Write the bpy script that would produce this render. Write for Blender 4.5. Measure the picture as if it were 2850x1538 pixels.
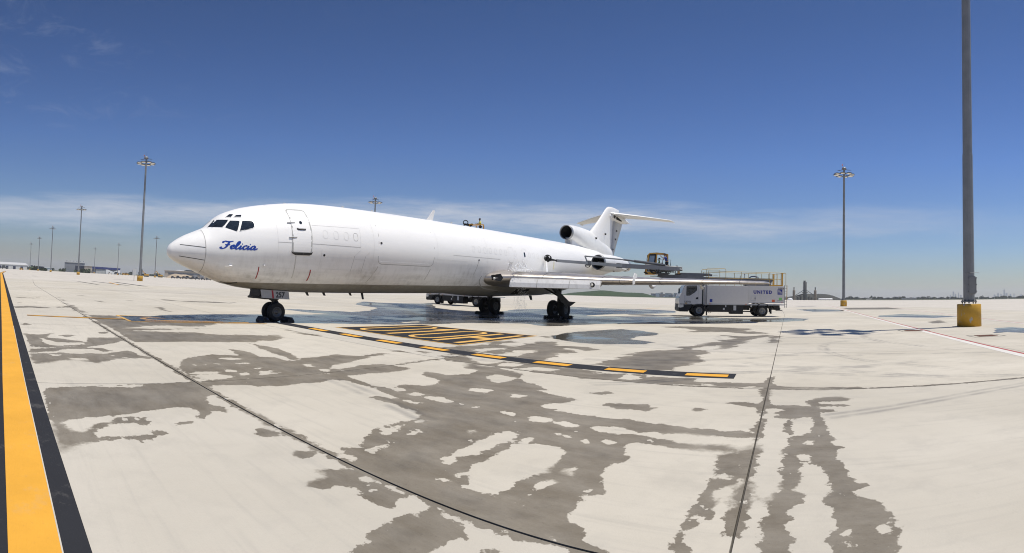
import bpy, bmesh, math, random
import numpy as np
from mathutils import Vector, Matrix

random.seed(7)
rng = np.random.default_rng(7)
R = math.radians
SC = bpy.context.scene
COL = SC.collection
for o in list(bpy.data.objects):
    bpy.data.objects.remove(o)

# ------------------------------------------------------------------ camera, sky, sun, exposure
CAMH = 1.671
TILT, TILT0, FOC = 0.0538, -0.8295, 1357.0
nrm = Vector((TILT * math.cos(TILT0), -TILT * math.sin(TILT0), 1.0)).normalized()   # world up seen by the leaning camera
fw = Vector((0, 1, 0)); fw = (fw - nrm * fw.dot(nrm)).normalized()
rt = fw.cross(nrm)
MW = Matrix((rt, fw, nrm))                      # camera (right, forward, up) -> world
cam_d = bpy.data.cameras.new('camera')
cam = bpy.data.objects.new('camera', cam_d); COL.objects.link(cam)
r_, f_, u_ = MW @ Vector((1, 0, 0)), MW @ Vector((0, 1, 0)), MW @ Vector((0, 0, 1))
cam.matrix_world = Matrix((( r_.x, u_.x, -f_.x, 0), (r_.y, u_.y, -f_.y, 0), (r_.z, u_.z, -f_.z, CAMH), (0, 0, 0, 1)))
cam_d.type = 'PANO'                              # the photograph is a swept phone panorama: a cylinder of 120 degrees
cam_d.panorama_type = 'CENTRAL_CYLINDRICAL'
cam_d.central_cylindrical_range_u_min = -1425.0 / FOC
cam_d.central_cylindrical_range_u_max = 1425.0 / FOC
cam_d.central_cylindrical_range_v_min = -(1538 - 758.5) / FOC
cam_d.central_cylindrical_range_v_max = 758.5 / FOC
cam_d.central_cylindrical_radius = 1.0
cam_d.clip_start = 0.05
cam_d.clip_end = 40000
SC.camera = cam

SUN_EL, SUN_AZ = R(73.0), R(104.0)               # azimuth clockwise from +Y
sd = Vector((math.sin(SUN_AZ) * math.cos(SUN_EL), math.cos(SUN_AZ) * math.cos(SUN_EL), math.sin(SUN_EL)))
sun_d = bpy.data.lights.new('sun', 'SUN'); sun_d.energy = 4.2; sun_d.angle = R(0.53); sun_d.color = (1.0, 0.945, 0.855)
sun = bpy.data.objects.new('sun', sun_d); COL.objects.link(sun)
sun.rotation_euler = sd.to_track_quat('Z', 'Y').to_euler(); sun.location = (0, 0, 60)

SC.view_settings.view_transform = 'Standard'
SC.view_settings.look = 'None'
SC.view_settings.exposure = 0.16
SC.view_settings.gamma = 1.0
SC.view_settings.use_curve_mapping = False
SC.render.engine = 'CYCLES'
SC.cycles.max_bounces = 8
SC.cycles.volume_bounces = 1
SC.cycles.use_denoising = True
SC.cycles.pixel_filter_type = 'BLACKMAN_HARRIS'
SC.cycles.filter_width = 1.05


class NT:
    """small helper round a node tree"""
    def __init__(s, tree): s.t = tree; s.n = tree.nodes; s.l = tree.links
    def a(s, kind, props=None, **ins):
        nd = s.n.new(kind)
        for k, v in (props or {}).items(): setattr(nd, k, v)
        for k, v in ins.items(): s.set(nd, k, v)
        return nd
    def set(s, nd, k, v):
        sock = nd.inputs[int(k[1:])] if k[0] == 'i' and k[1:].isdigit() else nd.inputs[k.replace('_', ' ')]
        if hasattr(v, 'bl_idname') and hasattr(v, 'outputs'): v = v.outputs[0]
        if isinstance(v, bpy.types.NodeSocket): s.l.new(v, sock)
        else: sock.default_value = v
    def math(s, op, a, b=0.0, c=None, clamp=False):
        nd = s.a('ShaderNodeMath', {'operation': op, 'use_clamp': clamp}, i0=a, i1=b)
        if c is not None: s.set(nd, 'i2', c)
        return nd.outputs[0]
    def smooth(s, x, lo, hi):
        nd = s.a('ShaderNodeMapRange', {'interpolation_type': 'SMOOTHSTEP'}, Value=x, From_Min=lo, From_Max=hi)
        return nd.outputs[0]
    def lin(s, x, lo, hi, a=0.0, b=1.0):
        nd = s.a('ShaderNodeMapRange', {}, Value=x, From_Min=lo, From_Max=hi, To_Min=a, To_Max=b)
        return nd.outputs[0]
    def mix(s, f, a, b, mode='MIX'):
        nd = s.n.new('ShaderNodeMix'); nd.data_type = 'RGBA'; nd.blend_type = mode
        for i, v in ((0, f), (6, a), (7, b)):
            if hasattr(v, 'bl_idname') and hasattr(v, 'outputs'): v = v.outputs[0]
            if isinstance(v, bpy.types.NodeSocket): s.l.new(v, nd.inputs[i])
            else: nd.inputs[i].default_value = v if i == 0 else (tuple(v) + (1,))[:4]
        return nd.outputs[2]
    def noise(s, vec, scale, detail=4, rough=0.55, dist=0.0):
        nd = s.a('ShaderNodeTexNoise', {}, Scale=scale, Detail=detail, Roughness=rough, Distortion=dist)
        if vec is not None: s.set(nd, 'Vector', vec)
        return nd.outputs[0]
    def map(s, vec, scale=(1, 1, 1), rot=(0, 0, 0), loc=(0, 0, 0)):
        nd = s.a('ShaderNodeMapping', {}, Scale=scale, Rotation=rot, Location=loc); s.set(nd, 'Vector', vec)
        return nd.outputs[0]


world = bpy.data.worlds.new('World'); SC.world = world; world.use_nodes = True
w = NT(world.node_tree); w.n.clear()
sky = w.a('ShaderNodeTexSky', {'sky_type': 'NISHITA', 'sun_disc': False, 'sun_elevation': SUN_EL, 'sun_rotation': SUN_AZ,
                               'altitude': 200.0, 'air_density': 1.0, 'dust_density': 0.7, 'ozone_density': 1.6})
tc = w.a('ShaderNodeTexCoord')
sep = w.a('ShaderNodeSeparateXYZ', {}, Vector=tc.outputs['Generated'])
az = w.math('ARCTAN2', sep.outputs[0], sep.outputs[1])
el = w.math('ARCSINE', sep.outputs[2])
# the phone's picture has a deeper, purer blue overhead than the plain model sky
ramp = w.a('ShaderNodeValToRGB', {}, Fac=w.lin(el, 0.0, 0.55)); cr = ramp.color_ramp
cr.elements[0].position = 0.0; cr.elements[0].color = (0.66, 0.635, 0.60, 1)
cr.elements[1].position = 1.0; cr.elements[1].color = (0.24, 0.385, 0.625, 1)
for p_, c_ in ((0.07, (0.60, 0.63, 0.67)), (0.18, (0.54, 0.65, 0.80)), (0.50, (0.395, 0.575, 0.885)), (0.75, (0.305, 0.47, 0.76))): e_ = cr.elements.new(p_); e_.color = c_ + (1,)
skyc = w.mix(1.0, sky.outputs[0], ramp.outputs[0], 'MULTIPLY')
side = w.a('ShaderNodeCombineXYZ', {}, X=w.lin(az, -1.1, 1.1, 0.95, 1.10), Y=w.lin(az, -1.1, 1.1, 0.93, 1.10), Z=w.lin(az, -1.1, 1.1, 0.92, 1.10)).outputs[0]
skyc = w.mix(1.0, skyc, side, 'MULTIPLY')
smog = w.math('MULTIPLY', w.smooth(el, 0.13, 0.0), w.lin(az, -1.1, -0.2, 0.75, 0.05))
skyc = w.mix(smog, skyc, w.mix(1.0, skyc, (0.74, 0.69, 0.72), 'MULTIPLY'))     # murky air low on the left
# thin cirrus: one long band low over the horizon, a fainter one above it, wisps higher up
vec = w.a('ShaderNodeCombineXYZ', {}, X=az, Y=el, Z=0.0).outputs[0]
n1 = w.noise(w.map(vec, (1.3, 9.0, 1)), 2.2, 6, 0.62, 0.4)
n2 = w.noise(w.map(vec, (3.5, 30.0, 1), (0, 0, 0.05)), 2.0, 7, 0.65, 0.6)
elw = w.math('ADD', w.math('ADD', el, w.lin(n1, 0.25, 0.75, -0.022, 0.022)), w.lin(az, -1.05, -0.1, 0.036, 0.0))
band = w.math('MULTIPLY', w.smooth(elw, 0.112, 0.150), w.math('SUBTRACT', 1.0, w.smooth(elw, 0.148, 0.195)))
band2 = w.math('MULTIPLY', w.smooth(elw, 0.075, 0.087), w.math('SUBTRACT', 1.0, w.smooth(elw, 0.092, 0.112)))
bandm = w.math('ADD', w.math('MULTIPLY', band, w.lin(n2, 0.25, 0.66, 0.30, 1.0)), w.math('MULTIPLY', band2, w.lin(n2, 0.35, 0.75, 0.0, 0.22)))
bandm = w.math('MULTIPLY', bandm, w.lin(az, 0.35, 1.0, 1.0, 0.10))
n3 = w.noise(w.map(vec, (2.5, 7.0, 1), (0, 0, -0.12)), 2.6, 7, 0.66, 0.9)
wisp = w.math('MULTIPLY', w.math('MULTIPLY', w.smooth(n3, 0.50, 0.78), 0.16),
              w.math('MULTIPLY', w.smooth(el, 0.24, 0.32), w.lin(az, -0.95, -0.55, 1.0, 0.05)))
cl = w.math('MULTIPLY', w.math('ADD', bandm, wisp, clamp=True), 0.92)
skyc = w.mix(cl, skyc, (4.7, 5.1, 5.9))
bg = w.a('ShaderNodeBackground', {}, Color=skyc, Strength=0.10)
w.l.new(bg.outputs[0], w.a('ShaderNodeOutputWorld').inputs['Surface'])


# ------------------------------------------------------------------ materials
def newmat(name):
    m = bpy.data.materials.new(name); m.use_nodes = True
    t = NT(m.node_tree); t.n.clear()
    b = t.a('ShaderNodeBsdfPrincipled'); o = t.a('ShaderNodeOutputMaterial')
    t.l.new(b.outputs[0], o.inputs[0])
    return m, t, b


def MAT(name, col, rough=0.5, metal=0.0, var=0.10, scale=6.0, bump=0.0, coat=0.0, spec=0.5, dirt=0.0, dcol=(0.16, 0.14, 0.11)):
    m, t, b = newmat(name)
    co = t.a('ShaderNodeTexCoord').outputs['Object']
    n = t.noise(co, scale, 5, 0.6)
    c = t.mix(t.lin(n, 0.3, 0.7), tuple(x * (1 - var) for x in col), tuple(min(1, x * (1 + var)) for x in col))
    if dirt:
        d = t.noise(t.map(co, (1, 1, 0.3)), scale * 1.7, 6, 0.7)
        c = t.mix(t.math('MULTIPLY', t.smooth(d, 0.48, 0.75), dirt), c, dcol)
    t.set(b, 'Base_Color', c); b.inputs['Metallic'].default_value = metal
    t.set(b, 'Roughness', t.lin(n, 0.25, 0.75, max(0.02, rough * 0.85), min(1, rough * 1.15)))
    b.inputs['Coat Weight'].default_value = coat; b.inputs['Specular IOR Level'].default_value = spec
    if bump:
        t.set(b, 'Normal', t.a('ShaderNodeBump', {}, Strength=bump, Distance=0.02, Height=t.noise(co, scale * 6, 4)))
    return m


m_white = MAT('white_paint', (0.79, 0.78, 0.755), 0.35, var=0.03, coat=0.15)
m_whitedirty = MAT('white_paint_worn', (0.72, 0.71, 0.69), 0.4, var=0.05, dirt=0.25, scale=2.5)
m_rudder_shade = MAT('rudder_shade_grey', (0.50, 0.50, 0.50), 0.45, var=0.04)  # grey carries the shading of the fin's aft half as paint
m_grey_paint = MAT('grey_paint', (0.46, 0.47, 0.48), 0.45, var=0.05)
m_seam = MAT('panel_gap', (0.40, 0.39, 0.37), 0.7)
m_faint = MAT('panel_gap_painted', (0.69, 0.68, 0.655), 0.6)
m_glass = MAT('dark_glass', (0.015, 0.02, 0.026), 0.05, var=0.3, spec=0.7)
m_rubber = MAT('tyre_rubber', (0.010, 0.010, 0.0105), 0.8, var=0.25, bump=0.15)
m_rim = MAT('wheel_rim_metal', (0.10, 0.10, 0.098), 0.4, 0.6, dirt=0.4)
m_black = MAT('black_plastic', (0.010, 0.010, 0.011), 0.6, var=0.2)
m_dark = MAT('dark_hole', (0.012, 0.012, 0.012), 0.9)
m_strut = MAT('grimy_gear_steel', (0.028, 0.027, 0.026), 0.55, 0.2, dirt=0.4)
m_alu = MAT('bare_aluminium', (0.50, 0.455, 0.405), 0.36, 0.75, var=0.10, scale=3, dirt=0.25)
m_rim2 = MAT('truck_rim_metal', (0.24, 0.24, 0.235), 0.45, 0.5, dirt=0.3)
m_lip = MAT('intake_lip_metal', (0.33, 0.33, 0.33), 0.4, 0.6)
m_gdoor = MAT('gear_door_paint', (0.33, 0.33, 0.33), 0.45, dirt=0.25)
m_red = MAT('red_paint', (0.30, 0.012, 0.02), 0.5)
m_blue = MAT('blue_lettering', (0.008, 0.045, 0.30), 0.4)
m_navy = MAT('navy_lettering', (0.012, 0.02, 0.24), 0.4)
m_steel = MAT('galvanised_steel', (0.22, 0.228, 0.235), 0.5, 0.35, var=0.12, scale=1.5, dirt=0.25)
m_steeld = MAT('dark_steel', (0.10, 0.105, 0.115), 0.5, 0.3, var=0.15, dirt=0.3)
m_boom = MAT('grey_boom_paint', (0.13, 0.135, 0.15), 0.5, 0.1, var=0.12, dirt=0.3)
m_yel = MAT('yellow_machine_paint', (0.66, 0.34, 0.035), 0.45, dirt=0.2)
m_rail = MAT('yellow_rail_paint', (0.50, 0.34, 0.09), 0.5, dirt=0.15)
m_truck = MAT('truck_white_paint', (0.64, 0.61, 0.575), 0.35, var=0.03, coat=0.2)
m_orange = MAT('orange_placard', (0.62, 0.12, 0.04), 0.5)
m_green = MAT('green_placard', (0.22, 0.56, 0.16), 0.5)
m_hivis = MAT('hivis_green_cloth', (0.30, 0.46, 0.05), 0.8)
m_hiyel = MAT('hivis_yellow_cloth', (0.70, 0.66, 0.10), 0.8)
m_bluecloth = MAT('blue_cloth', (0.015, 0.05, 0.28), 0.85)
m_darkcloth = MAT('dark_cloth', (0.03, 0.033, 0.045), 0.9)
m_skin = MAT('skin', (0.36, 0.20, 0.13), 0.55)
m_skind = MAT('skin_dark', (0.10, 0.052, 0.035), 0.5)
m_hair = MAT('hair', (0.02, 0.016, 0.014), 0.7)
m_hose = MAT('blue_hose', (0.02, 0.05, 0.12), 0.6)
m_lens = MAT('lamp_lens', (0.70, 0.68, 0.62), 0.3)
m_lampback = MAT('lamp_housing', (0.10, 0.11, 0.13), 0.5, 0.3)
m_tape = MAT('yellow_strap', (0.70, 0.62, 0.20), 0.7)

# base of the light masts: yellow paint chipped down to concrete
m_base, t, b = newmat('chipped_yellow_concrete')
co = t.a('ShaderNodeTexCoord').outputs['Object']
n = t.noise(t.map(co, (1, 1, 0.55)), 2.6, 6, 0.62)
chip = t.smooth(n, 0.615, 0.625)
yc = t.mix(t.noise(co, 5.0, 5), (0.44, 0.235, 0.018), (0.58, 0.33, 0.03))
t.set(b, 'Base_Color', t.mix(chip, yc, (0.36, 0.36, 0.35))); b.inputs['Roughness'].default_value = 0.6
t.set(b, 'Normal', t.a('ShaderNodeBump', {}, Strength=0.3, Distance=0.01, Height=t.math('SUBTRACT', t.noise(co, 30, 3), chip)))

# fuselage skin: white paint, grey belly, grime runs plus painted shade on the lower half
m_fus, t, b = newmat('aircraft_skin')
co = t.a('ShaderNodeTexCoord').outputs['Object']
sp = t.a('ShaderNodeSeparateXYZ', {}, Vector=co)
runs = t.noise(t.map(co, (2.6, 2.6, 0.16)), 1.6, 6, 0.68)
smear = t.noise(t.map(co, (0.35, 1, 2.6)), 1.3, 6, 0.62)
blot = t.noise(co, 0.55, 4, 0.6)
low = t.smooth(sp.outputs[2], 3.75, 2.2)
dirt = t.math('MULTIPLY', low, t.math('ADD', t.math('MULTIPLY', t.smooth(runs, 0.40, 0.78), 0.50), t.math('MULTIPLY', t.smooth(smear, 0.34, 0.70), 0.48)))  # real grime, deepened to put the lower lobe's shade into the colour
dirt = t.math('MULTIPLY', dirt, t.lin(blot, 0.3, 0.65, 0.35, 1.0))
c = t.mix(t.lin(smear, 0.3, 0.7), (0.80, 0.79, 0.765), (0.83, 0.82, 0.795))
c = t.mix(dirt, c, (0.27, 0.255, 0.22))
bel = t.smooth(t.math('ADD', sp.outputs[2], t.lin(t.noise(co, 1.5, 3), 0, 1, -0.012, 0.012)), 2.135, 2.115)
c = t.mix(bel, c, t.mix(t.lin(runs, 0.3, 0.7), (0.20, 0.185, 0.155), (0.29, 0.275, 0.24)))
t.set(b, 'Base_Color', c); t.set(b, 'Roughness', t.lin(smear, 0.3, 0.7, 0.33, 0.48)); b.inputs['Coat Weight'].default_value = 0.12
t.set(b, 'Normal', t.a('ShaderNodeBump', {}, Strength=0.10, Distance=0.02, Height=t.noise(t.map(co, (1.1, 2, 2)), 1.2, 2)))


def wet_ground(name, marking=None):
    """concrete (or road paint) that darkens where damp and mirrors the sky where water stands"""
    m, t, b = newmat(name)
    co = t.a('ShaderNodeTexCoord').outputs['Object']
    ge = t.a('ShaderNodeNewGeometry').outputs['Position']
    g = t.map(ge, (1, 1, 1), (0, 0, R(31.5)))          # along the slab grid
    wet = t.a('ShaderNodeAttribute', {'attribute_name': 'wet'}).outputs['Fac']
    pud = t.a('ShaderNodeAttribute', {'attribute_name': 'pud'}).outputs['Fac']
    skid = t.a('ShaderNodeAttribute', {'attribute_name': 'skid'}).outputs['Fac']
    nb = t.noise(ge, 0.22, 5, 0.6)
    nm = t.noise(ge, 1.7, 6, 0.65)
    nf = t.noise(ge, 26.0, 4, 0.7)
    br = t.noise(t.map(g, (0.6, 9.0, 1)), 1.0, 5, 0.6)   # broom finish and long faint drag stains
    if marking is None:
        c = t.mix(t.lin(nb, 0.32, 0.68), (0.455, 0.416, 0.340), (0.565, 0.522, 0.440))
        c = t.mix(t.math('MULTIPLY', t.smooth(t.noise(ge, 0.75, 6, 0.7, 0.8), 0.50, 0.70), 0.30), c, (0.39, 0.358, 0.30))
        c = t.mix(t.math('MULTIPLY', t.smooth(nm, 0.46, 0.74), 0.42), c, (0.38, 0.352, 0.30))
        c = t.mix(t.math('MULTIPLY', t.smooth(br, 0.50, 0.76), 0.30), c, (0.33, 0.31, 0.27))
        c = t.mix(t.math('MULTIPLY', t.smooth(nf, 0.60, 0.72), 0.16), c, (0.26, 0.245, 0.22))
        oi = t.a('ShaderNodeObjectInfo')
        c = t.mix(t.lin(oi.outputs['Random'], 0, 1, 0.0, 0.26), c, (0.36, 0.35, 0.33))
        grit = t.smooth(t.a('ShaderNodeTexVoronoi', {'feature': 'DISTANCE_TO_EDGE'}, Scale=1.7, Vector=t.map(ge, (1, 1, 1))).outputs[0], 0.0, 0.5)
        sk = t.math('MULTIPLY', t.math('MULTIPLY', skid, t.smooth(t.noise(t.map(g, (1, 1, 1)), 1.2, 4, 0.6), 0.30, 0.66)), 0.62)
        c = t.mix(sk, c, (0.17, 0.165, 0.16))
        damp_k = 0.42
    else:
        wear = t.smooth(t.noise(ge, 3.0, 7, 0.7), 0.56, 0.66)
        c = t.mix(t.lin(nm, 0.3, 0.7), tuple(x * 0.92 for x in marking), tuple(x * 1.08 for x in marking))
        c = t.mix(t.math('MULTIPLY', wear, 0.10), c, (0.36, 0.34, 0.30))
        c = t.mix(t.math('MULTIPLY', t.smooth(nf, 0.60, 0.74), 0.12), c, (0.10, 0.09, 0.08))
        damp_k = 0.75
    n1 = t.noise(ge, 4.6, 6, 0.62, 0.2)
    soft = t.math('MULTIPLY', t.smooth(t.noise(ge, 0.62, 3), 0.52, 0.74), 0.12)
    wv = t.math('ADD', wet, t.lin(n1, 0.2, 0.8, -0.075, 0.075))
    wv = t.math('ADD', wv, t.lin(t.noise(ge, 12.0, 5, 0.65), 0.2, 0.8, -0.04, 0.04))
    far = t.smooth(t.a('ShaderNodeSeparateXYZ', {}, Vector=ge).outputs[1], 9.0, 14.0)
    wv = t.math('ADD', wv, t.math('MULTIPLY', far, t.lin(t.noise(t.map(ge, (0.55, 1.5, 1)), 1.3, 6, 0.68), 0.25, 0.75, -0.42, 0.36)))
    isl = t.smooth(t.noise(ge, 3.4, 4, 0.55), 0.66, 0.72)
    wv = t.math('SUBTRACT', wv, t.math('MULTIPLY', isl, 0.30))
    wf = t.a('ShaderNodeMapRange', {'interpolation_type': 'SMOOTHSTEP'}, Value=wv, From_Min=t.math('SUBTRACT', -0.007, soft), From_Max=t.math('ADD', 0.007, soft)).outputs[0]
    pn = t.noise(t.map(g, (0.8, 0.8, 1)), 0.8, 6, 0.6)
    pf = t.smooth(t.math('ADD', pud, t.lin(pn, 0.25, 0.75, -0.16, 0.38)), -0.03, 0.06)
    anywet = t.math('MAXIMUM', wf, pf)
    dry_streak = t.lin(t.noise(t.map(g, (1.0, 1.7, 1)), 1.3, 6, 0.68), 0.35, 0.75, 1.0, 0.70)
    damp = t.mix(1.0, c, (0.335, 0.308, 0.268) if marking is None else (damp_k,) * 3, 'MULTIPLY')
    core = t.smooth(t.math('ADD', wet, t.lin(nm, 0.25, 0.75, -0.35, 0.35)), 0.05, 0.6)
    damp = t.mix(core, damp, t.mix(1.0, damp, (0.80, 0.805, 0.82), 'MULTIPLY'))
    damp = t.mix(t.math('MULTIPLY', t.smooth(nf, 0.58, 0.68), 0.45), damp, t.mix(1.0, damp, (0.62, 0.60, 0.58), 'MULTIPLY'))
    pool = t.mix(1.0, c, (0.20, 0.20, 0.20) if marking is None else (0.7, 0.7, 0.7), 'MULTIPLY')
    col = t.mix(t.math('MULTIPLY', wf, dry_streak), c, damp)
    col = t.mix(pf, col, pool)
    t.set(b, 'Base_Color', col)
    rough = t.math('ADD', 0.88, t.math('MULTIPLY', wf, -0.30))
    calm = t.smooth(t.noise(ge, 0.15, 4, 0.6), 0.47, 0.58)            # still water here, wind-ruffled film there
    pr = t.math('MULTIPLY', t.lin(t.noise(t.map(g, (0.5, 2.5, 1)), 1.3, 5, 0.65), 0.34, 0.66, 0.06, 0.42), t.math('SUBTRACT', 1.0, t.math('MULTIPLY', calm, 0.9)))
    rough = t.a('ShaderNodeMix', {'data_type': 'FLOAT'}, i0=pf, i2=rough, i3=pr).outputs[0]
    t.set(b, 'Roughness', rough)
    b.inputs['IOR'].default_value = 1.34
    t.set(b, 'Specular_IOR_Level', t.math('ADD', 0.32, t.math('MULTIPLY', anywet, 0.18)))
    hb = t.math('ADD', t.math('MULTIPLY', t.noise(t.map(g, (3, 60, 1)), 1.0, 3), 0.7), t.math('MULTIPLY', nf, 0.6))
    bs = t.math('SUBTRACT', 0.42, t.math('MULTIPLY', pf, 0.42))
    bm = t.a('ShaderNodeBump', {}, Distance=0.01, Height=hb); t.set(bm, 'Strength', bs)
    rip = t.a('ShaderNodeBump', {}, Distance=0.035, Height=t.noise(t.map(g, (1.0, 1.4, 1)), 5.5, 3, 0.5)); t.set(rip, 'Strength', t.math('MULTIPLY', pf, t.lin(calm, 0.0, 1.0, 1.0, 0.06))); t.set(rip, 'Normal', bm)
    t.set(b, 'Normal', rip)
    return m


m_conc = wet_ground('concrete_paving')
m_yline = wet_ground('yellow_road_paint', (0.66, 0.335, 0.045))
m_ydust = wet_ground('dusty_yellow_road_paint', (0.62, 0.37, 0.11))
m_bline = wet_ground('black_road_paint', (0.026, 0.027, 0.031))
m_wline = wet_ground('white_road_paint', (0.60, 0.58, 0.54))
m_rline = wet_ground('red_road_paint', (0.36, 0.095, 0.095))
m_sealant = MAT('joint_sealant', (0.055, 0.05, 0.045), 0.8, var=0.3, scale=3)
m_rust = MAT('rusty_cast_iron', (0.17, 0.075, 0.045), 0.8, var=0.3, bump=0.4)

# grass and earth beyond the apron
m_terrain, t, b = newmat('grass_and_earth')
ge = t.a('ShaderNodeNewGeometry').outputs['Position']
c = t.mix(t.smooth(t.noise(ge, 0.006, 6, 0.6), 0.4, 0.62), (0.055, 0.075, 0.030), (0.16, 0.14, 0.095))
t.set(b, 'Base_Color', c); b.inputs['Roughness'].default_value = 0.95
m_hill = MAT('mown_grass', (0.021, 0.046, 0.010), 0.95, var=0.25, scale=0.05)
m_mound = MAT('dark_spoil_heap', (0.035, 0.036, 0.03), 0.95, var=0.4, scale=0.09)
m_sand = MAT('sand_heap', (0.36, 0.29, 0.21), 0.95, var=0.15, scale=0.2)
m_tree = MAT('far_foliage', (0.028, 0.045, 0.022), 0.95, var=0.5, scale=0.12)
m_trunk = MAT('tree_bark', (0.07, 0.05, 0.035), 0.95)
m_tan = MAT('tan_wall', (0.36, 0.32, 0.27), 0.8, scale=0.3)
m_palewall = MAT('pale_metal_wall', (0.48, 0.49, 0.48), 0.6, scale=0.3)
m_greywall = MAT('grey_metal_wall', (0.22, 0.23, 0.25), 0.6, scale=0.3)
m_navywall = MAT('navy_metal_wall', (0.02, 0.026, 0.055), 0.5)
m_blueroof = MAT('blue_hangar_fascia', (0.02, 0.035, 0.16), 0.5)
m_roofw = MAT('white_roof', (0.80, 0.80, 0.79), 0.5)
m_roofd = MAT('dark_roof', (0.07, 0.085, 0.11), 0.6)
m_silo = MAT('silo_concrete', (0.17, 0.14, 0.105), 0.8, scale=0.4, dirt=0.3)
m_tower = MAT('plant_steel', (0.045, 0.05, 0.05), 0.6, scale=0.3, dirt=0.4)
m_concf = MAT('far_tower', (0.30, 0.31, 0.33), 0.8)
m_digger = MAT('digger_yellow', (0.50, 0.28, 0.05), 0.6)

# water drops, spray
m_drops, t, b = newmat('water_drops')
b.inputs['Base Color'].default_value = (0.95, 0.96, 0.97, 1); b.inputs['Roughness'].default_value = 0.25; b.inputs['IOR'].default_value = 1.33


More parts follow.
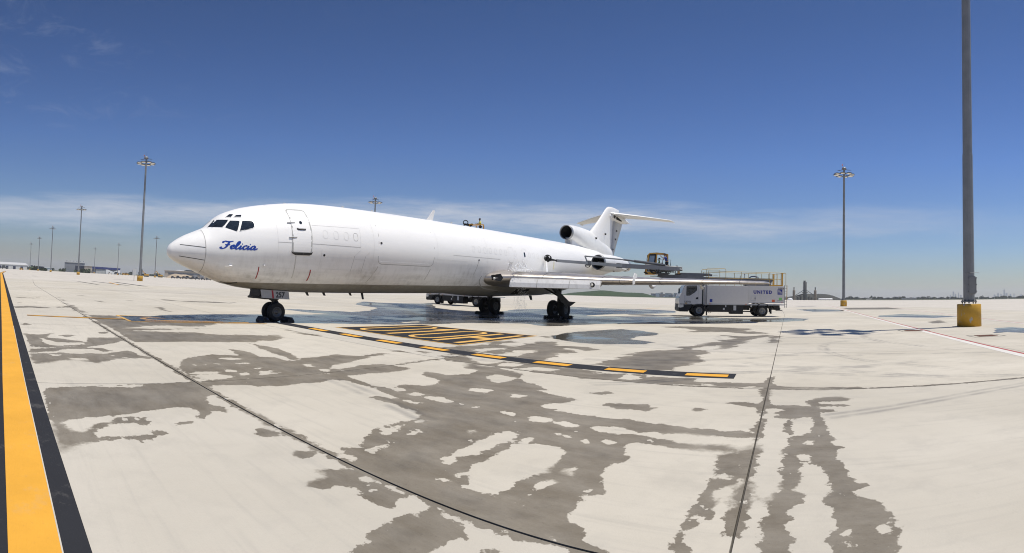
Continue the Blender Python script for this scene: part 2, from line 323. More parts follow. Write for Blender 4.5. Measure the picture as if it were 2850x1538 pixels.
# ------------------------------------------------------------------ mesh helpers
class MB:
    def __init__(s): s.v = []; s.f = []; s.sm = []
    def add(s, vs, fs, smooth=False):
        k = len(s.v); s.v += [tuple(v) for v in vs]
        for f in fs: s.f.append(tuple(i + k for i in f)); s.sm.append(smooth)
        return s
    def box(s, x0, x1, y0, y1, z0, z1, bev=0.0):
        if bev <= 0:
            vs = [(x, y, z) for z in (z0, z1) for x, y in ((x0, y0), (x1, y0), (x1, y1), (x0, y1))]
            return s.add(vs, [(3, 2, 1, 0), (4, 5, 6, 7), (0, 1, 5, 4), (1, 2, 6, 5), (2, 3, 7, 6), (3, 0, 4, 7)])
        bm = bmesh.new(); bmesh.ops.create_cube(bm, size=1.0)
        for v in bm.verts: v.co = Vector(((x0 + x1) / 2 + v.co.x * (x1 - x0), (y0 + y1) / 2 + v.co.y * (y1 - y0), (z0 + z1) / 2 + v.co.z * (z1 - z0)))
        bmesh.ops.bevel(bm, geom=bm.edges[:], offset=bev, segments=2, affect='EDGES')
        s.frombm(bm); return s
    def frombm(s, bm):
        bm.verts.index_update()
        s.add([v.co[:] for v in bm.verts], [[v.index for v in f.verts] for f in bm.faces]); bm.free(); return s
    def prism(s, prof, a0, a1, axis='y'):
        """prof in (x,z) [axis y] or (y,z) [axis x] or (x,y) [axis z]"""
        n = len(prof)
        def p(q, a): return {'y': (q[0], a, q[1]), 'x': (a, q[0], q[1]), 'z': (q[0], q[1], a)}[axis]
        vs = [p(q, a0) for q in prof] + [p(q, a1) for q in prof]
        fs = [tuple(range(n))[::-1], tuple(range(n, 2 * n))] + [(i, (i + 1) % n, n + (i + 1) % n, n + i) for i in range(n)]
        return s.add(vs, fs)
    def tube(s, pts, r, n=8, cap=True, r1=None):
        pts = [Vector(p) for p in pts]; m = len(pts)
        rs = r if isinstance(r, (list, tuple)) else [r + ((r1 if r1 is not None else r) - r) * i / max(1, m - 1) for i in range(m)]
        vs = []; up = Vector((0, 0, 1))
        for i, p in enumerate(pts):
            d = (pts[min(i + 1, m - 1)] - pts[max(i - 1, 0)]).normalized()
            a = d.cross(up)
            if a.length < 1e-3: a = d.cross(Vector((1, 0, 0)))
            a.normalize(); bb = a.cross(d)
            for k in range(n):
                t = 2 * math.pi * k / n
                vs.append(p + (a * math.cos(t) + bb * math.sin(t)) * rs[i])
        fs = []
        for i in range(m - 1):
            for k in range(n):
                k2 = (k + 1) % n
                fs.append((i * n + k, i * n + k2, (i + 1) * n + k2, (i + 1) * n + k))
        s.add(vs, fs, True)
        if cap: s.add(vs[:n], [tuple(range(n))[::-1]]); s.add(vs[-n:], [tuple(range(n))])
        return s
    def beam(s, p, q, wd, ht, wd1=None, ht1=None):
        p, q = Vector(p), Vector(q); d = (q - p).normalized(); a = d.cross(Vector((0, 0, 1)))
        if a.length < 1e-3: a = Vector((1, 0, 0))
        a.normalize(); u = a.cross(d); vs = []
        for P, ww, hh in ((p, wd, ht), (q, wd1 or wd, ht1 or ht)):
            for i, j in ((-1, -1), (1, -1), (1, 1), (-1, 1)): vs.append(P + a * (i * ww / 2) + u * (j * hh / 2))
        return s.add(vs, [(3, 2, 1, 0), (4, 5, 6, 7), (0, 1, 5, 4), (1, 2, 6, 5), (2, 3, 7, 6), (3, 0, 4, 7)])
    def lathe(s, prof, c=(0, 0, 0), axis='y', n=24, closed=False):
        """prof of (radius, along)"""
        vs = []; m = len(prof)
        for r, a in prof:
            for k in range(n):
                t = 2 * math.pi * k / n; ca, sa = r * math.cos(t), r * math.sin(t)
                q = {'y': (ca, a, sa), 'x': (a, ca, sa), 'z': (ca, sa, a)}[axis]
                vs.append((c[0] + q[0], c[1] + q[1], c[2] + q[2]))
        fs = []
        for i in range(m if closed else m - 1):
            j = (i + 1) % m
            for k in range(n):
                k2 = (k + 1) % n; fs.append((i * n + k, i * n + k2, j * n + k2, j * n + k))
        return s.add(vs, fs, True)
    def ball(s, c, r, n=10, sz=(1, 1, 1)):
        bm = bmesh.new(); bmesh.ops.create_uvsphere(bm, u_segments=n, v_segments=max(5, n // 2 + 1), radius=r)
        for v in bm.verts: v.co = Vector((v.co.x * sz[0] + c[0], v.co.y * sz[1] + c[1], v.co.z * sz[2] + c[2]))
        k = len(s.f); s.frombm(bm)
        for i in range(k, len(s.f)): s.sm[i] = True
        return s
    def loft(s, rings, cap=True, closed=True):
        n = len(rings[0]); vs = [p for r in rings for p in r]; fs = []
        for i in range(len(rings) - 1):
            for k in range(n if closed else n - 1):
                k2 = (k + 1) % n; fs.append((i * n + k, i * n + k2, (i + 1) * n + k2, (i + 1) * n + k))
        s.add(vs, fs, True)
        if cap: s.add(rings[0], [tuple(range(n))[::-1]]); s.add(rings[-1], [tuple(range(n))])
        return s
    def build(s, name, mat, parent=None, fix=True):
        me = bpy.data.meshes.new(name); me.from_pydata(s.v, [], s.f); me.update()
        me.polygons.foreach_set('use_smooth', s.sm)
        if fix:
            bm = bmesh.new(); bm.from_mesh(me); bmesh.ops.recalc_face_normals(bm, faces=bm.faces); bm.to_mesh(me); bm.free()
        if mat: me.materials.append(mat)
        o = bpy.data.objects.new(name, me); COL.objects.link(o)
        if parent: o.parent = parent
        return o


def tag(o, label=None, cat=None, group=None, kind=None):
    for k, v in (('label', label), ('category', cat), ('group', group), ('kind', kind)):
        if v: o[k] = v
    return o


def empty(name, loc=(0, 0, 0), rz=0.0, label=None, cat=None, group=None):
    o = bpy.data.objects.new(name, None); COL.objects.link(o); o.location = loc; o.rotation_euler = (0, 0, rz)
    o.empty_display_size = 0.3
    return tag(o, label, cat, group)


def copy_tree(o, parent=None):
    c = o.copy(); COL.objects.link(c); c.parent = parent
    for ch in list(o.children): copy_tree(ch, c)
    return c


def text_mesh(name, txt, size, mat, parent, mtx, bold=0.0, spacing=1.0, ext=0.004):
    cu = bpy.data.curves.new(name, 'FONT'); cu.body = txt; cu.size = size; cu.offset = bold; cu.space_character = spacing; cu.extrude = ext
    cu.resolution_u = 3
    ob = bpy.data.objects.new(name, cu); COL.objects.link(ob)
    dg = bpy.context.evaluated_depsgraph_get(); dg.update()
    me = bpy.data.meshes.new_from_object(ob.evaluated_get(dg)); bpy.data.objects.remove(ob)
    me.transform(mtx); me.materials.clear(); me.materials.append(mat)
    o = bpy.data.objects.new(name, me); COL.objects.link(o); o.parent = parent
    return o


def catmull(P, k=8):
    P = [np.array(p, float) for p in P]; out = []
    Q = [2 * P[0] - P[1]] + P + [2 * P[-1] - P[-2]]
    for i in range(1, len(Q) - 2):
        a, b_, c_, d = Q[i - 1:i + 3]
        for j in range(k):
            t = j / k
            out.append(0.5 * (2 * b_ + (c_ - a) * t + (2 * a - 5 * b_ + 4 * c_ - d) * t * t + (3 * b_ - a - 3 * c_ + d) * t ** 3))
    out.append(P[-1]); return out


# ------------------------------------------------------------------ ground: slab grid turned by -31.5 degrees
GA = R(-31.5)
UG = np.array([math.cos(GA), math.sin(GA)]); VG = np.array([-UG[1], UG[0]])
def uvxy(u, v): return (u * UG[0] + v * VG[0], u * UG[1] + v * VG[1])


WET=[
('w',[-1.66,4.74,-1.6,4.84,-1.49,4.88,-1.53,5.18,-1.56,5.38,-1.5,5.68,-1.34,5.93,-1.11,6.24,-1.23,6.58,-1.44,6.71,-1.6,6.85,-1.8,6.97,-2.04,7.1,-1.97,7.28,-1.74,7.18,-1.6,7.25,-1.9,7.49,-2.14,7.74,-2.37,7.9,-2.65,8.04,-2.83,8.15,-3.04,8.08,-3.26,8.39,-3.05,8.77,-2.86,8.45,-2.58,8.28,-2.27,8.02,-1.91,7.86,-1.85,8.24,-1.68,8.31,-1.4,8.37,-1.27,8.55,-1.23,8.88,-1.43,9.13,-1.7,9.38,-1.67,9.79,-1.17,9.53,-0.81,9.81,-0.6,10.54,-0.04,10.35,0.21,9.63,0.33,9.23,0.44,9.06,0.27,8.85,0.42,8.52,0.73,8.17,0.92,7.93,1.11,7.79,0.87,7.52,0.57,7.44,0.48,7.28,0.73,7.02,0.97,6.8,1.23,6.69,1.43,6.6,1.13,5.2,1.05,4.81,0.92,4.61,0.83,4.42,0.88,4.24,0.8,4.08,0.67,4.08,0.61,3.95,0.52,3.81,0.44,3.7,0.53,3.58,0.58,3.44,0.54,3.39,0.54,3.31,0.61,3.25,0.59,3.17,0.36,3.19,0.2,3.32,0.03,3.43,-0.16,3.52,-0.31,3.63,-0.58,3.81,-0.82,3.96,-1.08,4.11,-1.28,4.24,-1.43,4.42,-1.42,4.55,-1.51,4.63,-1.6,4.69]),
('d',[-0.62,4.85,-0.5,5.14,-0.28,5.52,-0.09,5.89,0.02,5.94,0.12,5.81,0.12,5.66,0,5.5,-0.2,5.21,-0.28,5.05,-0.38,5.03,-0.46,4.91,-0.53,4.71,-0.59,4.71,-0.59,4.8]),
('d',[-0.32,4.6,-0.32,4.72,-0.18,4.95,-0.01,5.19,0.03,5.39,0.21,5.67,0.32,5.7,0.25,5.46,0.36,5.49,0.5,5.4,0.59,5.32,0.65,5.23,0.56,4.99,0.45,4.77,0.37,4.61,0.29,4.58,0.13,4.37,0.02,4.19,-0.07,4.1,-0.06,4.04,-0.15,4.08,-0.28,4.15,-0.38,4.21,-0.32,4.27,-0.35,4.38,-0.34,4.49,-0.46,4.43]),
('d',[0.2,4.11,0.25,4.26,0.31,4.38,0.43,4.44,0.45,4.34,0.36,4.31,0.36,4.23,0.27,4.2]),
('d',[-1.46,5.4,-1.42,5.66,-1.34,5.81,-1.24,5.86,-1.28,5.61,-1.32,5.4]),
('d',[-1.4,4.81,-1.35,4.98,-1.22,5.11,-1.22,5,-1.27,4.89,-1.29,4.77]),
('d',[-1.32,7.46,-1.22,7.59,-1.01,7.57,-0.79,7.35,-0.9,7.2,-1.07,7.28]),
('d',[-1.91,7.86,-1.82,8.02,-1.58,7.85,-1.74,7.69]),
('d',[-1.58,7.59,-1.48,7.77,-1.31,7.65,-1.41,7.52]),
('d',[-1.56,7.17,-1.44,7.18,-1.25,7.08,-1.32,6.97,-1.45,7.04]),
('d',[-0.19,6.88,-0.03,6.94,0.15,6.79,0.1,6.67,-0.04,6.76]),
('d',[0.27,6.49,0.38,6.71,0.58,6.62,0.6,6.45,0.5,6.37,0.36,6.42]),
('d',[0.6,6.36,0.76,6.46,0.93,6.24,0.8,6.15]),
('d',[1.04,6.11,1.11,6.23,1.31,6.12,1.41,5.91,1.32,5.81,1.17,5.93]),
('d',[0.51,5.92,0.62,5.92,0.84,5.69,0.78,5.66,0.65,5.79]),
('d',[-0.6,4.38,-0.54,4.33,-0.46,4.31,-0.48,4.22,-0.53,4.22]),
('d',[-1.17,6.06,-1.07,6.21,-0.97,6.23,-1.04,6.05]),
('d',[-1.1,5.52,-1.06,5.75,-0.98,5.69,-1.02,5.56]),
('d',[-0.48,5.71,-0.43,5.88,-0.34,5.87,-0.4,5.75]),
('d',[-0.5,7.07,-0.37,7.19,-0.36,7.05,-0.43,7]),
('d',[-0.69,8.17,-0.58,8.48,-0.24,8.31,-0.32,8.11,-0.49,8.12]),
('d',[0.04,7.84,0.11,8.1,0.31,7.98,0.14,7.81]),
('d',[0.58,4.6,0.64,4.77,0.71,4.83,0.67,4.66,0.61,4.55]),
('d',[0.15,3.38,0.2,3.45,0.32,3.4,0.4,3.3,0.49,3.2,0.36,3.2]),
('d',[-0.03,3.53,0.06,3.52,0.08,3.45,0.03,3.47]),
('d',[0.07,3.96,0.16,3.94,0.15,3.9]),
('d',[-0.47,9.61,-0.3,9.88,0.06,9.89,0.19,9.55,-0.17,9.01,-0.38,9.28]),
('w',[-1.61,4.11,-1.58,4.18,-1.47,4.2,-1.39,4.27,-1.28,4.24,-1.07,4.09,-0.81,3.93,-0.78,3.87,-0.87,3.82,-0.81,3.69,-0.83,3.58,-0.94,3.64,-1.09,3.77,-1.21,3.88,-1.35,3.9,-1.4,3.8,-1.49,3.77,-1.6,3.72,-1.58,3.86,-1.53,3.99]),
('d',[-1.26,4.17,-1.16,4.17,-1.06,4.08,-1.16,4.08,-1.22,4.09]),
('w',[-0.95,2.89,-0.92,3.05,-0.87,3.13,-0.89,3.21,-0.87,3.31,-0.82,3.39,-0.82,3.49,-0.78,3.57,-0.7,3.58,-0.62,3.56,-0.59,3.71,-0.56,3.77,-0.41,3.67,-0.39,3.61,-0.32,3.57,-0.25,3.49,-0.24,3.34,-0.35,3.29,-0.37,3.18,-0.46,3.14,-0.46,3.07]),
('w',[-0.21,3.12,-0.15,3.21,-0.02,3.24,0.05,3.15]),
('w',[-1.99,4.29,-2.02,4.47,-1.89,4.52,-1.78,4.42,-1.83,4.3]),
('w',[-2.42,5.08,-2.21,4.95,-1.94,4.72,-1.74,4.57,-1.48,4.43,-1.42,4.39,-1.42,4.31,-1.7,4.47,-2.09,4.72,-2.32,4.87]),
('w',[-5.61,4.01,-5.37,4.7,-5.02,5.6,-4.69,6.28,-4.61,6.38,-3.77,5.82,-3.9,5.85,-3.98,5.71,-3.89,5.49,-3.67,5.33,-3.47,5.4,-3.28,5.12,-3.39,5.17,-3.47,5.09,-3.36,4.73,-3.44,4.69,-3.51,4.89,-3.65,5.03,-3.86,4.92,-3.96,4.76,-4.03,4.43,-4.03,4.24,-4.12,3.97,-4.23,3.69,-4.19,3.61,-4.28,3.4,-4.16,3.29,-3.96,3.21,-3.85,3.33,-3.91,3.46,-3.97,3.54,-4.01,3.65,-3.93,3.81,-4.03,3.92,-3.99,4.12,-3.86,4.25,-3.64,4.14,-3.68,4.01,-3.8,3.92,-3.88,3.72,-3.82,3.56,-3.81,3.44,-3.65,3.35,-3.55,3.49,-3.41,3.83,-3.47,3.99,-3.39,4.09,-3.28,3.99,-3.3,3.8,-3.28,3.59,-3.39,3.59,-3.51,3.46,-3.57,3.26,-3.6,3.02,-3.55,2.78,-4.12,3.09]),
('d',[-5.34,4.75,-5.13,4.99,-4.99,5.12,-4.99,5.28,-5.01,5.59]),
('d',[-3.9,4.11,-3.89,4.17,-3.82,4.13,-3.79,4.03]),
('w',[-3.46,4.33,-3.45,4.48,-3.36,4.58,-3.35,4.41]),
('w',[-2.68,4.82,-2.63,4.94,-2.47,4.9,-2.37,4.8,-2.43,4.63,-2.55,4.61]),
('w',[-2.79,5.19,-2.57,5.1,-2.3,5,-2.2,4.92,-2.25,4.86,-2.5,4.97]),
('w',[-4.64,6.36,-4.36,6.84,-3.96,7.6,-3.36,8.54,-2.91,8.55,-2.64,8.21,-2.87,8.11,-3.03,8.12,-3.12,7.72,-3.36,7.39,-3.55,6.98,-3.71,6.9,-3.77,6.78,-4,6.71,-4.32,6.32,-4.31,6.17]),
('w',[-6.34,9.82,-6.04,9.95,-5.55,9.69,-5.23,9.41,-5.03,9.62,-4.65,9.42,-4.38,9.49,-4.5,9.94,-4.25,10.36,-4.09,11.01,-3.59,11.09,-3.22,11.87,-3.03,11.89,-3.31,10.62,-3.39,10.13,-3.53,9.54,-3.5,9.11,-3.27,9.14,-3.07,9.86,-2.72,10.24,-1.99,10.05,-2.12,9.64,-2.36,9.31,-2.6,9.05,-2.94,8.52,-3.36,8.54,-3.96,7.6,-4.36,6.84,-4.71,6.5,-5.16,6.74,-5.54,6.99,-5.88,7.4,-6.18,7.98,-6.17,8.22,-6.15,8.59,-6.09,8.86,-5.7,9.18,-6.04,9.58]),
('d',[-5.76,8.46,-5.7,8.75,-5.3,8.92,-5.43,8.54]),
('d',[-4.96,7.58,-4.74,7.69,-4.65,7.49,-4.84,7.42]),
('d',[-5.21,6.81,-5.13,7.07,-4.82,7.37,-4.87,7.02,-5.05,6.74]),
('d',[-5,6.73,-4.78,7.14,-4.48,7.17,-4.46,6.85,-4.69,6.5]),
('d',[-4.58,7.43,-4.52,7.66,-4.38,7.57,-4.38,7.25]),
('d',[-4.26,7.63,-4.38,7.91,-4.23,8.2,-4.19,7.89,-4.04,8.08,-4.18,7.64]),
('d',[-5.45,7.9,-5.25,8.09,-5.29,7.96]),
('d',[-5.16,8.25,-5.01,8.6,-4.93,8.51,-5.08,8.23]),
('d',[-4.62,8.1,-4.55,8.3,-4.55,8.06]),
('d',[-5.08,9.77,-4.95,9.91,-4.66,9.7,-4.46,9.6,-4.58,9.39]),
('d',[-4.09,9.16,-4,9.32,-3.75,9.06,-3.93,9.03]),
('d',[-3.6,8.88,-3.45,9,-3.32,8.82,-3.42,8.69]),
('d',[-5.63,7.47,-5.53,7.53,-5.5,7.39]),
('d',[-5.54,7.69,-5.44,7.78,-5.44,7.65]),
('w',[-6.73,11.27,-6.12,11.1,-5.53,10.94,-4.89,10.29,-4.45,9.79,-4.37,9.41,-4.93,9.93,-5.33,10.17,-5.87,10.55,-6.4,11.05]),
('w',[-7.65,15.48,-7.02,15.24,-5.98,14.6,-5.68,14.3,-6.54,14.62,-7.34,15.09]),
('w',[-14.42,12.31,-13.84,13.31,-12.2,12.36,-10.5,15.38,-10.04,15.05,-9.94,13.34,-10.78,12.15,-10.64,10.48,-9.54,12.8,-10.08,10.23,-8.91,11.96,-8.49,11.93,-7.55,12.96,-6.92,13.6,-6.43,12.99,-6.66,11.45,-7.07,10.89,-7.75,9.98,-8.32,8.68,-8.88,8.96,-9.92,9.66,-11.21,10.4,-13.11,11.44]),
('w',[-10.5,6.83,-10.26,7.09,-10.25,7.54,-9.74,6.98,-9.47,7.29,-8.8,7.52,-9.41,8.07,-9.29,8.42,-9.19,8.69,-9.07,8.99,-8.75,8.79,-8.42,8.04,-8.31,7.49,-8.24,7.08,-8.45,6.92,-8.44,6.51,-8.51,6.06,-8.65,5.83,-9.7,6.41]),
('d',[-9.77,6.85,-9.04,6.78,-8.77,7.37,-8.55,7.28,-8.56,6.6,-8.77,6.41,-8.99,6.4]),
('w',[-8.43,5.66,-8.38,6.05,-8.44,6.51,-8.4,7.06,-8.12,7.01,-8.01,7.28,-7.59,7.23,-7.57,6.94,-7.97,7,-8.18,6.45,-8.04,6.07,-8.04,5.68,-8.06,5.42]),
('w',[-7.96,5.35,-7.88,5.82,-7.85,6.06,-7.62,6.2,-7.58,6.61,-7.38,6.77,-7.45,7.22,-7.49,7.58,-7.22,7.52,-6.96,7.35,-6.63,7.43,-6.47,7.35,-6.73,7.02,-6.85,6.67,-6.77,6.35,-6.7,6.01,-6.92,5.89,-7.14,5.77,-7.16,5.44,-7.08,5.24,-7.07,4.85]),
('d',[-7.79,5.71,-7.66,5.92,-7.55,5.73,-7.64,5.63]),
('d',[-7.33,5.86,-7.16,6.12,-6.99,6,-7.11,5.75]),
('d',[-7.23,6.81,-7.17,6.93,-7.1,6.8]),
('w',[-12.27,7.86,-12.53,8.21,-12.11,8.16,-11.99,7.79]),
('w',[-9.95,7.55,-10.04,7.93,-9.78,8.03,-9.67,7.57]),
('w',[-10.13,9.06,-10.19,9.43,-9.87,9.17,-9.91,8.9]),
('w',[-10.24,7.14,-10.34,7.54,-10.22,7.65,-10.09,7.16]),
('w',[-17.92,11.06,-18.19,11.87,-17.45,12.65,-18.46,14.67,-17.41,13.84,-17.22,12.48,-17.46,11.45,-17.23,10.74]),
('w',[-24,14.6,-23.4,15.3,-23.5,16.5,-22.9,15.5,-23.2,14.4]),
('w',[-31.1,20.4,-31,20.9,-30.4,20.2]),
('w',[-21.4,18.9,-20.7,18.9,-20.2,18.2,-20.7,18.3]),
('w',[-23.2,22.7,-21.4,22,-21.8,21.8]),
('w',[-17.18,19.05,-16.81,19.36,-14.74,17.67,-15.28,17.77]),
('w',[-22.7,25.9,-22.2,26.5,-21.2,26,-19.9,29,-18.9,28.8,-19.5,31.7,-18.4,28.7,-19.8,26.3,-21.6,25.2]),
('w',[-25.8,20.8,-25.5,21.8,-26.5,21.8]),
('w',[-19.95,12.3,-20,12.92,-19.8,12.5]),
('w',[-17.43,17.15,-17.23,17.26,-16.99,16.87]),
('w',[-24.14,18.08,-20.27,15.75,-15.58,13,-14.42,12.36,-14.09,11.98,-16.02,13.13,-19.63,15.12]),
('w',[-1.45,14.75,-1.06,14.64,-0.37,16.48,-0.02,16.97,0.43,16.43,0.67,16.17,1.06,16.96,1.56,16.91,1.66,15.78,2,15.84,2.6,15.32,2.76,14.77,2.32,14.59,1.73,14.92,1.92,13.91,1.44,13.61,0.99,12.29,0.51,12.02,0,12.66,-0.55,13.11,-0.95,13.18,-1.54,13.39,-1.85,14]),
('d',[-0.97,13.41,-0.76,14.23,-0.44,14.48,-0.07,14.61,-0.41,13.85,-0.76,13.26]),
('d',[-0.25,13,-0.06,13.5,0.35,14.09,0.72,14.24,0.43,13.52,0,12.82]),
('d',[-0.22,15.87,0.12,16.32,0.43,16.1,0.15,15.1,-0.14,15.29]),
('d',[1.02,12.3,1.45,13.73,1.73,13.66,2.12,13.7,1.82,13.22,1.36,12.35]),
('w',[-2.48,12.9,-1.51,13.17,-0.87,12.17,-0.24,11.83,0.37,11.64,0.97,11.42,1.41,11,1.84,10.73,2.1,10.31,2.92,10.11,2.68,9.26,2.24,9.42,1.67,9.73,1.08,10.14,0.46,10.59,-0.22,10.94,-0.94,11.26,-1.51,11.54,-1.81,12.17]),
('d',[-0.92,11.87,-0.64,12.16,-0.1,12.05,-0.24,11.57,-0.58,11.22]),
('d',[-0.29,11.23,0.01,11.64,0.37,11.48,0.13,11.03,-0.15,11.03]),
('d',[0.24,10.83,0.67,11.21,1.12,10.75,0.9,10.49,0.46,10.66]),
('d',[-1.61,12.26,-1.38,12.57,-1.19,12.55,-1.39,12.16]),
('d',[-2.29,12.33,-1.83,13.02,-1.56,12.7,-1.78,11.98]),
('d',[1.79,10.44,1.99,10.31,1.83,9.92]),
('d',[2.05,10.17,2.32,10.16,2.14,9.72]),
('d',[2.26,9.72,2.51,10.22,2.72,9.87,2.44,9.4]),
('d',[0.29,10.15,0.52,10.43,0.64,10.21,0.43,9.93]),
('w',[-0.94,11.18,-0.54,10.92,-0.22,10.72,0.29,10.15,0.33,10.03,0.2,9.53,0.02,9.28,0.49,9.05,0.7,8.5,0.37,8.37,-1.24,8.5,-1.23,8.91,-1.71,9.39,-1.36,9.54,-1,9.56,-0.57,9.94,-0.57,10.27,-0.92,10.5]),
('d',[-0.45,9.61,-0.24,9.91,0.2,9.59,0.02,9.17,-0.19,8.97,-0.33,9.2]),
('w',[0.97,18.92,1.51,19.09,1.72,18.71,1.32,18.18]),
('w',[2.08,11.68,2.64,12.53,3.72,13.98,4.45,14.62,5.16,14.68,5.81,15.21,5.96,14.23,5.73,13.43,5.27,13.02,5.13,12.45,5.04,11.81,4.8,11.57,4.59,11.62,4.32,11.21,3.83,10.87,3.67,10.58,3.11,10.74,2.36,11.19]),
('w',[1.3,10.42,2.18,10.3,2.52,10.29,2.67,9.74,3.01,9.83,3.27,9.65,3.79,9.46,3.61,9.07,4.16,8.83,4.67,8.5,4.97,8.49,4.95,8.17,4.71,7.93,4.28,8.19,3.76,8.44,3.47,8.75,2.72,9.02,2.01,9.49,1.42,9.67]),
('d',[2.22,9.66,2.44,10.15,2.6,10.14,2.66,9.62,2.42,9.46]),
('d',[3.59,8.89,3.72,8.85,3.86,8.58,3.69,8.52]),
('d',[4.31,8.29,4.51,8.24,4.51,8.12]),
('w',[5.38,15.44,6.24,15.83,6.89,16.46,8.03,17.51,9.03,18.25,9.13,19.92,9.96,19.1,11.29,19.6,11.43,18.55,9.98,16.35,9.11,15.34,9.85,16.92,10.86,18.48,10.33,18.38,9.15,17.18,8.3,16.08,7.35,14.84,6.54,14.56,7.09,15.45,6.46,15.43,5.7,14.91,5.41,15.11]),
('w',[7.98,25.73,9.55,26.21,11.22,25.62,12.13,24.52,12.78,23.43,11.51,22.09,12.06,21.13,11.71,20.13,10.53,20.19,10.16,21.67,9.14,21.85,8.11,21.96,9.29,22.91,9.16,24.48]),
('w',[0.94,6.77,1.2,6.72,1.35,6.57,1.61,6.51,1.75,6.35,2.04,6.13,2.24,5.95,2.52,5.76,2.56,5.65,2.84,5.57,2.96,5.38,2.86,5.21,2.59,5.34,2.47,5.44,2.21,5.65,1.92,5.76,1.71,5.86,1.58,5.85,1.54,5.95,1.4,6.14,1.12,6.26,0.89,6.36]),
('w',[0.85,6.12,1.01,6.06,1.21,5.9,1.48,5.78,1.66,5.67,1.89,5.43,2.06,5.26,2.4,5.11,2.48,4.87,2.44,4.77,2.28,4.86,2.12,5.01,1.86,5.14,1.63,5.34,1.48,5.47,1.33,5.35,1.24,5.14,1.28,4.97,1.2,4.8,1.04,4.81,0.88,4.51,0.88,4.3,0.83,4.08,0.69,4.09,0.61,3.93,0.55,3.84]),
('d',[1.1,5.6,1.18,5.62,1.29,5.48,1.18,5.42,1.11,5.47]),
('d',[1.04,6.09,1.08,6.22,1.27,6.16,1.51,5.89,1.39,5.81,1.22,5.9]),
('d',[0.87,5.59,1,5.72,0.93,5.58,0.89,5.49]),
('w',[2.21,4.84,2.44,4.77,2.35,4.51,2.18,4.26,2.04,4.01,1.96,3.91,1.9,4,1.81,3.97,1.73,3.91,1.68,3.76,1.71,3.7,1.59,3.64,1.53,3.44,1.44,3.48,1.41,3.42,1.32,3.37,1.23,3.24,1.18,3.01,1.08,3.04,1.18,3.29,1.27,3.4,1.35,3.49,1.32,3.57,1.4,3.61,1.45,3.69,1.55,3.78,1.69,3.99,1.88,4.24,2.03,4.44]),
('d',[1.92,4.19,2.04,4.31,2.03,4.18,1.98,4.12]),
('d',[1.43,3.59,1.47,3.57,1.49,3.5,1.44,3.52]),
('w',[4.55,7.84,4.24,7.22,3.83,6.64,3.28,5.78,3,5.3,2.78,4.99,2.74,4.8,2.54,4.6,2.36,4.34,2.31,4.2,2.16,3.95,1.98,3.69,1.84,3.48,1.75,3.35,1.7,3.37,1.82,3.65,1.96,3.88,2.13,4.14,2.28,4.29,2.53,4.8,2.74,5.01,2.96,5.38,3.37,5.97,3.78,6.67,4.33,7.55]),
('w',[3.34,7.14,3.66,7.09,3.85,6.79,4.06,6.96,3.99,6.67,4.25,6.47,4.44,6.29,4.57,6.66,4.94,6.74,5.27,6.59,5.34,6.37,5.16,6.25,4.76,6.48,4.59,6.36,4.94,6.11,5.02,5.92,4.82,6.03,4.53,6.18,4.45,6.07,4.59,5.92,4.57,5.78,4.33,5.85,4.18,5.67,3.96,5.22,3.77,4.97,3.73,4.78,3.57,4.63,3.47,4.45,3.57,4.32,3.43,4.31,3.26,4.16,3.17,3.92,3.03,3.65,2.97,3.45,3.01,3.33,2.87,3.33,2.77,3.33,2.76,3.21,2.76,3.12,2.85,2.98,2.76,2.84,2.71,2.69,2.33,2.28,2,2.57,2.08,2.7,2.17,2.88,2.27,2.89,2.28,2.95,2.34,2.99,2.34,3.07,2.4,3.08,2.47,3.18,2.43,3.27,2.59,3.41,2.75,3.59,2.89,3.81,2.93,4,2.87,4.13,3.05,4.31,3.07,4.37,2.94,4.43,2.78,4.1,2.54,3.77,2.38,3.62,2.43,3.49,2.32,3.37,2.2,3.34,2.11,3.36,2.06,3.23,2.07,3.16,2.01,3.14,1.92,3,1.89,2.89,1.76,2.74,1.59,2.83,1.74,3.06,1.83,3.26,1.95,3.32,2.09,3.57,2.34,3.72,2.46,3.97,2.66,4.26,2.94,4.69,3.04,4.74,3.27,5.09,3.4,5.42,3.7,5.8,3.6,5.94,3.42,5.95,3.71,6.05,3.76,6.2,3.98,6.27,3.8,6.51,3.51,6.8]),
('d',[3.76,5.76,4.07,5.7,3.89,5.42,3.63,5.14,3.43,4.99,3.32,5.06,3.57,5.47]),
('d',[3.25,4.97,3.32,4.95,3.27,4.87,3.22,4.9]),
('d',[3.31,4.81,3.42,4.77,3.32,4.65,3.26,4.72]),
('d',[2.19,2.82,2.3,2.76,2.25,2.72,2.18,2.77]),
('d',[2.14,2.68,2.19,2.68,2.2,2.6,2.14,2.61]),
('d',[2.5,2.67,2.55,2.67,2.56,2.61,2.47,2.54]),
('d',[2.36,2.49,2.43,2.46,2.43,2.39,2.37,2.4]),
('d',[3.16,4.28,3.23,4.28,3.14,4.17]),
('w',[1.4,7.42,1.64,7.5,1.82,7.39,2.12,7.35,2.15,7.12,2.34,7.12,2.01,6.89,1.82,7.05,1.63,7.07]),
('w',[2.69,6.82,2.83,6.97,2.9,6.8,2.74,6.72]),
('w',[1.38,8.25,1.72,8.4,1.82,8.23,1.55,8.08]),
('p',[22.88,14.86,23.96,14.63,23.02,12.94,20.29,11.41,20.55,12.86,19.75,12.95]),
('w',[57.6,72.1,67.1,68.9,57.8,55.4,49.1,59.4]),
('w',[26.7,23.4,29.1,24.3,26.9,21.6,25.2,21.6]),
('w',[4.76,8.28,4.89,8.09,5.16,7.78,6.15,7.11,6.16,6.98,5.57,7.34,4.64,7.87]),
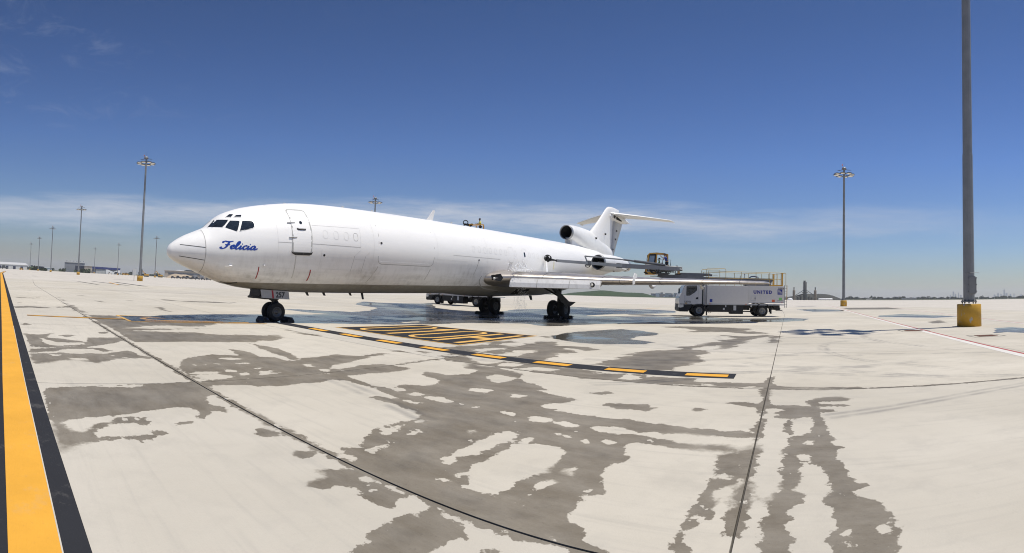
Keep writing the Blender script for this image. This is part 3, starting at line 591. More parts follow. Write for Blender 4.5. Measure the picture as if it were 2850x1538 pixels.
('p',[-9.18,35.48,-10.81,37.78,-13.77,41.69,-15.5,50.06,-11.43,47.4,-6.91,42.21,-4.38,40.01,-2.81,39.58,-0.75,41.24,0.54,47.46,3.82,52.39,7.99,64.44,11.5,60.8,16.92,59.21,19.22,55.2,16.75,48.1,13.7,45.41,11.04,43.13,8.94,42.3,6.69,39.88,5.31,37.43,7.91,37.4,11.08,38.73,16.66,39.55,16.75,37.52,18.58,35.4,22.61,35.43,23.42,33.49,21,30.86,18.72,30.02,15.8,30.09,13.05,29.2,10.92,29.3,9.35,30.96,7.58,29.53,5.32,28,3.26,26.04,1.85,24.95,0.78,26.66,-0.45,25.97,-2.2,25.23,-3.54,23.38,-4.14,22.49,-5.15,21.55,-6.32,20.56,-7.73,19.21,-8.87,18.13,-11.34,22.41,-9.67,25.49,-8.6,27.9]),
('p',[-13.46,13.22,-13.24,14.58,-13.4,16.43,-12.88,18.83,-12.09,20.66,-11.01,22.69,-9.5,24.71,-7.74,26.67,-6.95,22.24,-8.41,19.43,-9.39,17.47,-10.09,16.21,-10.99,14.72,-12.16,12.48]),
('p',[1.73,19.16,2.55,20.85,4.24,22.69,4.86,23.26,5.49,23.77,6.25,22.63,6.54,21.38,6.06,20.25,5.43,19.97,4.9,18.98,4.44,18.29,5.04,17.08,4.69,16.53,3.46,16.51,2.42,16.73,1.97,17.56]),
('p',[41.4,62.5,45.8,64.3,47,58.1,41.8,51.7,36.9,51.8]),
('p',[33.6,35.9,38.8,37.8,38.8,34.7,36.3,28,32.8,28.1,31.7,33.7]),
('p',[-13.4,26.9,-12.9,27.8,-11.3,28.3,-10.5,29,-8.1,28.7,-9.4,26,-10.3,25.8,-11.8,26.1]),
('p',[-15,48.4,-12.4,49.9,-9,54.9,-5,33.4,-8.7,28.5,-9.9,27.4,-9.4,31.9,-10.7,39.6]),
('q',[-5.42,23.3,-4.61,25.01,-4.24,23.58,-5.1,22.37]),
('q',[6.4,39.2,10.2,43.5,11.9,43.4,9.5,40.5]),
]


def warp(u, v, fade=True):
    """the slab joints as laid: not quite square to each other"""
    u, v = np.asarray(u, float), np.asarray(v, float)
    s0 = 0.018 * (v - 17.7); s1 = -0.04 * (np.clip(v, -1, 13) - 8.6)
    k = np.clip((u + 7.5) / 7.5, 0, 1); m = np.clip((u + 15) / 7.5, 0, 1)
    du = np.where(u > -7.5, s1 + (s0 - s1) * k, s1 * m)
    dv = (0.0285 - 0.0042 * np.clip(v, 0, 10.5)) * (np.clip(u, -140, 5) + 2.9)
    if fade:
        f = np.clip((80 - v) / 30, 0, 1) * np.clip((u + 74) / 25, 0, 1) * np.clip((29 - u) / 10, 0, 1) * np.clip((v + 9.3) / 4, 0, 1)
        du, dv = du * f, dv * f
    return u + du, v + dv



for u0_, u1_, v0_, v1_, k_ in ((-22, -11, 2.95, 3.07, 7), (-11, -4, 2.95, 3.07, 7), (-4, -0.1, 2.95, 3.07, 7), (-9, -0.5, 9.10, 9.20, 3), (-0.10, 5.5, 9.08, 9.22, 5), (-7.58, -7.45, 3.2, 13.5, 8)):
    WET.append(('w', [c_ for u_, v_ in ((u0_, v0_), (u1_, v0_), (u1_, v1_), (u0_, v1_)) for c_ in uvxy(*warp(u_, v_))]))
for k_ in range(7):
    v_ = 2.2 + k_ * 1.25
    WET.append(('w', [c_ for u_, q_ in ((-0.14, v_), (0.02, v_), (0.03, v_ + .95), (-0.12 - .05 * (k_ % 3), v_ + .7)) for c_ in uvxy(*warp(u_, q_))]))
WETP = [(k, np.array(c, float).reshape(-1, 2)) for k, c in WET]


def sdf(P, poly):
    """signed distance, positive inside"""
    A = poly; B = np.roll(poly, -1, 0); d2 = np.full(len(P), 1e9); ins = np.zeros(len(P), bool)
    for (ax, ay), (bx, by) in zip(A, B):
        ex, ey = bx - ax, by - ay; L = ex * ex + ey * ey + 1e-12
        t = np.clip(((P[:, 0] - ax) * ex + (P[:, 1] - ay) * ey) / L, 0, 1)
        dx = P[:, 0] - ax - t * ex; dy = P[:, 1] - ay - t * ey
        np.minimum(d2, dx * dx + dy * dy, out=d2)
        c = (ay > P[:, 1]) != (by > P[:, 1])
        with np.errstate(divide='ignore', invalid='ignore'):
            ins ^= c & (P[:, 0] < ex * (P[:, 1] - ay) / (by - ay) + ax)
    return np.where(ins, 1, -1) * np.sqrt(d2)


SKIDS = []      # (polyline, half width) of tyre marks


def fields(P):
    wet = np.full(len(P), -1.0); pud = np.full(len(P), -1.5); skid = np.zeros(len(P)); lim = 1.0
    for k, poly in WETP:
        lo, hi = poly.min(0) - lim, poly.max(0) + lim
        ix = np.where((P[:, 0] > lo[0]) & (P[:, 0] < hi[0]) & (P[:, 1] > lo[1]) & (P[:, 1] < hi[1]))[0]
        if not len(ix): continue
        s = sdf(P[ix], poly)
        if k == 'w': wet[ix] = np.maximum(wet[ix], s)
        elif k == 'd': wet[ix] = np.minimum(wet[ix], -s)
        elif k == 'p': pud[ix] = np.maximum(pud[ix], s)
        elif k == 'q': pud[ix] = np.minimum(pud[ix], -s)
    for poly, hw in SKIDS:
        lo, hi = poly.min(0) - hw * 2, poly.max(0) + hw * 2
        ix = np.where((P[:, 0] > lo[0]) & (P[:, 0] < hi[0]) & (P[:, 1] > lo[1]) & (P[:, 1] < hi[1]))[0]
        if not len(ix): continue
        d = np.full(len(ix), 1e9)
        for (ax, ay), (bx, by) in zip(poly[:-1], poly[1:]):
            ex, ey = bx - ax, by - ay; L = ex * ex + ey * ey + 1e-12
            t = np.clip(((P[ix, 0] - ax) * ex + (P[ix, 1] - ay) * ey) / L, 0, 1)
            np.minimum(d, np.hypot(P[ix, 0] - ax - t * ex, P[ix, 1] - ay - t * ey), out=d)
        skid[ix] = np.maximum(skid[ix], np.clip(1 - d / hw, 0, 1) ** 0.6)
    return np.maximum(wet, -1), np.maximum(pud, -1.5), skid


def has_field(lo, hi, m=0.9):
    for k, poly in WETP:
        if k in 'wp' and (poly.min(0) - m < hi).all() and (poly.max(0) + m > lo).all(): return True
    for poly, hw in SKIDS:
        if (poly.min(0) - hw < hi).all() and (poly.max(0) + hw > lo).all(): return True
    return False


def sheet(name, mat, u0, u1, v0, v1, z, parent, step=None, skirt=0.0, lay=0):
    """a rectangle on the slab grid, gridded finely enough to carry the wet outlines"""
    cx = np.array([uvxy(u, v) for u in (u0, u1) for v in (v0, v1)]); lo, hi = cx.min(0), cx.max(0)
    if lay == 1 and step is None and not has_field(lo, hi): step = 2.0
    if step is None:
        d = np.hypot(*((lo + hi) / 2)) if not ((lo < 0).all() and (hi > 0).all()) else 1.0
        dn = max(0.5, d - np.hypot(*(hi - lo)) / 2)
        step = min(0.34, max(0.055, dn * 0.0105)) if has_field(lo, hi) else 50
    nu, nv = max(1, int(round((u1 - u0) / step))), max(1, int(round((v1 - v0) / step)))
    us, vs = np.linspace(u0, u1, nu + 1), np.linspace(v0, v1, nv + 1)
    U, V = np.meshgrid(us, vs, indexing='ij')
    if lay: U, V = warp(U, V, lay == 1)
    P = U.reshape(-1, 1) * UG + V.reshape(-1, 1) * VG
    co = np.c_[P, np.full(len(P), z)]
    i = np.arange((nu + 1) * (nv + 1)).reshape(nu + 1, nv + 1)
    q = np.stack([i[:-1, :-1], i[1:, :-1], i[1:, 1:], i[:-1, 1:]], -1).reshape(-1, 4)
    if skirt:
        bd = np.r_[i[:-1, 0], i[-1, :-1], i[:0:-1, -1], i[0, :0:-1]]
        k = len(co); low = co[bd].copy(); low[:, 2] -= skirt; co = np.r_[co, low]
        m = len(bd); a = np.arange(m); b_ = (a + 1) % m
        q = np.r_[q, np.stack([bd[b_], bd[a], k + a, k + b_], -1)]
        P = co[:, :2]
    me = bpy.data.meshes.new(name); me.from_pydata(co.tolist(), [], q.tolist()); me.update()
    if len(P) > 8 or has_field(lo, hi): F = fields(P)
    else: F = (np.full(len(P), -1.0), np.full(len(P), -1.5), np.zeros(len(P)))
    for nme, arr in zip(('wet', 'pud', 'skid'), F):
        me.attributes.new(nme, 'FLOAT', 'POINT').data.foreach_set('value', arr.astype(np.float32))
    me.materials.append(mat)
    o = bpy.data.objects.new(name, me); COL.objects.link(o)
    if parent: o.parent = parent
    return o


def flat_poly(name, mat, polys_uv, z, parent, world=False):
    """thin painted shape(s) on the ground given as polygons in grid coordinates"""
    vs, fs = [], []
    for pl in polys_uv:
        k = len(vs); vs += [((p[0], p[1]) if world else uvxy(*p)) + (z,) for p in pl]; fs.append(tuple(range(k, k + len(pl))))
    me = bpy.data.meshes.new(name); me.from_pydata(vs, [], fs); me.update()
    bm = bmesh.new(); bm.from_mesh(me)
    for _ in range(3):
        long = [e for e in bm.edges if e.calc_length() > 0.9]
        if long: bmesh.ops.subdivide_edges(bm, edges=long, cuts=1, use_grid_fill=True)
    bmesh.ops.triangulate(bm, faces=bm.faces)
    for f in bm.faces:
        f.normal_update()
        if f.normal.z < 0: f.normal_flip()
    bm.to_mesh(me); bm.free()
    P = np.array([v.co[:2] for v in me.vertices])
    for nme, arr in zip(('wet', 'pud', 'skid'), fields(P)):
        me.attributes.new(nme, 'FLOAT', 'POINT').data.foreach_set('value', arr.astype(np.float32))
    me.materials.append(mat)
    o = bpy.data.objects.new(name, me); COL.objects.link(o); o.parent = parent
    return o


def ribbon(pts, hw):
    """quads along a polyline (grid coordinates)"""
    pts = [np.array(p, float) for p in pts]; L, Rr = [], []
    for i, p in enumerate(pts):
        d = pts[min(i + 1, len(pts) - 1)] - pts[max(i - 1, 0)]; d /= np.hypot(*d) + 1e-9; nn = np.array([-d[1], d[0]])
        h = hw[i] if isinstance(hw, list) else hw
        L.append(p + nn * h); Rr.append(p - nn * h)
    return [[Rr[i], Rr[i + 1], L[i + 1], L[i]] for i in range(len(pts) - 1)]


for arc in ([(17.3, 16.9), (15.2, 17.0), (13.9, 15.6), (13.2, 13.2), (12.9, 10.9)], [(12.6, 15.2), (10.9, 14.5), (9.4, 12.4), (8.9, 10.0), (9.3, 7.4)],
            [(9.9, 20.5), (8.2, 18.2), (8.6, 16.0), (10.6, 14.9), (13.0, 13.6)], [(13.4, 15.6), (12.7, 17.2), (10.9, 17.6), (9.4, 16.2)],
            [(2.0, 12.6), (5.2, 11.0), (8.2, 9.0)], [(5.9, 11.2), (7.4, 8.6), (8.3, 6.3)], [(3.5, 10.2), (6.2, 9.6), (9.6, 8.9)], [(6.0, 9.5), (8.4, 6.6), (10.2, 3.9)],
            [(-3.0, 8.1), (-1.9, 7.1), (-1.0, 6.2)], [(-1.6, 12.2), (0.5, 11.6), (3.4, 11.5)], [(9.6, 11.6), (12.4, 8.8), (14.4, 5.5)], [(4.3, 5.6), (7.2, 5.1), (9.4, 4.4)],
            [(3.0, 12.5), (6.1, 12.1), (9.5, 12.6)], [(1.6, 9.1), (2.6, 9.2), (4.4, 9.7)], [(5.2, 16.5), (5.9, 14.5), (7.5, 12.6), (9.6, 11.0)]):
    a_ = np.array(catmull(arc, 6))
    d_ = np.gradient(a_, axis=0); d_ /= np.hypot(d_[:, 0], d_[:, 1])[:, None] + 1e-9; n_ = np.c_[-d_[:, 1], d_[:, 0]]
    for off in (-0.10, 0.10): SKIDS.append((a_ + n_ * off, 0.085))

U_LINES = [-0.05 + 7.43 * k for k in range(-10, 5)]
V_LINES = [-9.3] + [3.0 + 6.15 * k for k in range(0, 16)]
GU0, GU1, GV0, GV1 = U_LINES[0], U_LINES[-1], V_LINES[0], V_LINES[-1]
ring = MB(); EXT = 620.0
for a0, a1, b0, b1 in ((-EXT, GU0, -EXT, EXT), (GU1, EXT, -EXT, EXT), (GU0, GU1, -EXT, GV0), (GU0, GU1, GV1, EXT)):
    ring.add([uvxy(a0, b0) + (0,), uvxy(a1, b0) + (0,), uvxy(a1, b1) + (0,), uvxy(a0, b1) + (0,)], [(0, 1, 2, 3)])
m_far, t, b = newmat('far_concrete_paving')
ge = t.a('ShaderNodeNewGeometry').outputs['Position']
g = t.map(ge, (1, 1, 1), (0, 0, R(31.5))); sp = t.a('ShaderNodeSeparateXYZ', {}, Vector=g)
def joint(sock, off, per):
    f = t.math('FRACT', t.math('DIVIDE', t.math('SUBTRACT', sock, off), per))
    return t.math('LESS_THAN', t.math('ABSOLUTE', t.math('SUBTRACT', f, 0.5)), 0.4985)
jm = t.math('MINIMUM', joint(sp.outputs[0], -0.05, 7.43), joint(sp.outputs[1], 3.0, 6.15))
c = t.mix(t.lin(t.noise(ge, 0.12, 6, 0.62), 0.3, 0.7), (0.470, 0.434, 0.376), (0.540, 0.503, 0.445))
c = t.mix(t.math('MULTIPLY', t.smooth(t.noise(t.map(g, (0.02, 0.35, 1)), 1.0, 6, 0.65), 0.52, 0.72), 0.35), c, (0.29, 0.275, 0.25))
t.set(b, 'Base_Color', t.mix(jm, (0.16, 0.15, 0.135), c)); b.inputs['Roughness'].default_value = 0.88; b.inputs['Specular IOR Level'].default_value = 0.28
apron = ring.build('apron', m_far); tag(apron, kind='structure')
bed = MB(); bed.add([uvxy(GU0, GV0) + (-0.035,), uvxy(GU1, GV0) + (-0.035,), uvxy(GU1, GV1) + (-0.035,), uvxy(GU0, GV1) + (-0.035,)], [(0, 1, 2, 3)])
bed.build('joint_sealant', m_sealant, apron)
G = 0.010
for i in range(len(U_LINES) - 1):
    for j in range(len(V_LINES) - 1):
        v0_, v1_ = V_LINES[j], V_LINES[j + 1]
        if U_LINES[i] > -0.1:                     # right of the cross joint the first long joint stops
            if j == 0: continue
            if j == 1: v0_ = V_LINES[0]
        gv = 0.012 if v0_ < 4 else G
        sheet('concrete_slab', m_conc, U_LINES[i] + G, U_LINES[i + 1] - G, v0_ + gv, v1_ - gv, 0.0, apron, skirt=0.03, lay=1)

terr = MB(); n = 64
vs = [(0, 0, -0.06)] + [(9000 * math.cos(2 * math.pi * k / n), 9000 * math.sin(2 * math.pi * k / n), -0.06) for k in range(n)]
terr.add(vs, [(0, 1 + k, 1 + (k + 1) % n) for k in range(n)])
tag(terr.build('ground', m_terrain), kind='structure')

# painted markings, each a sheet 4 mm above the slabs (yellow 4 mm above its black)
for a0, a1, st_ in ((-200, -45, 1.5), (-45, 3, 0.11)):
    sheet('line_border', m_bline, a0, a1, -0.14, 0.55, 0.004, apron, step=st_, lay=2)
for a0, a1, st_ in ((-200, -45, 1.5), (-45, 3, 0.11)):
    sheet('taxiway_line', m_yline, a0, a1, 0.05, 0.37, 0.008, apron, step=st_, lay=2)
sheet('worn_paint_edge', m_conc, -14, 3, 0.368, 0.378, 0.009, apron, step=0.3, lay=2)
sheet('stop_bar', m_bline, -16.9, -0.93, 10.15, 10.80, 0.004, apron, step=0.16)
for k in range(8):
    u = -2.0 - 1.83 * k
    sheet('stop_bar_dash', m_yline, u, u + 0.92, 10.31, 10.63, 0.008, apron, step=0.16)
# stand number panel
sheet('number_panel', m_bline, -15.0, -9.1, 11.85, 16.75, 0.004, apron, step=0.16)
for a0, a1, b0, b1 in ((-15.08, -9.02, 11.79, 11.87), (-15.08, -9.02, 16.73, 16.81), (-15.08, -15.0, 11.87, 16.73), (-9.10, -9.02, 11.87, 16.73)):
    sheet('panel_border', m_ydust, a0, a1, b0, b1, 0.008, apron, step=0.2)
def ring_glyph(u0, u1, v0, v1, s):
    rx = (u1 - u0) / 2; cxu = (u0 + u1) / 2; pts = []
    for k in range(13): t_ = math.pi * k / 12; pts.append((cxu + (rx - s / 2) * math.cos(t_), v1 - 0.75 + (0.75 - s / 2) * math.sin(t_)))
    for k in range(13): t_ = math.pi + math.pi * k / 12; pts.append((cxu + (rx - s / 2) * math.cos(t_), v0 + 0.75 + (0.75 - s / 2) * math.sin(t_)))
    pts.append(pts[0]); return ribbon(pts, s / 2)
V0, V1, S = 12.25, 16.35, 0.20
for gl, polys in (('zero', ring_glyph(-14.55, -13.35, V0, V1, S)), ('zero', ring_glyph(-11.95, -10.75, V0, V1, S)),
                  ('one', [[(-12.75, V0), (-12.49, V0), (-12.49, V1), (-12.75, V1)], [(-13.15, V1 - 1.0), (-12.75, V1 - 0.75), (-12.75, V1 - 0.1), (-13.15, V1 - 0.55)]]),
                  ('letter', [[(-10.5, V0), (-10.24, V0), (-10.24, V1), (-10.5, V1)], [(-9.62, V0), (-9.36, V0), (-9.36, V1), (-9.62, V1)], [(-10.24, 14.0), (-9.62, 14.0), (-9.62, 14.5), (-10.24, 14.5)]])):
    flat_poly('stand_' + gl, m_ydust, polys, 0.008, apron)
# nose wheel lead-in line and its panel
sheet('lead_in_border', m_bline, -17.62, -17.28, 0.56, 4.15, 0.004, apron, step=0.15)
sheet('lead_in_line', m_yline, -17.53, -17.37, 0.56, 4.15, 0.008, apron, step=0.15)
sheet('lead_in_panel', m_bline, -18.85, -16.75, 4.22, 9.65, 0.004, apron, step=0.15)
for a0, a1, b0, b1 in ((-18.95, -16.65, 4.10, 4.23), (-16.76, -16.65, 4.23, 9.65), (-18.95, -18.84, 4.23, 9.65)):
    sheet('panel_border', m_ydust, a0, a1, b0, b1, 0.008, apron, step=0.2)
flat_poly('stand_zero', m_yline, ring_glyph(-18.4, -17.2, 4.8, 9.2, 0.24), 0.008, apron)
flat_poly('stand_one', m_yline, [[(-16.95, 4.8), (-17.1, 4.8), (-17.1, 9.0), (-16.95, 9.0)]], 0.008, apron)
sheet('lead_in_line', m_yline, -17.53, -17.37, 10.9, 70.0, 0.004, apron, step=0.6)
# service road edge: white and red lines
def wline(name, mat, a, b_, w0, off, z):
    a, b_ = np.array(a, float), np.array(b_, float); d = (b_ - a) / np.hypot(*(b_ - a)); nn = np.array([-d[1], d[0]])
    n = 24; ts = np.linspace(0, 1, n + 1) ** 1.6
    polys = []
    for i in range(n):
        p, q = a + (b_ - a) * ts[i], a + (b_ - a) * ts[i + 1]
        polys.append([p + nn * (off - w0), q + nn * (off - w0), q + nn * off, p + nn * off])
    return flat_poly(name, mat, polys, z, apron)
wline('road_edge_line', m_wline, (6.6, 8.5), (13.6, 152.0), 0.32, 0.17, 0.004)
wline('road_edge_line', m_rline, (6.6, 8.5), (13.6, 152.0), 0.12, -0.16, 0.004)
wline('road_edge_line', m_wline, (14.2, 20.0), (25.7, 127.5), 0.22, 0.0, 0.004)
wline('road_edge_line', m_rline, (14.2, 20.0), (25.7, 127.5), 0.10, -0.24, 0.004)
wline('faded_line', m_bline, (-65.0, 11.2), (-78.0, 10.2), 0.5, 0.0, 0.004)
wline('faded_line', m_bline, (-68.0, 18.5), (-88.0, 18.2), 0.9, 0.0, 0.004)
wline('faded_line', m_bline, (-68.0, 16.0), (-85.0, 13.6), 0.7, 0.0, 0.008)
wline('faded_line', m_yline, (-69.0, 15.0), (-84.0, 16.6), 0.25, 0.0, 0.012)
wline('rust_stain', m_rline, (-45.0, -0.2), (-47.5, 34.0), 0.16, 0.0, 0.004).data.materials[0] = MAT('faded_rust_line', (0.30, 0.22, 0.18), 0.9)
# drain covers by the mast
for (u, v, su, sv) in ((7.0, 24.9, 0.9, 0.62), (8.95, 19.95, 0.9, 0.62)):
    dr = MB()
    dr.box(-su / 2, su / 2, -sv / 2, sv / 2, 0.0, 0.012)
    x, y = uvxy(u, v)
    d0 = dr.build('drain_cover', m_rust); d0.location = (x, y, 0.0); d0.rotation_euler = (0, 0, GA)
    tag(d0, 'rusty drain cover set in concrete ' + ('under the mast shadow beside the red line' if v > 22 else 'on the near right side of the yellow mast base'), 'drain cover')
    fr = MB()
    for a0, a1, b0, b1 in ((-0.75, 0.75, -0.55, -0.50), (-0.75, 0.75, 0.50, 0.55), (-0.75, -0.70, -0.50, 0.50), (0.70, 0.75, -0.50, 0.50)): fr.box(a0, a1, b0, b1, 0.001, 0.005)
    fr.build('frame', m_sealant, d0)
    gr = MB()
    for k in range(9): gr.box(-0.4 + k * 0.09, -0.36 + k * 0.09, -0.26, 0.26, 0.0125, 0.02)
    gr.build('grating', m_rust, d0)


# ------------------------------------------------------------------ the aircraft
# local frame: x aft from the nose tip, y to starboard (the camera looks at the port side, y < 0), z up
AX, AY, APHI, APT = -12.18, 14.442, 0.9948, 0.0258
ST = np.array([(-.10,3.27,3.27,.0,3.27),(-.06,3.42,3.09,.15,3.27),(.08,3.58,2.96,.30,3.27),(.3,3.74,2.83,.47,3.27),(.6,3.905,2.70,.65,3.28),(1.1,4.12,2.48,.90,3.29),(1.36,4.24,2.37,1.01,3.30),(1.53,4.375,2.30,1.08,3.31),(1.71,4.54,2.22,1.15,3.32),(1.86,4.68,2.17,1.20,3.33),(2.12,4.84,2.085,1.29,3.36),(2.4,4.96,2.02,1.37,3.39),(2.8,5.10,1.93,1.475,3.43),(3.34,5.235,1.86,1.585,3.49),(3.91,5.345,1.81,1.68,3.55),(4.5,5.44,1.77,1.755,3.61),(5.2,5.53,1.74,1.815,3.67),(6.,5.59,1.72,1.86,3.72),(7.,5.625,1.71,1.88,3.75),(8.,5.64,1.70,1.88,3.76),(12,5.645,1.69,1.88,3.765),(15.,5.645,1.68,1.88,3.765),(17,5.645,1.55,1.88,3.765),(19,5.645,1.46,1.88,3.765),(25.5,5.645,1.45,1.88,3.765),(27.5,5.645,1.55,1.88,3.77),(29.5,5.64,1.78,1.86,3.80),(31.5,5.62,2.08,1.78,3.87),(33.5,5.56,2.42,1.63,3.97),(35.5,5.46,2.78,1.42,4.08),(37.5,5.30,3.12,1.16,4.18),(39.5,5.10,3.42,.86,4.25),(41.2,4.88,3.66,.62,4.27),(41.6,4.82,3.72,.56,4.27)])
def pchip(xs, ys):
    h = np.diff(xs); dl = np.diff(ys) / h; m = np.zeros(len(xs)); m[0], m[-1] = dl[0], dl[-1]
    for i in range(1, len(xs) - 1):
        if dl[i - 1] * dl[i] > 0:
            w1, w2 = 2 * h[i] + h[i - 1], h[i] + 2 * h[i - 1]; m[i] = (w1 + w2) / (w1 / dl[i - 1] + w2 / dl[i])
    def f(x):
        x = np.clip(np.asarray(x, float), xs[0], xs[-1]); i = np.clip(np.searchsorted(xs, x) - 1, 0, len(xs) - 2)
        t = (x - xs[i]) / h[i]; t2, t3 = t * t, t ** 3
        return (2*t3-3*t2+1)*ys[i] + (t3-2*t2+t)*h[i]*m[i] + (-2*t3+3*t2)*ys[i+1] + (t3-t2)*h[i]*m[i+1]
    return f
F_TOP, F_BOT, F_W, F_ZC = [pchip(ST[:, 0], ST[:, k]) for k in (1, 2, 3, 4)]
def halfy(x, z):
    t, b_, w_, zc = float(F_TOP(x)), float(F_BOT(x)), float(F_W(x)), float(F_ZC(x))
    if z >= zc:
        q = min(1, (z - zc) / max(t - zc, 1e-4)); return w_ * math.sqrt(max(0, 1 - q * q))
    s = min(1, (zc - z) / max(zc - b_, 1e-4)); zz = 3.765 - 2.065 * s
    return (math.sqrt(max(0, 1.88**2 - (zz - 3.765)**2)) if zz >= 3.0 else math.sqrt(max(0, 1.788**2 - (zz - 3.488)**2))) * w_ / 1.88
def skin(x, z, off=0.0, side=-1):
    """point on the fuselage skin, lifted off it along the normal; side -1 port, +1 starboard"""
    e = 0.01; y = halfy(x, z)
    dx = (halfy(x + e, z) - halfy(x - e, z)) / (2 * e); dz = (halfy(x, z + e) - halfy(x, z - e)) / (2 * e)
    n_ = Vector((-dx, 1, -dz)).normalized()
    return Vector((x + n_.x * off, side * (y + n_.y * off), z + n_.z * off))

plane = empty('cargo_airplane', label='large white three engined cargo jet with grey belly being hosed down on the wet apron', cat='airplane')
ax = Vector((math.cos(APHI), math.sin(APHI), APT)).normalized(); ay = Vector((-math.sin(APHI), math.cos(APHI), 0)); azv = ax.cross(ay)
plane.matrix_world = Matrix(((ax.x, ay.x, azv.x, AX), (ax.y, ay.y, azv.y, AY), (ax.z, ay.z, azv.z, -APT * 24), (0, 0, 0, 1)))
def gz(x): return -APT * (x - 24.0)            # ground level in the aircraft's own frame

NR = 80
xs = np.r_[-0.0995, -0.09, np.linspace(-0.07, 0.6, 14), np.linspace(0.72, 3.0, 30), np.linspace(3.2, 8, 26), np.linspace(8.5, 30, 44), np.linspace(30.5, 41.6, 28)]
def fus_ring(x):
    t, b_, w_, zc = float(F_TOP(x)), float(F_BOT(x)), float(F_W(x)), float(F_ZC(x)); ring_ = []
    for k in range(NR):
        a = 2 * math.pi * k / NR; s, c = math.sin(a), math.cos(a)
        if s >= 0: ring_.append((x, w_ * c, zc + (t - zc) * s))
        else:
            z = zc + (zc - b_) * s; y = halfy(x, z); ring_.append((x, math.copysign(y, c) if abs(c) > 1e-6 else 0.0, z))
    return ring_
rings = [fus_ring(x) for x in xs]
k0 = int(np.argmin(abs(xs - 1.16)))
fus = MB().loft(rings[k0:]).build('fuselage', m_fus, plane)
rad = MB().loft(rings[:k0 + 1]).build('radome', m_white, plane)
def seam(pts, wd, mat=None, off=0.004, parent=None, name='panel_seam', smooth=True, side=-1):
    P = catmull(pts, 5) if smooth and len(pts) > 2 else [np.array(p, float) for p in pts]
    if len(P) == 2: P = [P[0] + (P[1] - P[0]) * t for t in np.linspace(0, 1, max(3, int(abs(P[1] - P[0]).sum() / 0.15)))]
    vs, fs = [], []
    for i, p in enumerate(P):
        d = P[min(i + 1, len(P) - 1)] - P[max(i - 1, 0)]; d = d / (np.hypot(*d) + 1e-9); nn = np.array([-d[1], d[0]]) * wd / 2
        vs += [skin(*(p + nn), off, side), skin(*(p - nn), off, side)]
        if i: fs.append((2*i-2, 2*i-1, 2*i+1, 2*i))
    return MB().add(vs, fs, True).build(name, mat or m_seam, parent or fus)
def rrect(x0, x1, z0, z1, r, n=5, slant=0.0):
    out = []
    for cx, cz, a0 in ((x1 - r, z1 - r, 0), (x0 + r, z1 - r, 90), (x0 + r, z0 + r, 180), (x1 - r, z0 + r, 270)):
        for k in range(n + 1):
            a = R(a0 + 90 * k / n); out.append((cx + r * math.cos(a) , cz + r * math.sin(a)))
    return out
def patch(name, poly, off, mat, parent, cuts=3, side=-1, thick=0.0):
    """a skin-hugging plate with the given outline in (x, z)"""
    bm = bmesh.new(); bm.faces.new([bm.verts.new((p[0], 0, p[1])) for p in poly])
    bmesh.ops.triangulate(bm, faces=bm.faces)
    for _ in range(cuts):
        es = [e for e in bm.edges if e.calc_length() > 0.12]
        if es: bmesh.ops.subdivide_edges(bm, edges=es, cuts=1)
        bmesh.ops.triangulate(bm, faces=bm.faces)
    bd = [e for e in bm.edges if e.is_boundary]
    inner = list(bm.verts)
    r_ = bmesh.ops.extrude_edge_only(bm, edges=bd)['geom']
    low = {v for v in r_ if isinstance(v, bmesh.types.BMVert)}
    for v in bm.verts: v.co = skin(v.co.x, v.co.z, -0.01 if v in low else off, side)
    o = MB().frombm(bm).build(name, mat, parent)
    for p in o.data.polygons: p.use_smooth = False
    return o
def outline(poly, wd, off, mat, parent, name='panel_seam', side=-1): return seam(list(poly) + [poly[0]], wd, mat, off, parent, name, smooth=False, side=side)

seam([(1.165, z) for z in np.linspace(2.47, 4.11, 18)], 0.022, off=0.006, name='radome_joint')
for z0, z1, x0 in ((3.505, 3.41, .30), (3.07, 2.935, .27)): seam([(x0, z0), (1.15, z1)], 0.022, m_strut, 0.006, rad, 'lightning_strip')
# flight deck glass, each pane in its own white frame
panes = [('windscreen_pane', [(1.425, 4.235), (1.725, 4.54), (2.115, 4.525), (1.835, 4.21)]), ('side_pane', [(1.907, 4.206), (2.149, 4.495), (2.495, 4.497), (2.309, 4.058)]),
         ('side_pane', [(2.401, 4.074), (2.578, 4.50), (2.90, 4.517), (2.97, 4.47), (2.995, 4.38), (2.975, 4.27), (2.901, 4.207)]),
         ('eyebrow_pane', [(2.06, 4.645), (2.258, 4.784), (2.387, 4.774), (2.244, 4.639)]), ('eyebrow_pane', [(2.329, 4.646), (2.456, 4.746), (2.649, 4.759), (2.596, 4.654)])]
for nm, pl in panes:
    for side in (-1, 1):
        pn = patch(nm, pl, 0.008, m_glass, fus, 3, side)
        outline(pl, 0.014, 0.012, m_white, pn, 'frame', side)
        if nm == 'windscreen_pane' and side < 0:
            MB().tube([skin(1.52, 4.21, 0.03), skin(1.72, 4.35, 0.03)], 0.008, 5).build('wiper', m_black, pn)
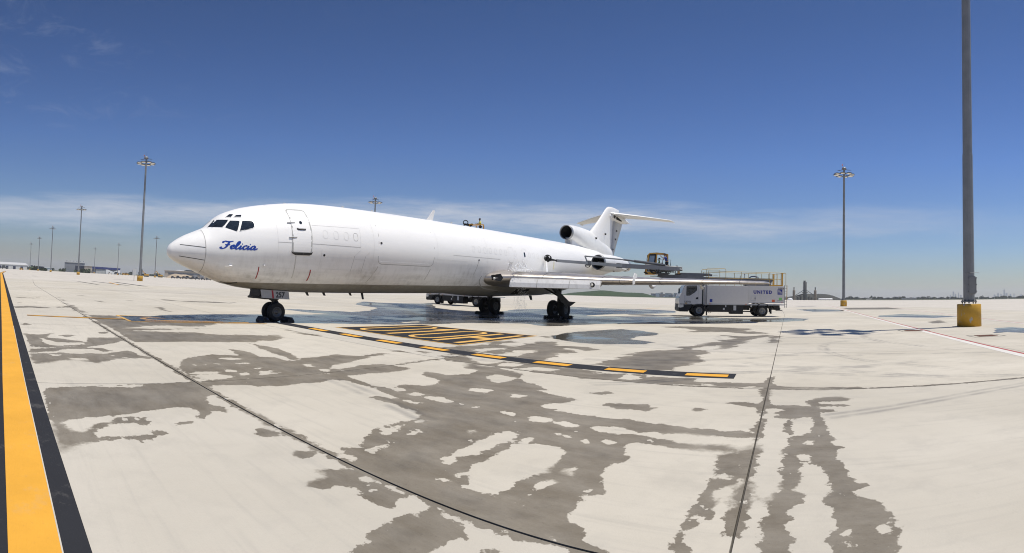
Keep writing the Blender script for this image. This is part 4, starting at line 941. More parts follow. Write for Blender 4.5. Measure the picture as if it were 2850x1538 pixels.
# forward door
dpoly = [(4.50, 5.05), (4.515, 4.74), (4.50, 4.36), (4.485, 3.99), (4.47, 3.66), (4.475, 3.42), (4.53, 3.36), (5.25, 3.36), (5.30, 3.42), (5.30, 3.70), (5.312, 3.99), (5.312, 4.33), (5.30, 4.56), (5.28, 4.86), (5.262, 5.06), (5.19, 5.11), (4.58, 5.10)]
door = patch('entry_door', dpoly, 0.016, m_fus, plane, 4)
seam(dpoly + [dpoly[0]], 0.055, MAT('door_edge_seal', (0.42, 0.42, 0.40), 0.6), 0.021, door, 'door_seal', smooth=False)
patch('porthole', rrect(4.845, 4.965, 4.50, 4.62, 0.058), 0.03, m_glass, door, 1)
patch('handle_recess', rrect(4.68, 5.08, 4.25, 4.325, 0.03), 0.024, m_strut, door, 1)
MB().tube([skin(4.74, 4.29, 0.045), skin(4.9, 4.287, 0.05), skin(5.03, 4.295, 0.045)], 0.018, 6).build('handle', m_grey_paint, door)
for z in (4.53, 3.95): MB().tube([skin(4.32, z - 0.01, 0.02), skin(4.5, z, 0.03), skin(4.65, z + 0.01, 0.02)], 0.022, 6).build('hinge', m_grey_paint, door)
patch('scuff_plate', [(4.42, 3.39), (4.47, 3.31), (4.60, 3.255), (5.23, 3.265), (5.33, 3.31), (5.37, 3.40), (5.28, 3.37), (4.5, 3.36)], 0.022, m_strut, door, 2)
# main cargo door outline, lower holds, window plugs, panel lines
cg = [(8.83, 4.80), (8.855, 4.37), (8.835, 3.99), (8.83, 3.37), (8.86, 3.22), (8.95, 3.11), (9.1, 3.065), (12.2, 3.07), (12.38, 3.11), (12.48, 3.22), (12.50, 3.47), (12.50, 4.0), (12.49, 4.8)]
cargo = seam(cg, 0.028, MAT('cargo_door_gap', (0.44, 0.43, 0.41), 0.7), 0.006, fus, 'cargo_door_seam', smooth=False)
patch('door_sill_strip', [(8.98, 3.15), (9.1, 3.10), (12.2, 3.10), (12.38, 3.15), (12.2, 3.19), (9.1, 3.19)], 0.005, m_white, fus, 3)
for x0 in (5.974, 6.497, 7.02, 7.528): outline(rrect(x0 - .115, x0 + .115, 3.99, 4.32, 0.10), 0.014, 0.005, m_seam if x0 > 7.5 else m_faint, fus, 'window_plug')
for k in range(9): outline(rrect(15.70 + .527 * k - .115, 15.70 + .527 * k + .115, 3.99, 4.32, 0.10), 0.02, 0.005, m_faint, fus, 'window_plug')
for k in range(3): outline(rrect(21.65 + .527 * k - .115, 21.65 + .527 * k + .115, 3.99, 4.32, 0.10), 0.02, 0.005, m_faint, fus, 'window_plug')
for x0 in (19.45, 21.03):
    ex = patch('overwing_exit', rrect(x0 - .26, x0 + .26, 3.58, 4.52, 0.14), 0.006, m_fus, plane, 3)
    outline(rrect(x0 - .26, x0 + .26, 3.58, 4.52, 0.14), 0.022, 0.012, m_faint, ex)
    if x0 > 20: patch('window', rrect(x0 - .085, x0 + .085, 3.99, 4.31, 0.08), 0.014, m_glass, ex, 1)
    else: MB().tube([skin(x0 - .12, 3.57, .02), skin(x0, 3.55, .025), skin(x0 + .12, 3.57, .02)], .015, 5).build('handle', m_strut, ex)
seam([(21.0 + .17 * math.cos(a), 3.36 + .20 * math.sin(a)) for a in np.linspace(0, 2 * math.pi, 17)], 0.022, m_seam, 0.006, fus, 'stain_ring', smooth=False)
for a, b_, m_ in (((5.34, 3.736), (7.78, 3.73), m_seam), ((3.85, 3.724), (4.43, 3.727), m_seam), ((5.4, 4.50), (7.8, 4.548), m_faint), ((7.80, 4.5), (7.78, 3.73), m_faint), ((13.95, 3.723), (18.25, 3.716), m_seam),
                  ((5.9, 2.75), (7.3, 2.74), m_faint), ((7.45, 2.65), (7.50, 3.35), m_seam), ((8.05, 2.65), (8.10, 3.35), m_seam), ((8.1, 3.35), (8.32, 3.55), m_faint), ((7.5, 3.35), (7.78, 3.6), m_faint), ((7.45, 3.2), (8.05, 3.2), m_faint),
                  ((26.5, 3.05), (30.4, 3.02), m_faint), ((30.0, 3.55), (30.0, 2.65), m_faint), ((2.6, 2.3), (3.0, 2.27), m_faint), ((5.8, 2.25), (5.8, 3.55), m_faint), ((12.6, 3.45), (15.2, 3.45), m_faint)):
    seam([a, b_], 0.016, m_, 0.004)
for x0 in (3.86, 8.55, 12.75, 17.0): seam([(x0, z) for z in np.linspace(2.2, 5.3, 22)], 0.012, m_faint, 0.004)
m_run = MAT('grime_run', (0.52, 0.50, 0.465), 0.6, var=0.3, scale=9)
for a, b_, wd in (((4.64, 3.23), (4.72, 2.35), 0.045), ((16.18, 3.5), (16.0, 2.75), 0.05), ((8.95, 2.95), (8.6, 2.2), 0.05), ((12.4, 2.95), (12.25, 2.4), 0.05), ((19.3, 3.5), (19.2, 3.1), 0.06)):
    P = [np.array(a) + (np.array(b_) - np.array(a)) * t for t in np.linspace(0, 1, 8)]; seam(P, wd, m_run, 0.003, fus, 'grime_run', smooth=False)
seam([(3.193, 2.746), (3.21, 2.566), (3.217, 2.42), (3.221, 2.285)], 0.04, m_red, 0.005, fus, 'red_stripe')
seam([(5.435, 2.701), (5.467, 2.53), (5.475, 2.386), (5.473, 2.246)], 0.05, m_red, 0.005, fus, 'red_stripe')
for x0, z0 in ((5.936, 3.307), (16.182, 3.567)): patch('drain_port', rrect(x0 - .05, x0 + .05, z0 - .05, z0 + .05, .049), 0.01, m_black, fus, 1)
patch('latch', rrect(8.92, 9.03, 3.95, 4.04, .03), 0.012, m_strut, fus, 1)
# pitot probe, static probe, blade aerials, drain masts
pp = MB(); pp.beam(skin(2.10, 2.78, -0.02), skin(2.10, 2.78, 0.12), 0.10, 0.035); pp.tube([skin(2.16, 2.78, .11), skin(1.90, 2.77, .12)], 0.02, 8, r1=0.010); pp.build('pitot_probe', m_white, fus)
pp = MB(); pp.tube([skin(3.39, 2.813, -0.02), skin(3.39, 2.813, 0.08)], 0.045, 8, r1=0.02); pp.build('air_probe', m_whitedirty, fus)
for x0, z0, h in ((14.1, 5.63, 0.62),):
    pr = [(x0 - .28, z0), (x0 + .22, z0), (x0 + .40, z0 + h), (x0 + .25, z0 + h)]; MB().prism(pr, -0.02, 0.02).build('blade_aerial', m_whitedirty, fus)
for x0, h in ((8.1, .07), (9.9, .08), (15.9, .13), (5.0, .05)): MB().box(x0, x0 + .12, -.02, .02, 5.6 if x0 > 6 else 5.48, 5.65 + h if x0 > 6 else 5.5 + h).build('roof_aerial', m_grey_paint, fus)
for x0 in (6.2, 7.1, 8.6, 9.35):
    h = .3 if x0 > 9 else .12
    pr = [(x0, 1.72), (x0 + .13, 1.72), (x0 + .2, 1.70 - h), (x0 + .1, 1.70 - h)]; MB().prism(pr, -.06, -.03).build('belly_aerial', m_black, fus)
for x0 in (24.0,): MB().prism([(x0, 1.47), (x0 + .3, 1.47), (x0 + .42, 1.15), (x0 + .26, 1.15)], -.5, -.42).build('belly_aerial', m_strut, fus)
# nose wheel bay edge and the hatch mark
seam([(2.05, 2.12), (2.35, 2.06), (2.62, 2.12)], 0.04, m_strut, 0.004, fus, 'bay_edge')

# "Felicia" brushed on in blue script
letters = [[(.10,1.5),(.0,1.78),(.28,1.96),(.75,1.88),(1.3,1.92),(1.75,2.08)], [(1.12,1.86),(.98,1.3),(.82,.6),(.5,.1),(.08,.0),(-.2,.22),(.0,.42)], [(.45,1.06),(.9,1.0),(1.35,1.12)],
           [(1.55,.35),(1.95,.5),(2.12,.82),(1.92,1.0),(1.66,.75),(1.62,.35),(1.88,.02),(2.25,.18),(2.5,.55)], [(2.5,.55),(2.85,1.25),(2.97,1.8),(2.78,1.98),(2.6,1.5),(2.5,.7),(2.56,.15),(2.78,.0),(3.05,.2),(3.2,.5)],
           [(3.42,1.0),(3.3,.4),(3.4,.02),(3.62,.1),(3.82,.5)], [(3.45,1.36),(3.58,1.46)], [(4.42,.78),(4.3,1.0),(4.02,.85),(3.86,.45),(4.02,.05),(4.32,.05),(4.6,.45)],
           [(4.85,1.0),(4.73,.4),(4.83,.02),(5.05,.1),(5.22,.45)], [(4.9,1.36),(5.03,1.46)], [(6.0,.82),(5.72,1.0),(5.4,.65),(5.35,.2),(5.55,.0),(5.85,.3),(6.1,.98)], [(6.1,.98),(6.0,.35),(6.1,.02),(6.32,.1),(6.6,.42)]]
fel = MB()
for L in letters:
    P = catmull(L, 7); P = [np.array((1.70 + (p[0] + .32 * p[1] * .7) * 0.200, 3.395 - 0.0025 * p[0] + p[1] * 0.140)) for p in P]; vs, fs = [], []
    for i, p in enumerate(P):
        d = P[min(i + 1, len(P) - 1)] - P[max(i - 1, 0)]; a = math.atan2(d[1], d[0]); d = d / (np.hypot(*d) + 1e-9)
        hw = 0.017 + 0.026 * abs(math.sin(a - R(15))); hw *= min(1, 0.55 + 0.25 * min(i, len(P) - 1 - i)); nn = np.array([-d[1], d[0]]) * hw
        vs += [skin(*(p + nn), 0.005), skin(*(p - nn), 0.005)]
        if i: fs.append((2*i-2, 2*i-1, 2*i+1, 2*i))
    fel.add(vs, fs)
fel.build('name_lettering', m_blue, fus)

# ---- wings: sections (y, x of leading edge, chord, z, thickness ratio)
def foil(n=15):
    up = []
    for k in range(n + 1):
        t = 0.5 * (1 - math.cos(math.pi * k / n)); yt = 5 * (0.2969 * math.sqrt(t) - 0.126 * t - 0.3516 * t*t + 0.2843 * t**3 - 0.1015 * t**4); up.append((t, yt))
    return up
FO = foil()
def section(y, xl, ch, z, th, twist=0.0):
    """ring leading edge -> over the top -> trailing edge -> back underneath"""
    pts = [(xl + t * ch, y, z + yt * th * ch + 0.012 * ch * math.sin(math.pi * t) - t * ch * twist) for t, yt in FO]
    pts += [(xl + t * ch, y, z - yt * th * ch + 0.012 * ch * math.sin(math.pi * t) - t * ch * twist) for t, yt in FO[-2:0:-1]]
    return pts
WS = [(1.3, 17.0, 8.3, 2.58, .125), (1.75, 17.12, 8.2, 2.60, .125), (2.2, 17.40, 7.9, 2.61, .125), (3.0, 17.92, 7.4, 2.65, .12), (5.0, 19.38, 6.2, 2.64, .115), (7.15, 20.95, 5.1, 2.60, .112), (10, 23.03, 4.2, 2.60, .106), (13, 25.22, 3.35, 2.63, .098), (16.1, 27.5, 2.45, 2.62, .09), (16.4, 27.85, 1.95, 2.61, .07), (16.5, 28.4, 1.2, 2.60, .04)]
def wing(side):
    secs = [section(side * y, xl, c, z, th, 0.02) for y, xl, c, z, th in WS]
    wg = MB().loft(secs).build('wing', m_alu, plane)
    # painted torsion box on top, butted a few mm proud behind the bare leading edge
    n = len(FO); rows = []
    for y, xl, c, z, th in WS[:-2]:
        s = section(side * y, xl, c, z, th, 0.02); rows.append([(p[0], p[1], p[2] + 0.004) for p in s[7:n - 1]])
    MB().loft(rows, cap=False, closed=False).build('upper_skin', m_whitedirty, wg)
    rows = []
    for y, xl, c, z, th in WS[:-2]:
        s = section(side * y, xl, c, z, th, 0.02); lo = s[n:]; rows.append([(p[0], p[1], p[2] - 0.004) for p in lo[1:-4]])
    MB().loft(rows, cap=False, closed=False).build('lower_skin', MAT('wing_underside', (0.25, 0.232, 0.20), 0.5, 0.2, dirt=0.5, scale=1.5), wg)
    if side > 0: return
    # leading edge joints
    for yj in (4.35, 7.15, 8.05, 10.1, 12.4, 14.6):
        i = max(k for k in range(len(WS)) if WS[k][0] <= yj); a, b_ = WS[i], WS[i + 1]; f = (yj - a[0]) / (b_[0] - a[0])
        s = section(-yj, *[a[k] + (b_[k] - a[k]) * f for k in range(1, 5)], 0.02); P = [Vector(p) for p in s[-5:] + s[:8]]
        cen = Vector((a[1] + (b_[1] - a[1]) * f + .5, -yj, 2.65)); P = [cen + (p - cen) * 1.01 for p in P]
        MB().tube(P, 0.012, 4).build('slat_joint', m_strut, wg)
    # fence
    MB().prism([(21.75, 2.38), (21.72, 2.62), (21.85, 2.86), (22.1, 3.08), (22.5, 3.0), (22.45, 2.8), (22.2, 2.75), (22.1, 2.42)], -8.87, -8.83).build('wing_fence', m_white, wg)
    # krueger flaps hanging from the inner leading edge
    seg = ((3.0, 4.22), (4.25, 5.72), (5.75, 7.18))
    def LE(y): return 17.1 + .73 * (y - 1.88)
    for y0, y1 in seg:
        rows = []
        for y in (y0, (y0 + y1) / 2, y1):
            x = LE(y); zt = 2.63 - 0.012 * (y - 3); h = 0.50 - 0.004 * (y - 3)
            rows.append([(x - .16, -y, zt), (x - .30, -y, zt - h * .5), (x - .34, -y, zt - h), (x - .28, -y, zt - h - .02), (x - .12, -y, zt - h * .5), (x + .08, -y, zt - .03)])
        kf = MB().loft(rows).build('krueger_flap', m_whitedirty, wg)
        for p in kf.data.polygons: p.use_smooth = False
    # landing lights: one in the root, one in the outer krueger flap
    x = LE(6.85); lt = MB(); ln = Vector((-0.95, -0.30, 0.02)).normalized()
    cpt = Vector((x - .325, -6.85, 2.33)); a = ln.cross(Vector((0, 0, 1))).normalized(); u = a.cross(ln)
    def disc(mb, cc, r0, nrm_, n=16):
        vs = [cc + (a * math.cos(2*math.pi*k/n) + u * math.sin(2*math.pi*k/n)) * r0 for k in range(n)]; mb.add(vs, [tuple(range(n))])
    disc(lt, cpt + ln * .02, .15, ln); lo = lt.build('landing_light', m_black, wg)
    l2 = MB(); l2.ball(cpt + ln * .01 + a * 0.03, .085, 12); l2.build('lamp', m_lens, lo)
    l3 = MB(); l3.loft([[Vector((17.32, -1.98, 2.50)) + Vector((-.03, 0, 0)), Vector((17.2, -2.0, 2.78)), Vector((17.55, -2.42, 2.86)), Vector((17.6, -2.55, 2.62)), Vector((17.52, -2.46, 2.42))], [Vector((17.45, -1.9, 2.50)), Vector((17.35, -1.9, 2.78)), Vector((17.7, -2.3, 2.86)), Vector((17.8, -2.4, 2.62)), Vector((17.7, -2.3, 2.42))]])
    lo = l3.build('root_light_window', m_black, wg)
    for p in lo.data.polygons: p.use_smooth = False
    MB().ball((17.30, -2.14, 2.58), .075, 12).build('lamp', m_lens, lo)
    # flap track fairings, tip
    for y, x0 in ((5.4, 24.6), (8.5, 27.0), (11.9, 27.6)):
        sec = []
        for t in np.linspace(0, 1, 9):
            r = 0.10 * math.sin(math.pi * min(1, max(0.03, t ** .75 * 0.97))); zc = 2.46 - 0.16 * math.sin(math.pi * t) - .10 * t
            sec.append([(x0 - .9 + 1.8 * t, -y + r * math.cos(q), zc + r * 1.45 * math.sin(q)) for q in np.linspace(0, 2 * math.pi, 11)[:-1]])
        MB().loft(sec).build('flap_track_fairing', m_whitedirty, wg)
wing(-1); wing(1)
# root fairing: collar round the leading edge
seam([(16.78, 2.72), (16.72, 2.50), (16.9, 2.28), (17.4, 2.05), (18.2, 1.93), (19.2, 1.86)], 0.05, m_seam, 0.006, fus, 'root_seam')
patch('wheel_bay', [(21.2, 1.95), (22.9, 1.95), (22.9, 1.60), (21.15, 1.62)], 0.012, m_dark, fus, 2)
outline(rrect(18.9, 19.35, 1.56, 1.80, .05), 0.02, 0.006, m_strut, fus, 'access_panel')

# ---- engines
m_nac = MAT('nacelle_paint', (0.78, 0.78, 0.76), 0.38, var=0.04, coat=0.1, dirt=0.15, dcol=(0.4, 0.36, 0.28), scale=1.5)
def pod(side):
    y = side * 2.72
    prof = [(0.40, 34.0), (0.50, 31.6), (0.535, 31.15), (0.55, 30.98), (0.575, 30.9), (0.60, 30.93), (0.635, 31.1), (0.70, 31.9), (0.735, 33.0), (0.72, 34.5), (0.66, 35.8), (0.56, 36.8), (0.50, 37.2)]
    pd = MB().lathe(prof[6:], (0, y, 4.14), 'x', 32).build('engine_pod', m_nac, plane)
    MB().lathe(prof[2:7], (0, y, 4.14), 'x', 32).build('intake_lip', m_lip, pd)
    MB().lathe([(0.0, 33.2), (0.45, 33.2), (0.49, 31.7), (0.535, 31.15)], (0, y, 4.14), 'x', 32).build('intake_duct', m_dark, pd)
    MB().lathe([(0.50, 37.2), (0.515, 37.35), (0.49, 37.9), (0.44, 37.95), (0.42, 37.2), (0.0, 37.1)], (0, y, 4.08), 'x', 28).build('exhaust_nozzle', m_alu, pd)
    sec = [[(x, side * 1.0, 4.2 + h), (x, side * 2.3, 4.22 + h), (x, side * 2.3, 4.22 - h), (x, side * 1.0, 4.2 - h)] for x, h in ((32.0, .02), (32.6, .16), (34.5, .2), (36.3, .12), (37.0, .02))]
    MB().loft(sec).build('pylon', m_nac, pd)
    if side < 0:
        MB().prism([(35.0, 3.70), (36.3, 3.62), (36.3, 3.66), (35.0, 3.76)], y - .74, y - .56).build('strake', m_white, pd)
        MB().prism([(33.4, 3.44), (33.7, 3.45), (33.6, 3.52)], y - .4, y - .36).build('drain', m_black, pd)
    return pd
pod(-1); pod(1)
duct = []
for x, zt, zb, wd in ((30.62, 7.17, 6.02, .58), (31.0, 7.24, 5.95, .635), (31.6, 7.28, 5.80, .68), (32.5, 7.29, 5.5, .69), (33.6, 7.27, 5.2, .66), (34.8, 7.22, 5.0, .58), (36.0, 7.10, 4.9, .50), (38.0, 6.6, 4.7, .42), (40.5, 5.9, 4.5, .34)):
    zc = (zt + zb) / 2; duct.append([(x, wd * math.cos(q), zc + (zt - zb) / 2 * math.sin(q)) for q in np.linspace(0, 2 * math.pi, 33)[:-1]])
ce = MB().loft(duct, cap=False).build('centre_engine_duct', m_nac, plane)
MB().lathe([(0.53, 30.9), (0.53, 30.5), (0.565, 30.42), (0.60, 30.46), (0.612, 30.66), (0.58, 30.8)], (0, 0, 6.595), 'x', 32).build('intake_lip', m_lip, ce)
MB().lathe([(0.0, 32.6), (0.46, 32.6), (0.50, 31.2), (0.535, 30.49)], (0, 0, 6.595), 'x', 32).build('intake_duct', m_dark, ce)
MB().prism([(30.75, 5.6), (30.85, 6.1), (31.6, 6.1), (31.6, 5.6)], -.10, .10).build('strut', m_grey_paint, ce)
MB().prism([(31.0, 5.6), (31.0, 6.2), (34, 6.6), (34, 5.3)], -.34, .34).build('duct_fairing', m_nac, ce)
tl = MB().lathe([(0.56, 41.55), (0.54, 42.0), (0.50, 42.6), (0.46, 42.62), (0.46, 41.8), (0, 41.75)], (0, 0, 4.27), 'x', 28).build('tail_exhaust', m_alu, plane)
# ---- fin, rudder, bullet, tailplane
def fin_sec(z, xl, xt, th, n=FO):
    ch = xt - xl
    return [(xl + t * ch, yt * th * ch, z) for t, yt in n] + [(xl + t * ch, -yt * th * ch, z) for t, yt in n[-2:0:-1]]
FS = [(5.0, 32.6, 40.75), (5.8, 33.3, 40.85), (6.8, 34.6, 40.98), (7.3, 35.55, 41.05), (7.9, 36.5, 41.15), (8.6, 37.5, 41.3), (9.2, 38.3, 41.6), (9.7, 38.95, 42.4), (9.95, 39.35, 42.8), (10.10, 39.75, 42.9), (10.16, 40.3, 42.7)]
fin = MB().loft([fin_sec(z, a, b_, .115) for z, a, b_ in FS]).build('fin', m_white, plane)
def rud(z, xh, xt):
    d = R(4); out = []
    for t, yw in ((0, .16), (.5, .11), (1, .015), (1, -.015), (.5, -.11), (0, -.16)): L = (xt - xh) * t; out.append((xh + L * math.cos(d) - yw * math.sin(d), yw * math.cos(d) + L * math.sin(d), z))
    return out
MB().loft([rud(5.05, 40.5, 41.45), rud(6.9, 40.75, 42.85), rud(8.55, 41.0, 44.3), rud(9.15, 41.3, 44.5)]).build('rudder', m_rudder_shade, fin)
for x0, z0 in ((35.6, 6.55), (38.3, 7.2), (41.6, 7.0), (41.9, 7.9), (40.9, 5.9)):
    MB().box(x0 - .05, x0 + .05, -.62 if x0 < 36 else (-.42 if x0 < 39 else -.20), -.1, z0 - .08, z0 + .08).build('fin_marking', m_strut, fin)
bul = MB().lathe([(0.02, 39.3), (0.18, 39.6), (0.33, 40.4), (0.40, 41.6), (0.40, 43.0), (0.34, 44.2), (0.24, 44.9)], (0, 0, 9.22), 'x', 24).build('tail_bullet', m_nac, plane)
MB().lathe([(0.235, 44.92), (0.16, 45.5), (0.05, 46.0), (0.012, 47.1), (0.0, 47.12)], (0, 0, 9.20), 'x', 20).build('bullet_cone', m_white, bul)
def tailplane(side):
    rows = []
    for y, xl, ch, z, th in ((0.15, 39.9, 4.2, 9.48, .085), (2.5, 41.55, 3.0, 9.32, .085), (5.3, 43.7, 1.75, 9.12, .08), (5.45, 44.0, 1.35, 9.11, .05)): rows.append(section(side * y, xl, ch, z, th))
    tp = MB().loft(rows).build('tailplane', m_nac, plane)
    MB().box(44.9, 45.5, side * 5.40 - .04, side * 5.40 + .05, 9.02, 9.12).build('tip_weight', m_white, tp)
    if side < 0:
        MB().prism([(40.3, 9.1), (40.55, 9.33), (40.8, 9.28), (40.6, 9.0)], -.44, -.40).build('hinge_slot', m_dark, tp)
        MB().prism([(41.0, 8.98), (41.1, 9.26), (42.6, 9.02), (42.4, 8.92)], -.46, -.42).build('hinge_slot', m_dark, tp)
    return tp
tailplane(-1); tailplane(1)

# ---- landing gear
def wheel(c, r, wd, parent, name='wheel', rim_out=-1, n=36, rimr=.56, rimm=None):
    h = wd / 2; k = r * rimr
    prof = [(k, -h * .72), (r * .78, -h * .98), (r * .93, -h * .80), (r * .992, -h * .42), (r, 0), (r * .992, h * .42), (r * .93, h * .80), (r * .78, h * .98), (k, h * .72), (k * .9, h * .5), (k * .9, -h * .5)]
    wl = MB().lathe(prof, c, 'y', n, closed=True).build(name, m_rubber, parent)
    rm = MB().lathe([(0, -h * .45), (k * .25, -h * .55), (k * .3, -h * .25), (k * .62, -h * .18), (k * .82, -h * .62), (k * .98, -h * .72), (k * .98, h * .72), (k * .6, h * .3), (0, h * .3)], c, 'y', 24)
    for q in range(8):
        a = 2 * math.pi * q / 8; rm.ball((c[0] + k * .5 * math.cos(a), c[1] - h * .22, c[2] + k * .5 * math.sin(a)), k * .07, 6)
    rm.build('rim', rimm or m_rim, wl); return wl
XN, XM = 4.64, 23.92
zn = gz(XN)
ng = MB(); ng.tube([(XN, 0, 1.9), (XN, 0, zn + .40)], 0.085, 12); ng.tube([(XN, 0, zn + .95), (XN, 0, zn + .38)], 0.06, 12); ng.tube([(XN, -.24, zn + .40), (XN, .24, zn + .40)], 0.05, 10)
ng.tube([(XN + .06, 0, zn + .72), (XN + .40, 0, 1.85)], 0.05, 8); ng.beam((XN - .06, 0, zn + .9), (XN - .75, 0, 1.75), .09, .12)
nose_gear = ng.build('nose_gear_leg', m_strut, plane)
for y in (-.24, .24): wheel((XN, y, zn + .40), .405, .29, plane)
jt = MB(); jt.beam((XN + .10, 0, zn + .45), (XN + .25, 0, zn + .72), .10, .05); jt.beam((XN + .25, 0, zn + .72), (XN + .09, 0, zn + .98), .10, .05); jt.build('torque_link', m_strut, nose_gear)
# nose gear doors: side door with the fleet number, small forward door
gd = MB().prism([(3.755, 1.846), (5.08, 1.784), (5.135, 1.436), (3.816, 1.509)], -.50, -.46).build('nose_gear_door', m_gdoor, plane)
MB().prism([(4.26, 1.815), (4.34, 1.81), (4.385, 1.485), (4.31, 1.49)], -.504, -.50).build('red_stripe', m_red, gd)
text_mesh('fleet_number', '257', 0.30, m_black, gd, Matrix.Translation((4.47, -.503, 1.525)) @ Matrix.Rotation(R(90), 4, 'X') @ Matrix.Diagonal((.92, 1, 1, 1)), bold=0.008)
MB().prism([(3.755, 1.846), (5.08, 1.784), (5.135, 1.436), (3.816, 1.509)], .46, .50).build('nose_gear_door', m_gdoor, plane)
MB().prism([(3.34, 1.86), (3.76, 1.84), (3.73, 1.58), (3.28, 1.60)], -.45, -.41).build('forward_door', m_strut, plane)
b_ = MB(); b_.box(3.55, 3.85, -.40, -.05, 1.58, 1.72, .02); b_.box(3.5, 3.80, -.35, 0.2, 1.48, 1.57, .02); b_.build('steering_box', m_strut, nose_gear)
ms = MB(); ms.prism([(3.78, 1.52), (4.72, 1.48), (4.66, 1.42), (4.0, 1.44)], -.4, .4); ms.build('bay_floor', m_strut, nose_gear)
for side in (-1, 1):
    y = side * 2.86; z0 = gz(XM)
    lg = MB(); lg.tube([(XM - .1, side * 3.0, 2.5), (XM, y, z0 + .62)], .135, 12); lg.tube([(XM, y - .46, z0 + .60), (XM, y + .46, z0 + .60)], .085, 10)
    lg.tube([(XM - 1.25, side * 2.75, 2.3), (XM - .06, y, 1.55)], .055, 8); lg.tube([(XM, side * 1.6, 2.1), (XM, y, 1.5)], .06, 8)
    leg = lg.build('main_gear_leg', m_strut, plane)
    for yy in (y - .43, y + .43): wheel((XM, yy, z0 + .612), .618, .42, plane, rimr=.50)
    tk = MB(); tk.beam((XM + .14, y, z0 + .62), (XM + .34, y, z0 + 1.0), .14, .06); tk.beam((XM + .34, y, z0 + 1.0), (XM + .1, y, z0 + 1.35), .14, .06); tk.build('torque_link', m_strut, leg)
    if side < 0:
        gdo = MB().prism([(-2.52, 1.97), (-2.85, 2.02), (-3.80, 1.20), (-3.46, .93)], XM - .40, XM - .33, 'x').build('main_gear_door', m_steeld, plane)
        MB().prism([(-3.46, .93), (-3.80, 1.20), (-4.34, 1.17), (-3.98, .90)], XM - .44, XM - .405, 'x').build('door_flap', m_steeld, gdo)

# ---- wheel chocks
MP = plane.matrix_world
def chock(x, y, side_, label, group='wheel chocks', ln=.62):
    wp = MP @ Vector((x, y, gz(x))); o = MB()
    o.prism([(-.17, 0), (.17, 0), (.17, .05), (.06, .20), (-.06, .20), (-.17, .05)], -ln / 2, ln / 2)
    c_ = o.build('wheel_chock', m_black); c_.location = (wp.x, wp.y, 0.0); c_.rotation_euler = (0, 0, APHI)
    tag(c_, label, 'wheel chock', group)
    MB().tube([(.0, -ln / 2, .12), (.0, -ln / 2 - .10, .16), (.0, -ln / 2 - .16, .10)], .018, 5).build('rope_loop', m_hose, c_)
chock(XN - .58, -.18, 0, 'black rubber chock ahead of the nose wheels')
chock(XN + .56, -.25, 0, 'black rubber chock behind the nose wheels, nearer the camera')
chock(XM - .84, -2.86, 0, 'black chock in front of the near main wheels', ln=1.2)
chock(XM + .84, -2.86, 0, 'black chock behind the near main wheels', ln=1.2)
chock(XM - .84, 2.86, 0, 'black chock in front of the far main wheels under the belly', ln=1.2)
chock(XM + .84, 2.86, 0, 'black chock behind the far main wheels under the belly', ln=1.2)


# ------------------------------------------------------------------ people
def skinned(name, J, bones, mat, parent=None, root=None, levels=1):
    """one continuous surface grown round a skeleton; J = {joint: (pos, radius or (rx, ry))}"""
    keys = list(J); ix = {k: i for i, k in enumerate(keys)}
    me = bpy.data.meshes.new(name); me.from_pydata([J[k][0] for k in keys], [(ix[a], ix[b]) for a, b in bones], [])
    ob = bpy.data.objects.new(name, me); COL.objects.link(ob)
    md = ob.modifiers.new('skin', 'SKIN'); md.use_smooth_shade = True
    for k in keys:
        r = J[k][1]; me.skin_vertices[0].data[ix[k]].radius = r if isinstance(r, tuple) else (r, r)
    me.skin_vertices[0].data[ix[root or keys[0]]].use_root = True
    ss = ob.modifiers.new('sub', 'SUBSURF'); ss.levels = levels; ss.render_levels = levels
    dg = bpy.context.evaluated_depsgraph_get(); dg.update()
    m2 = bpy.data.meshes.new_from_object(ob.evaluated_get(dg)); bpy.data.objects.remove(ob)
    m2.materials.clear(); m2.materials.append(mat)
    o = bpy.data.objects.new(name, m2); COL.objects.link(o)
    if parent: o.parent = parent
    return o


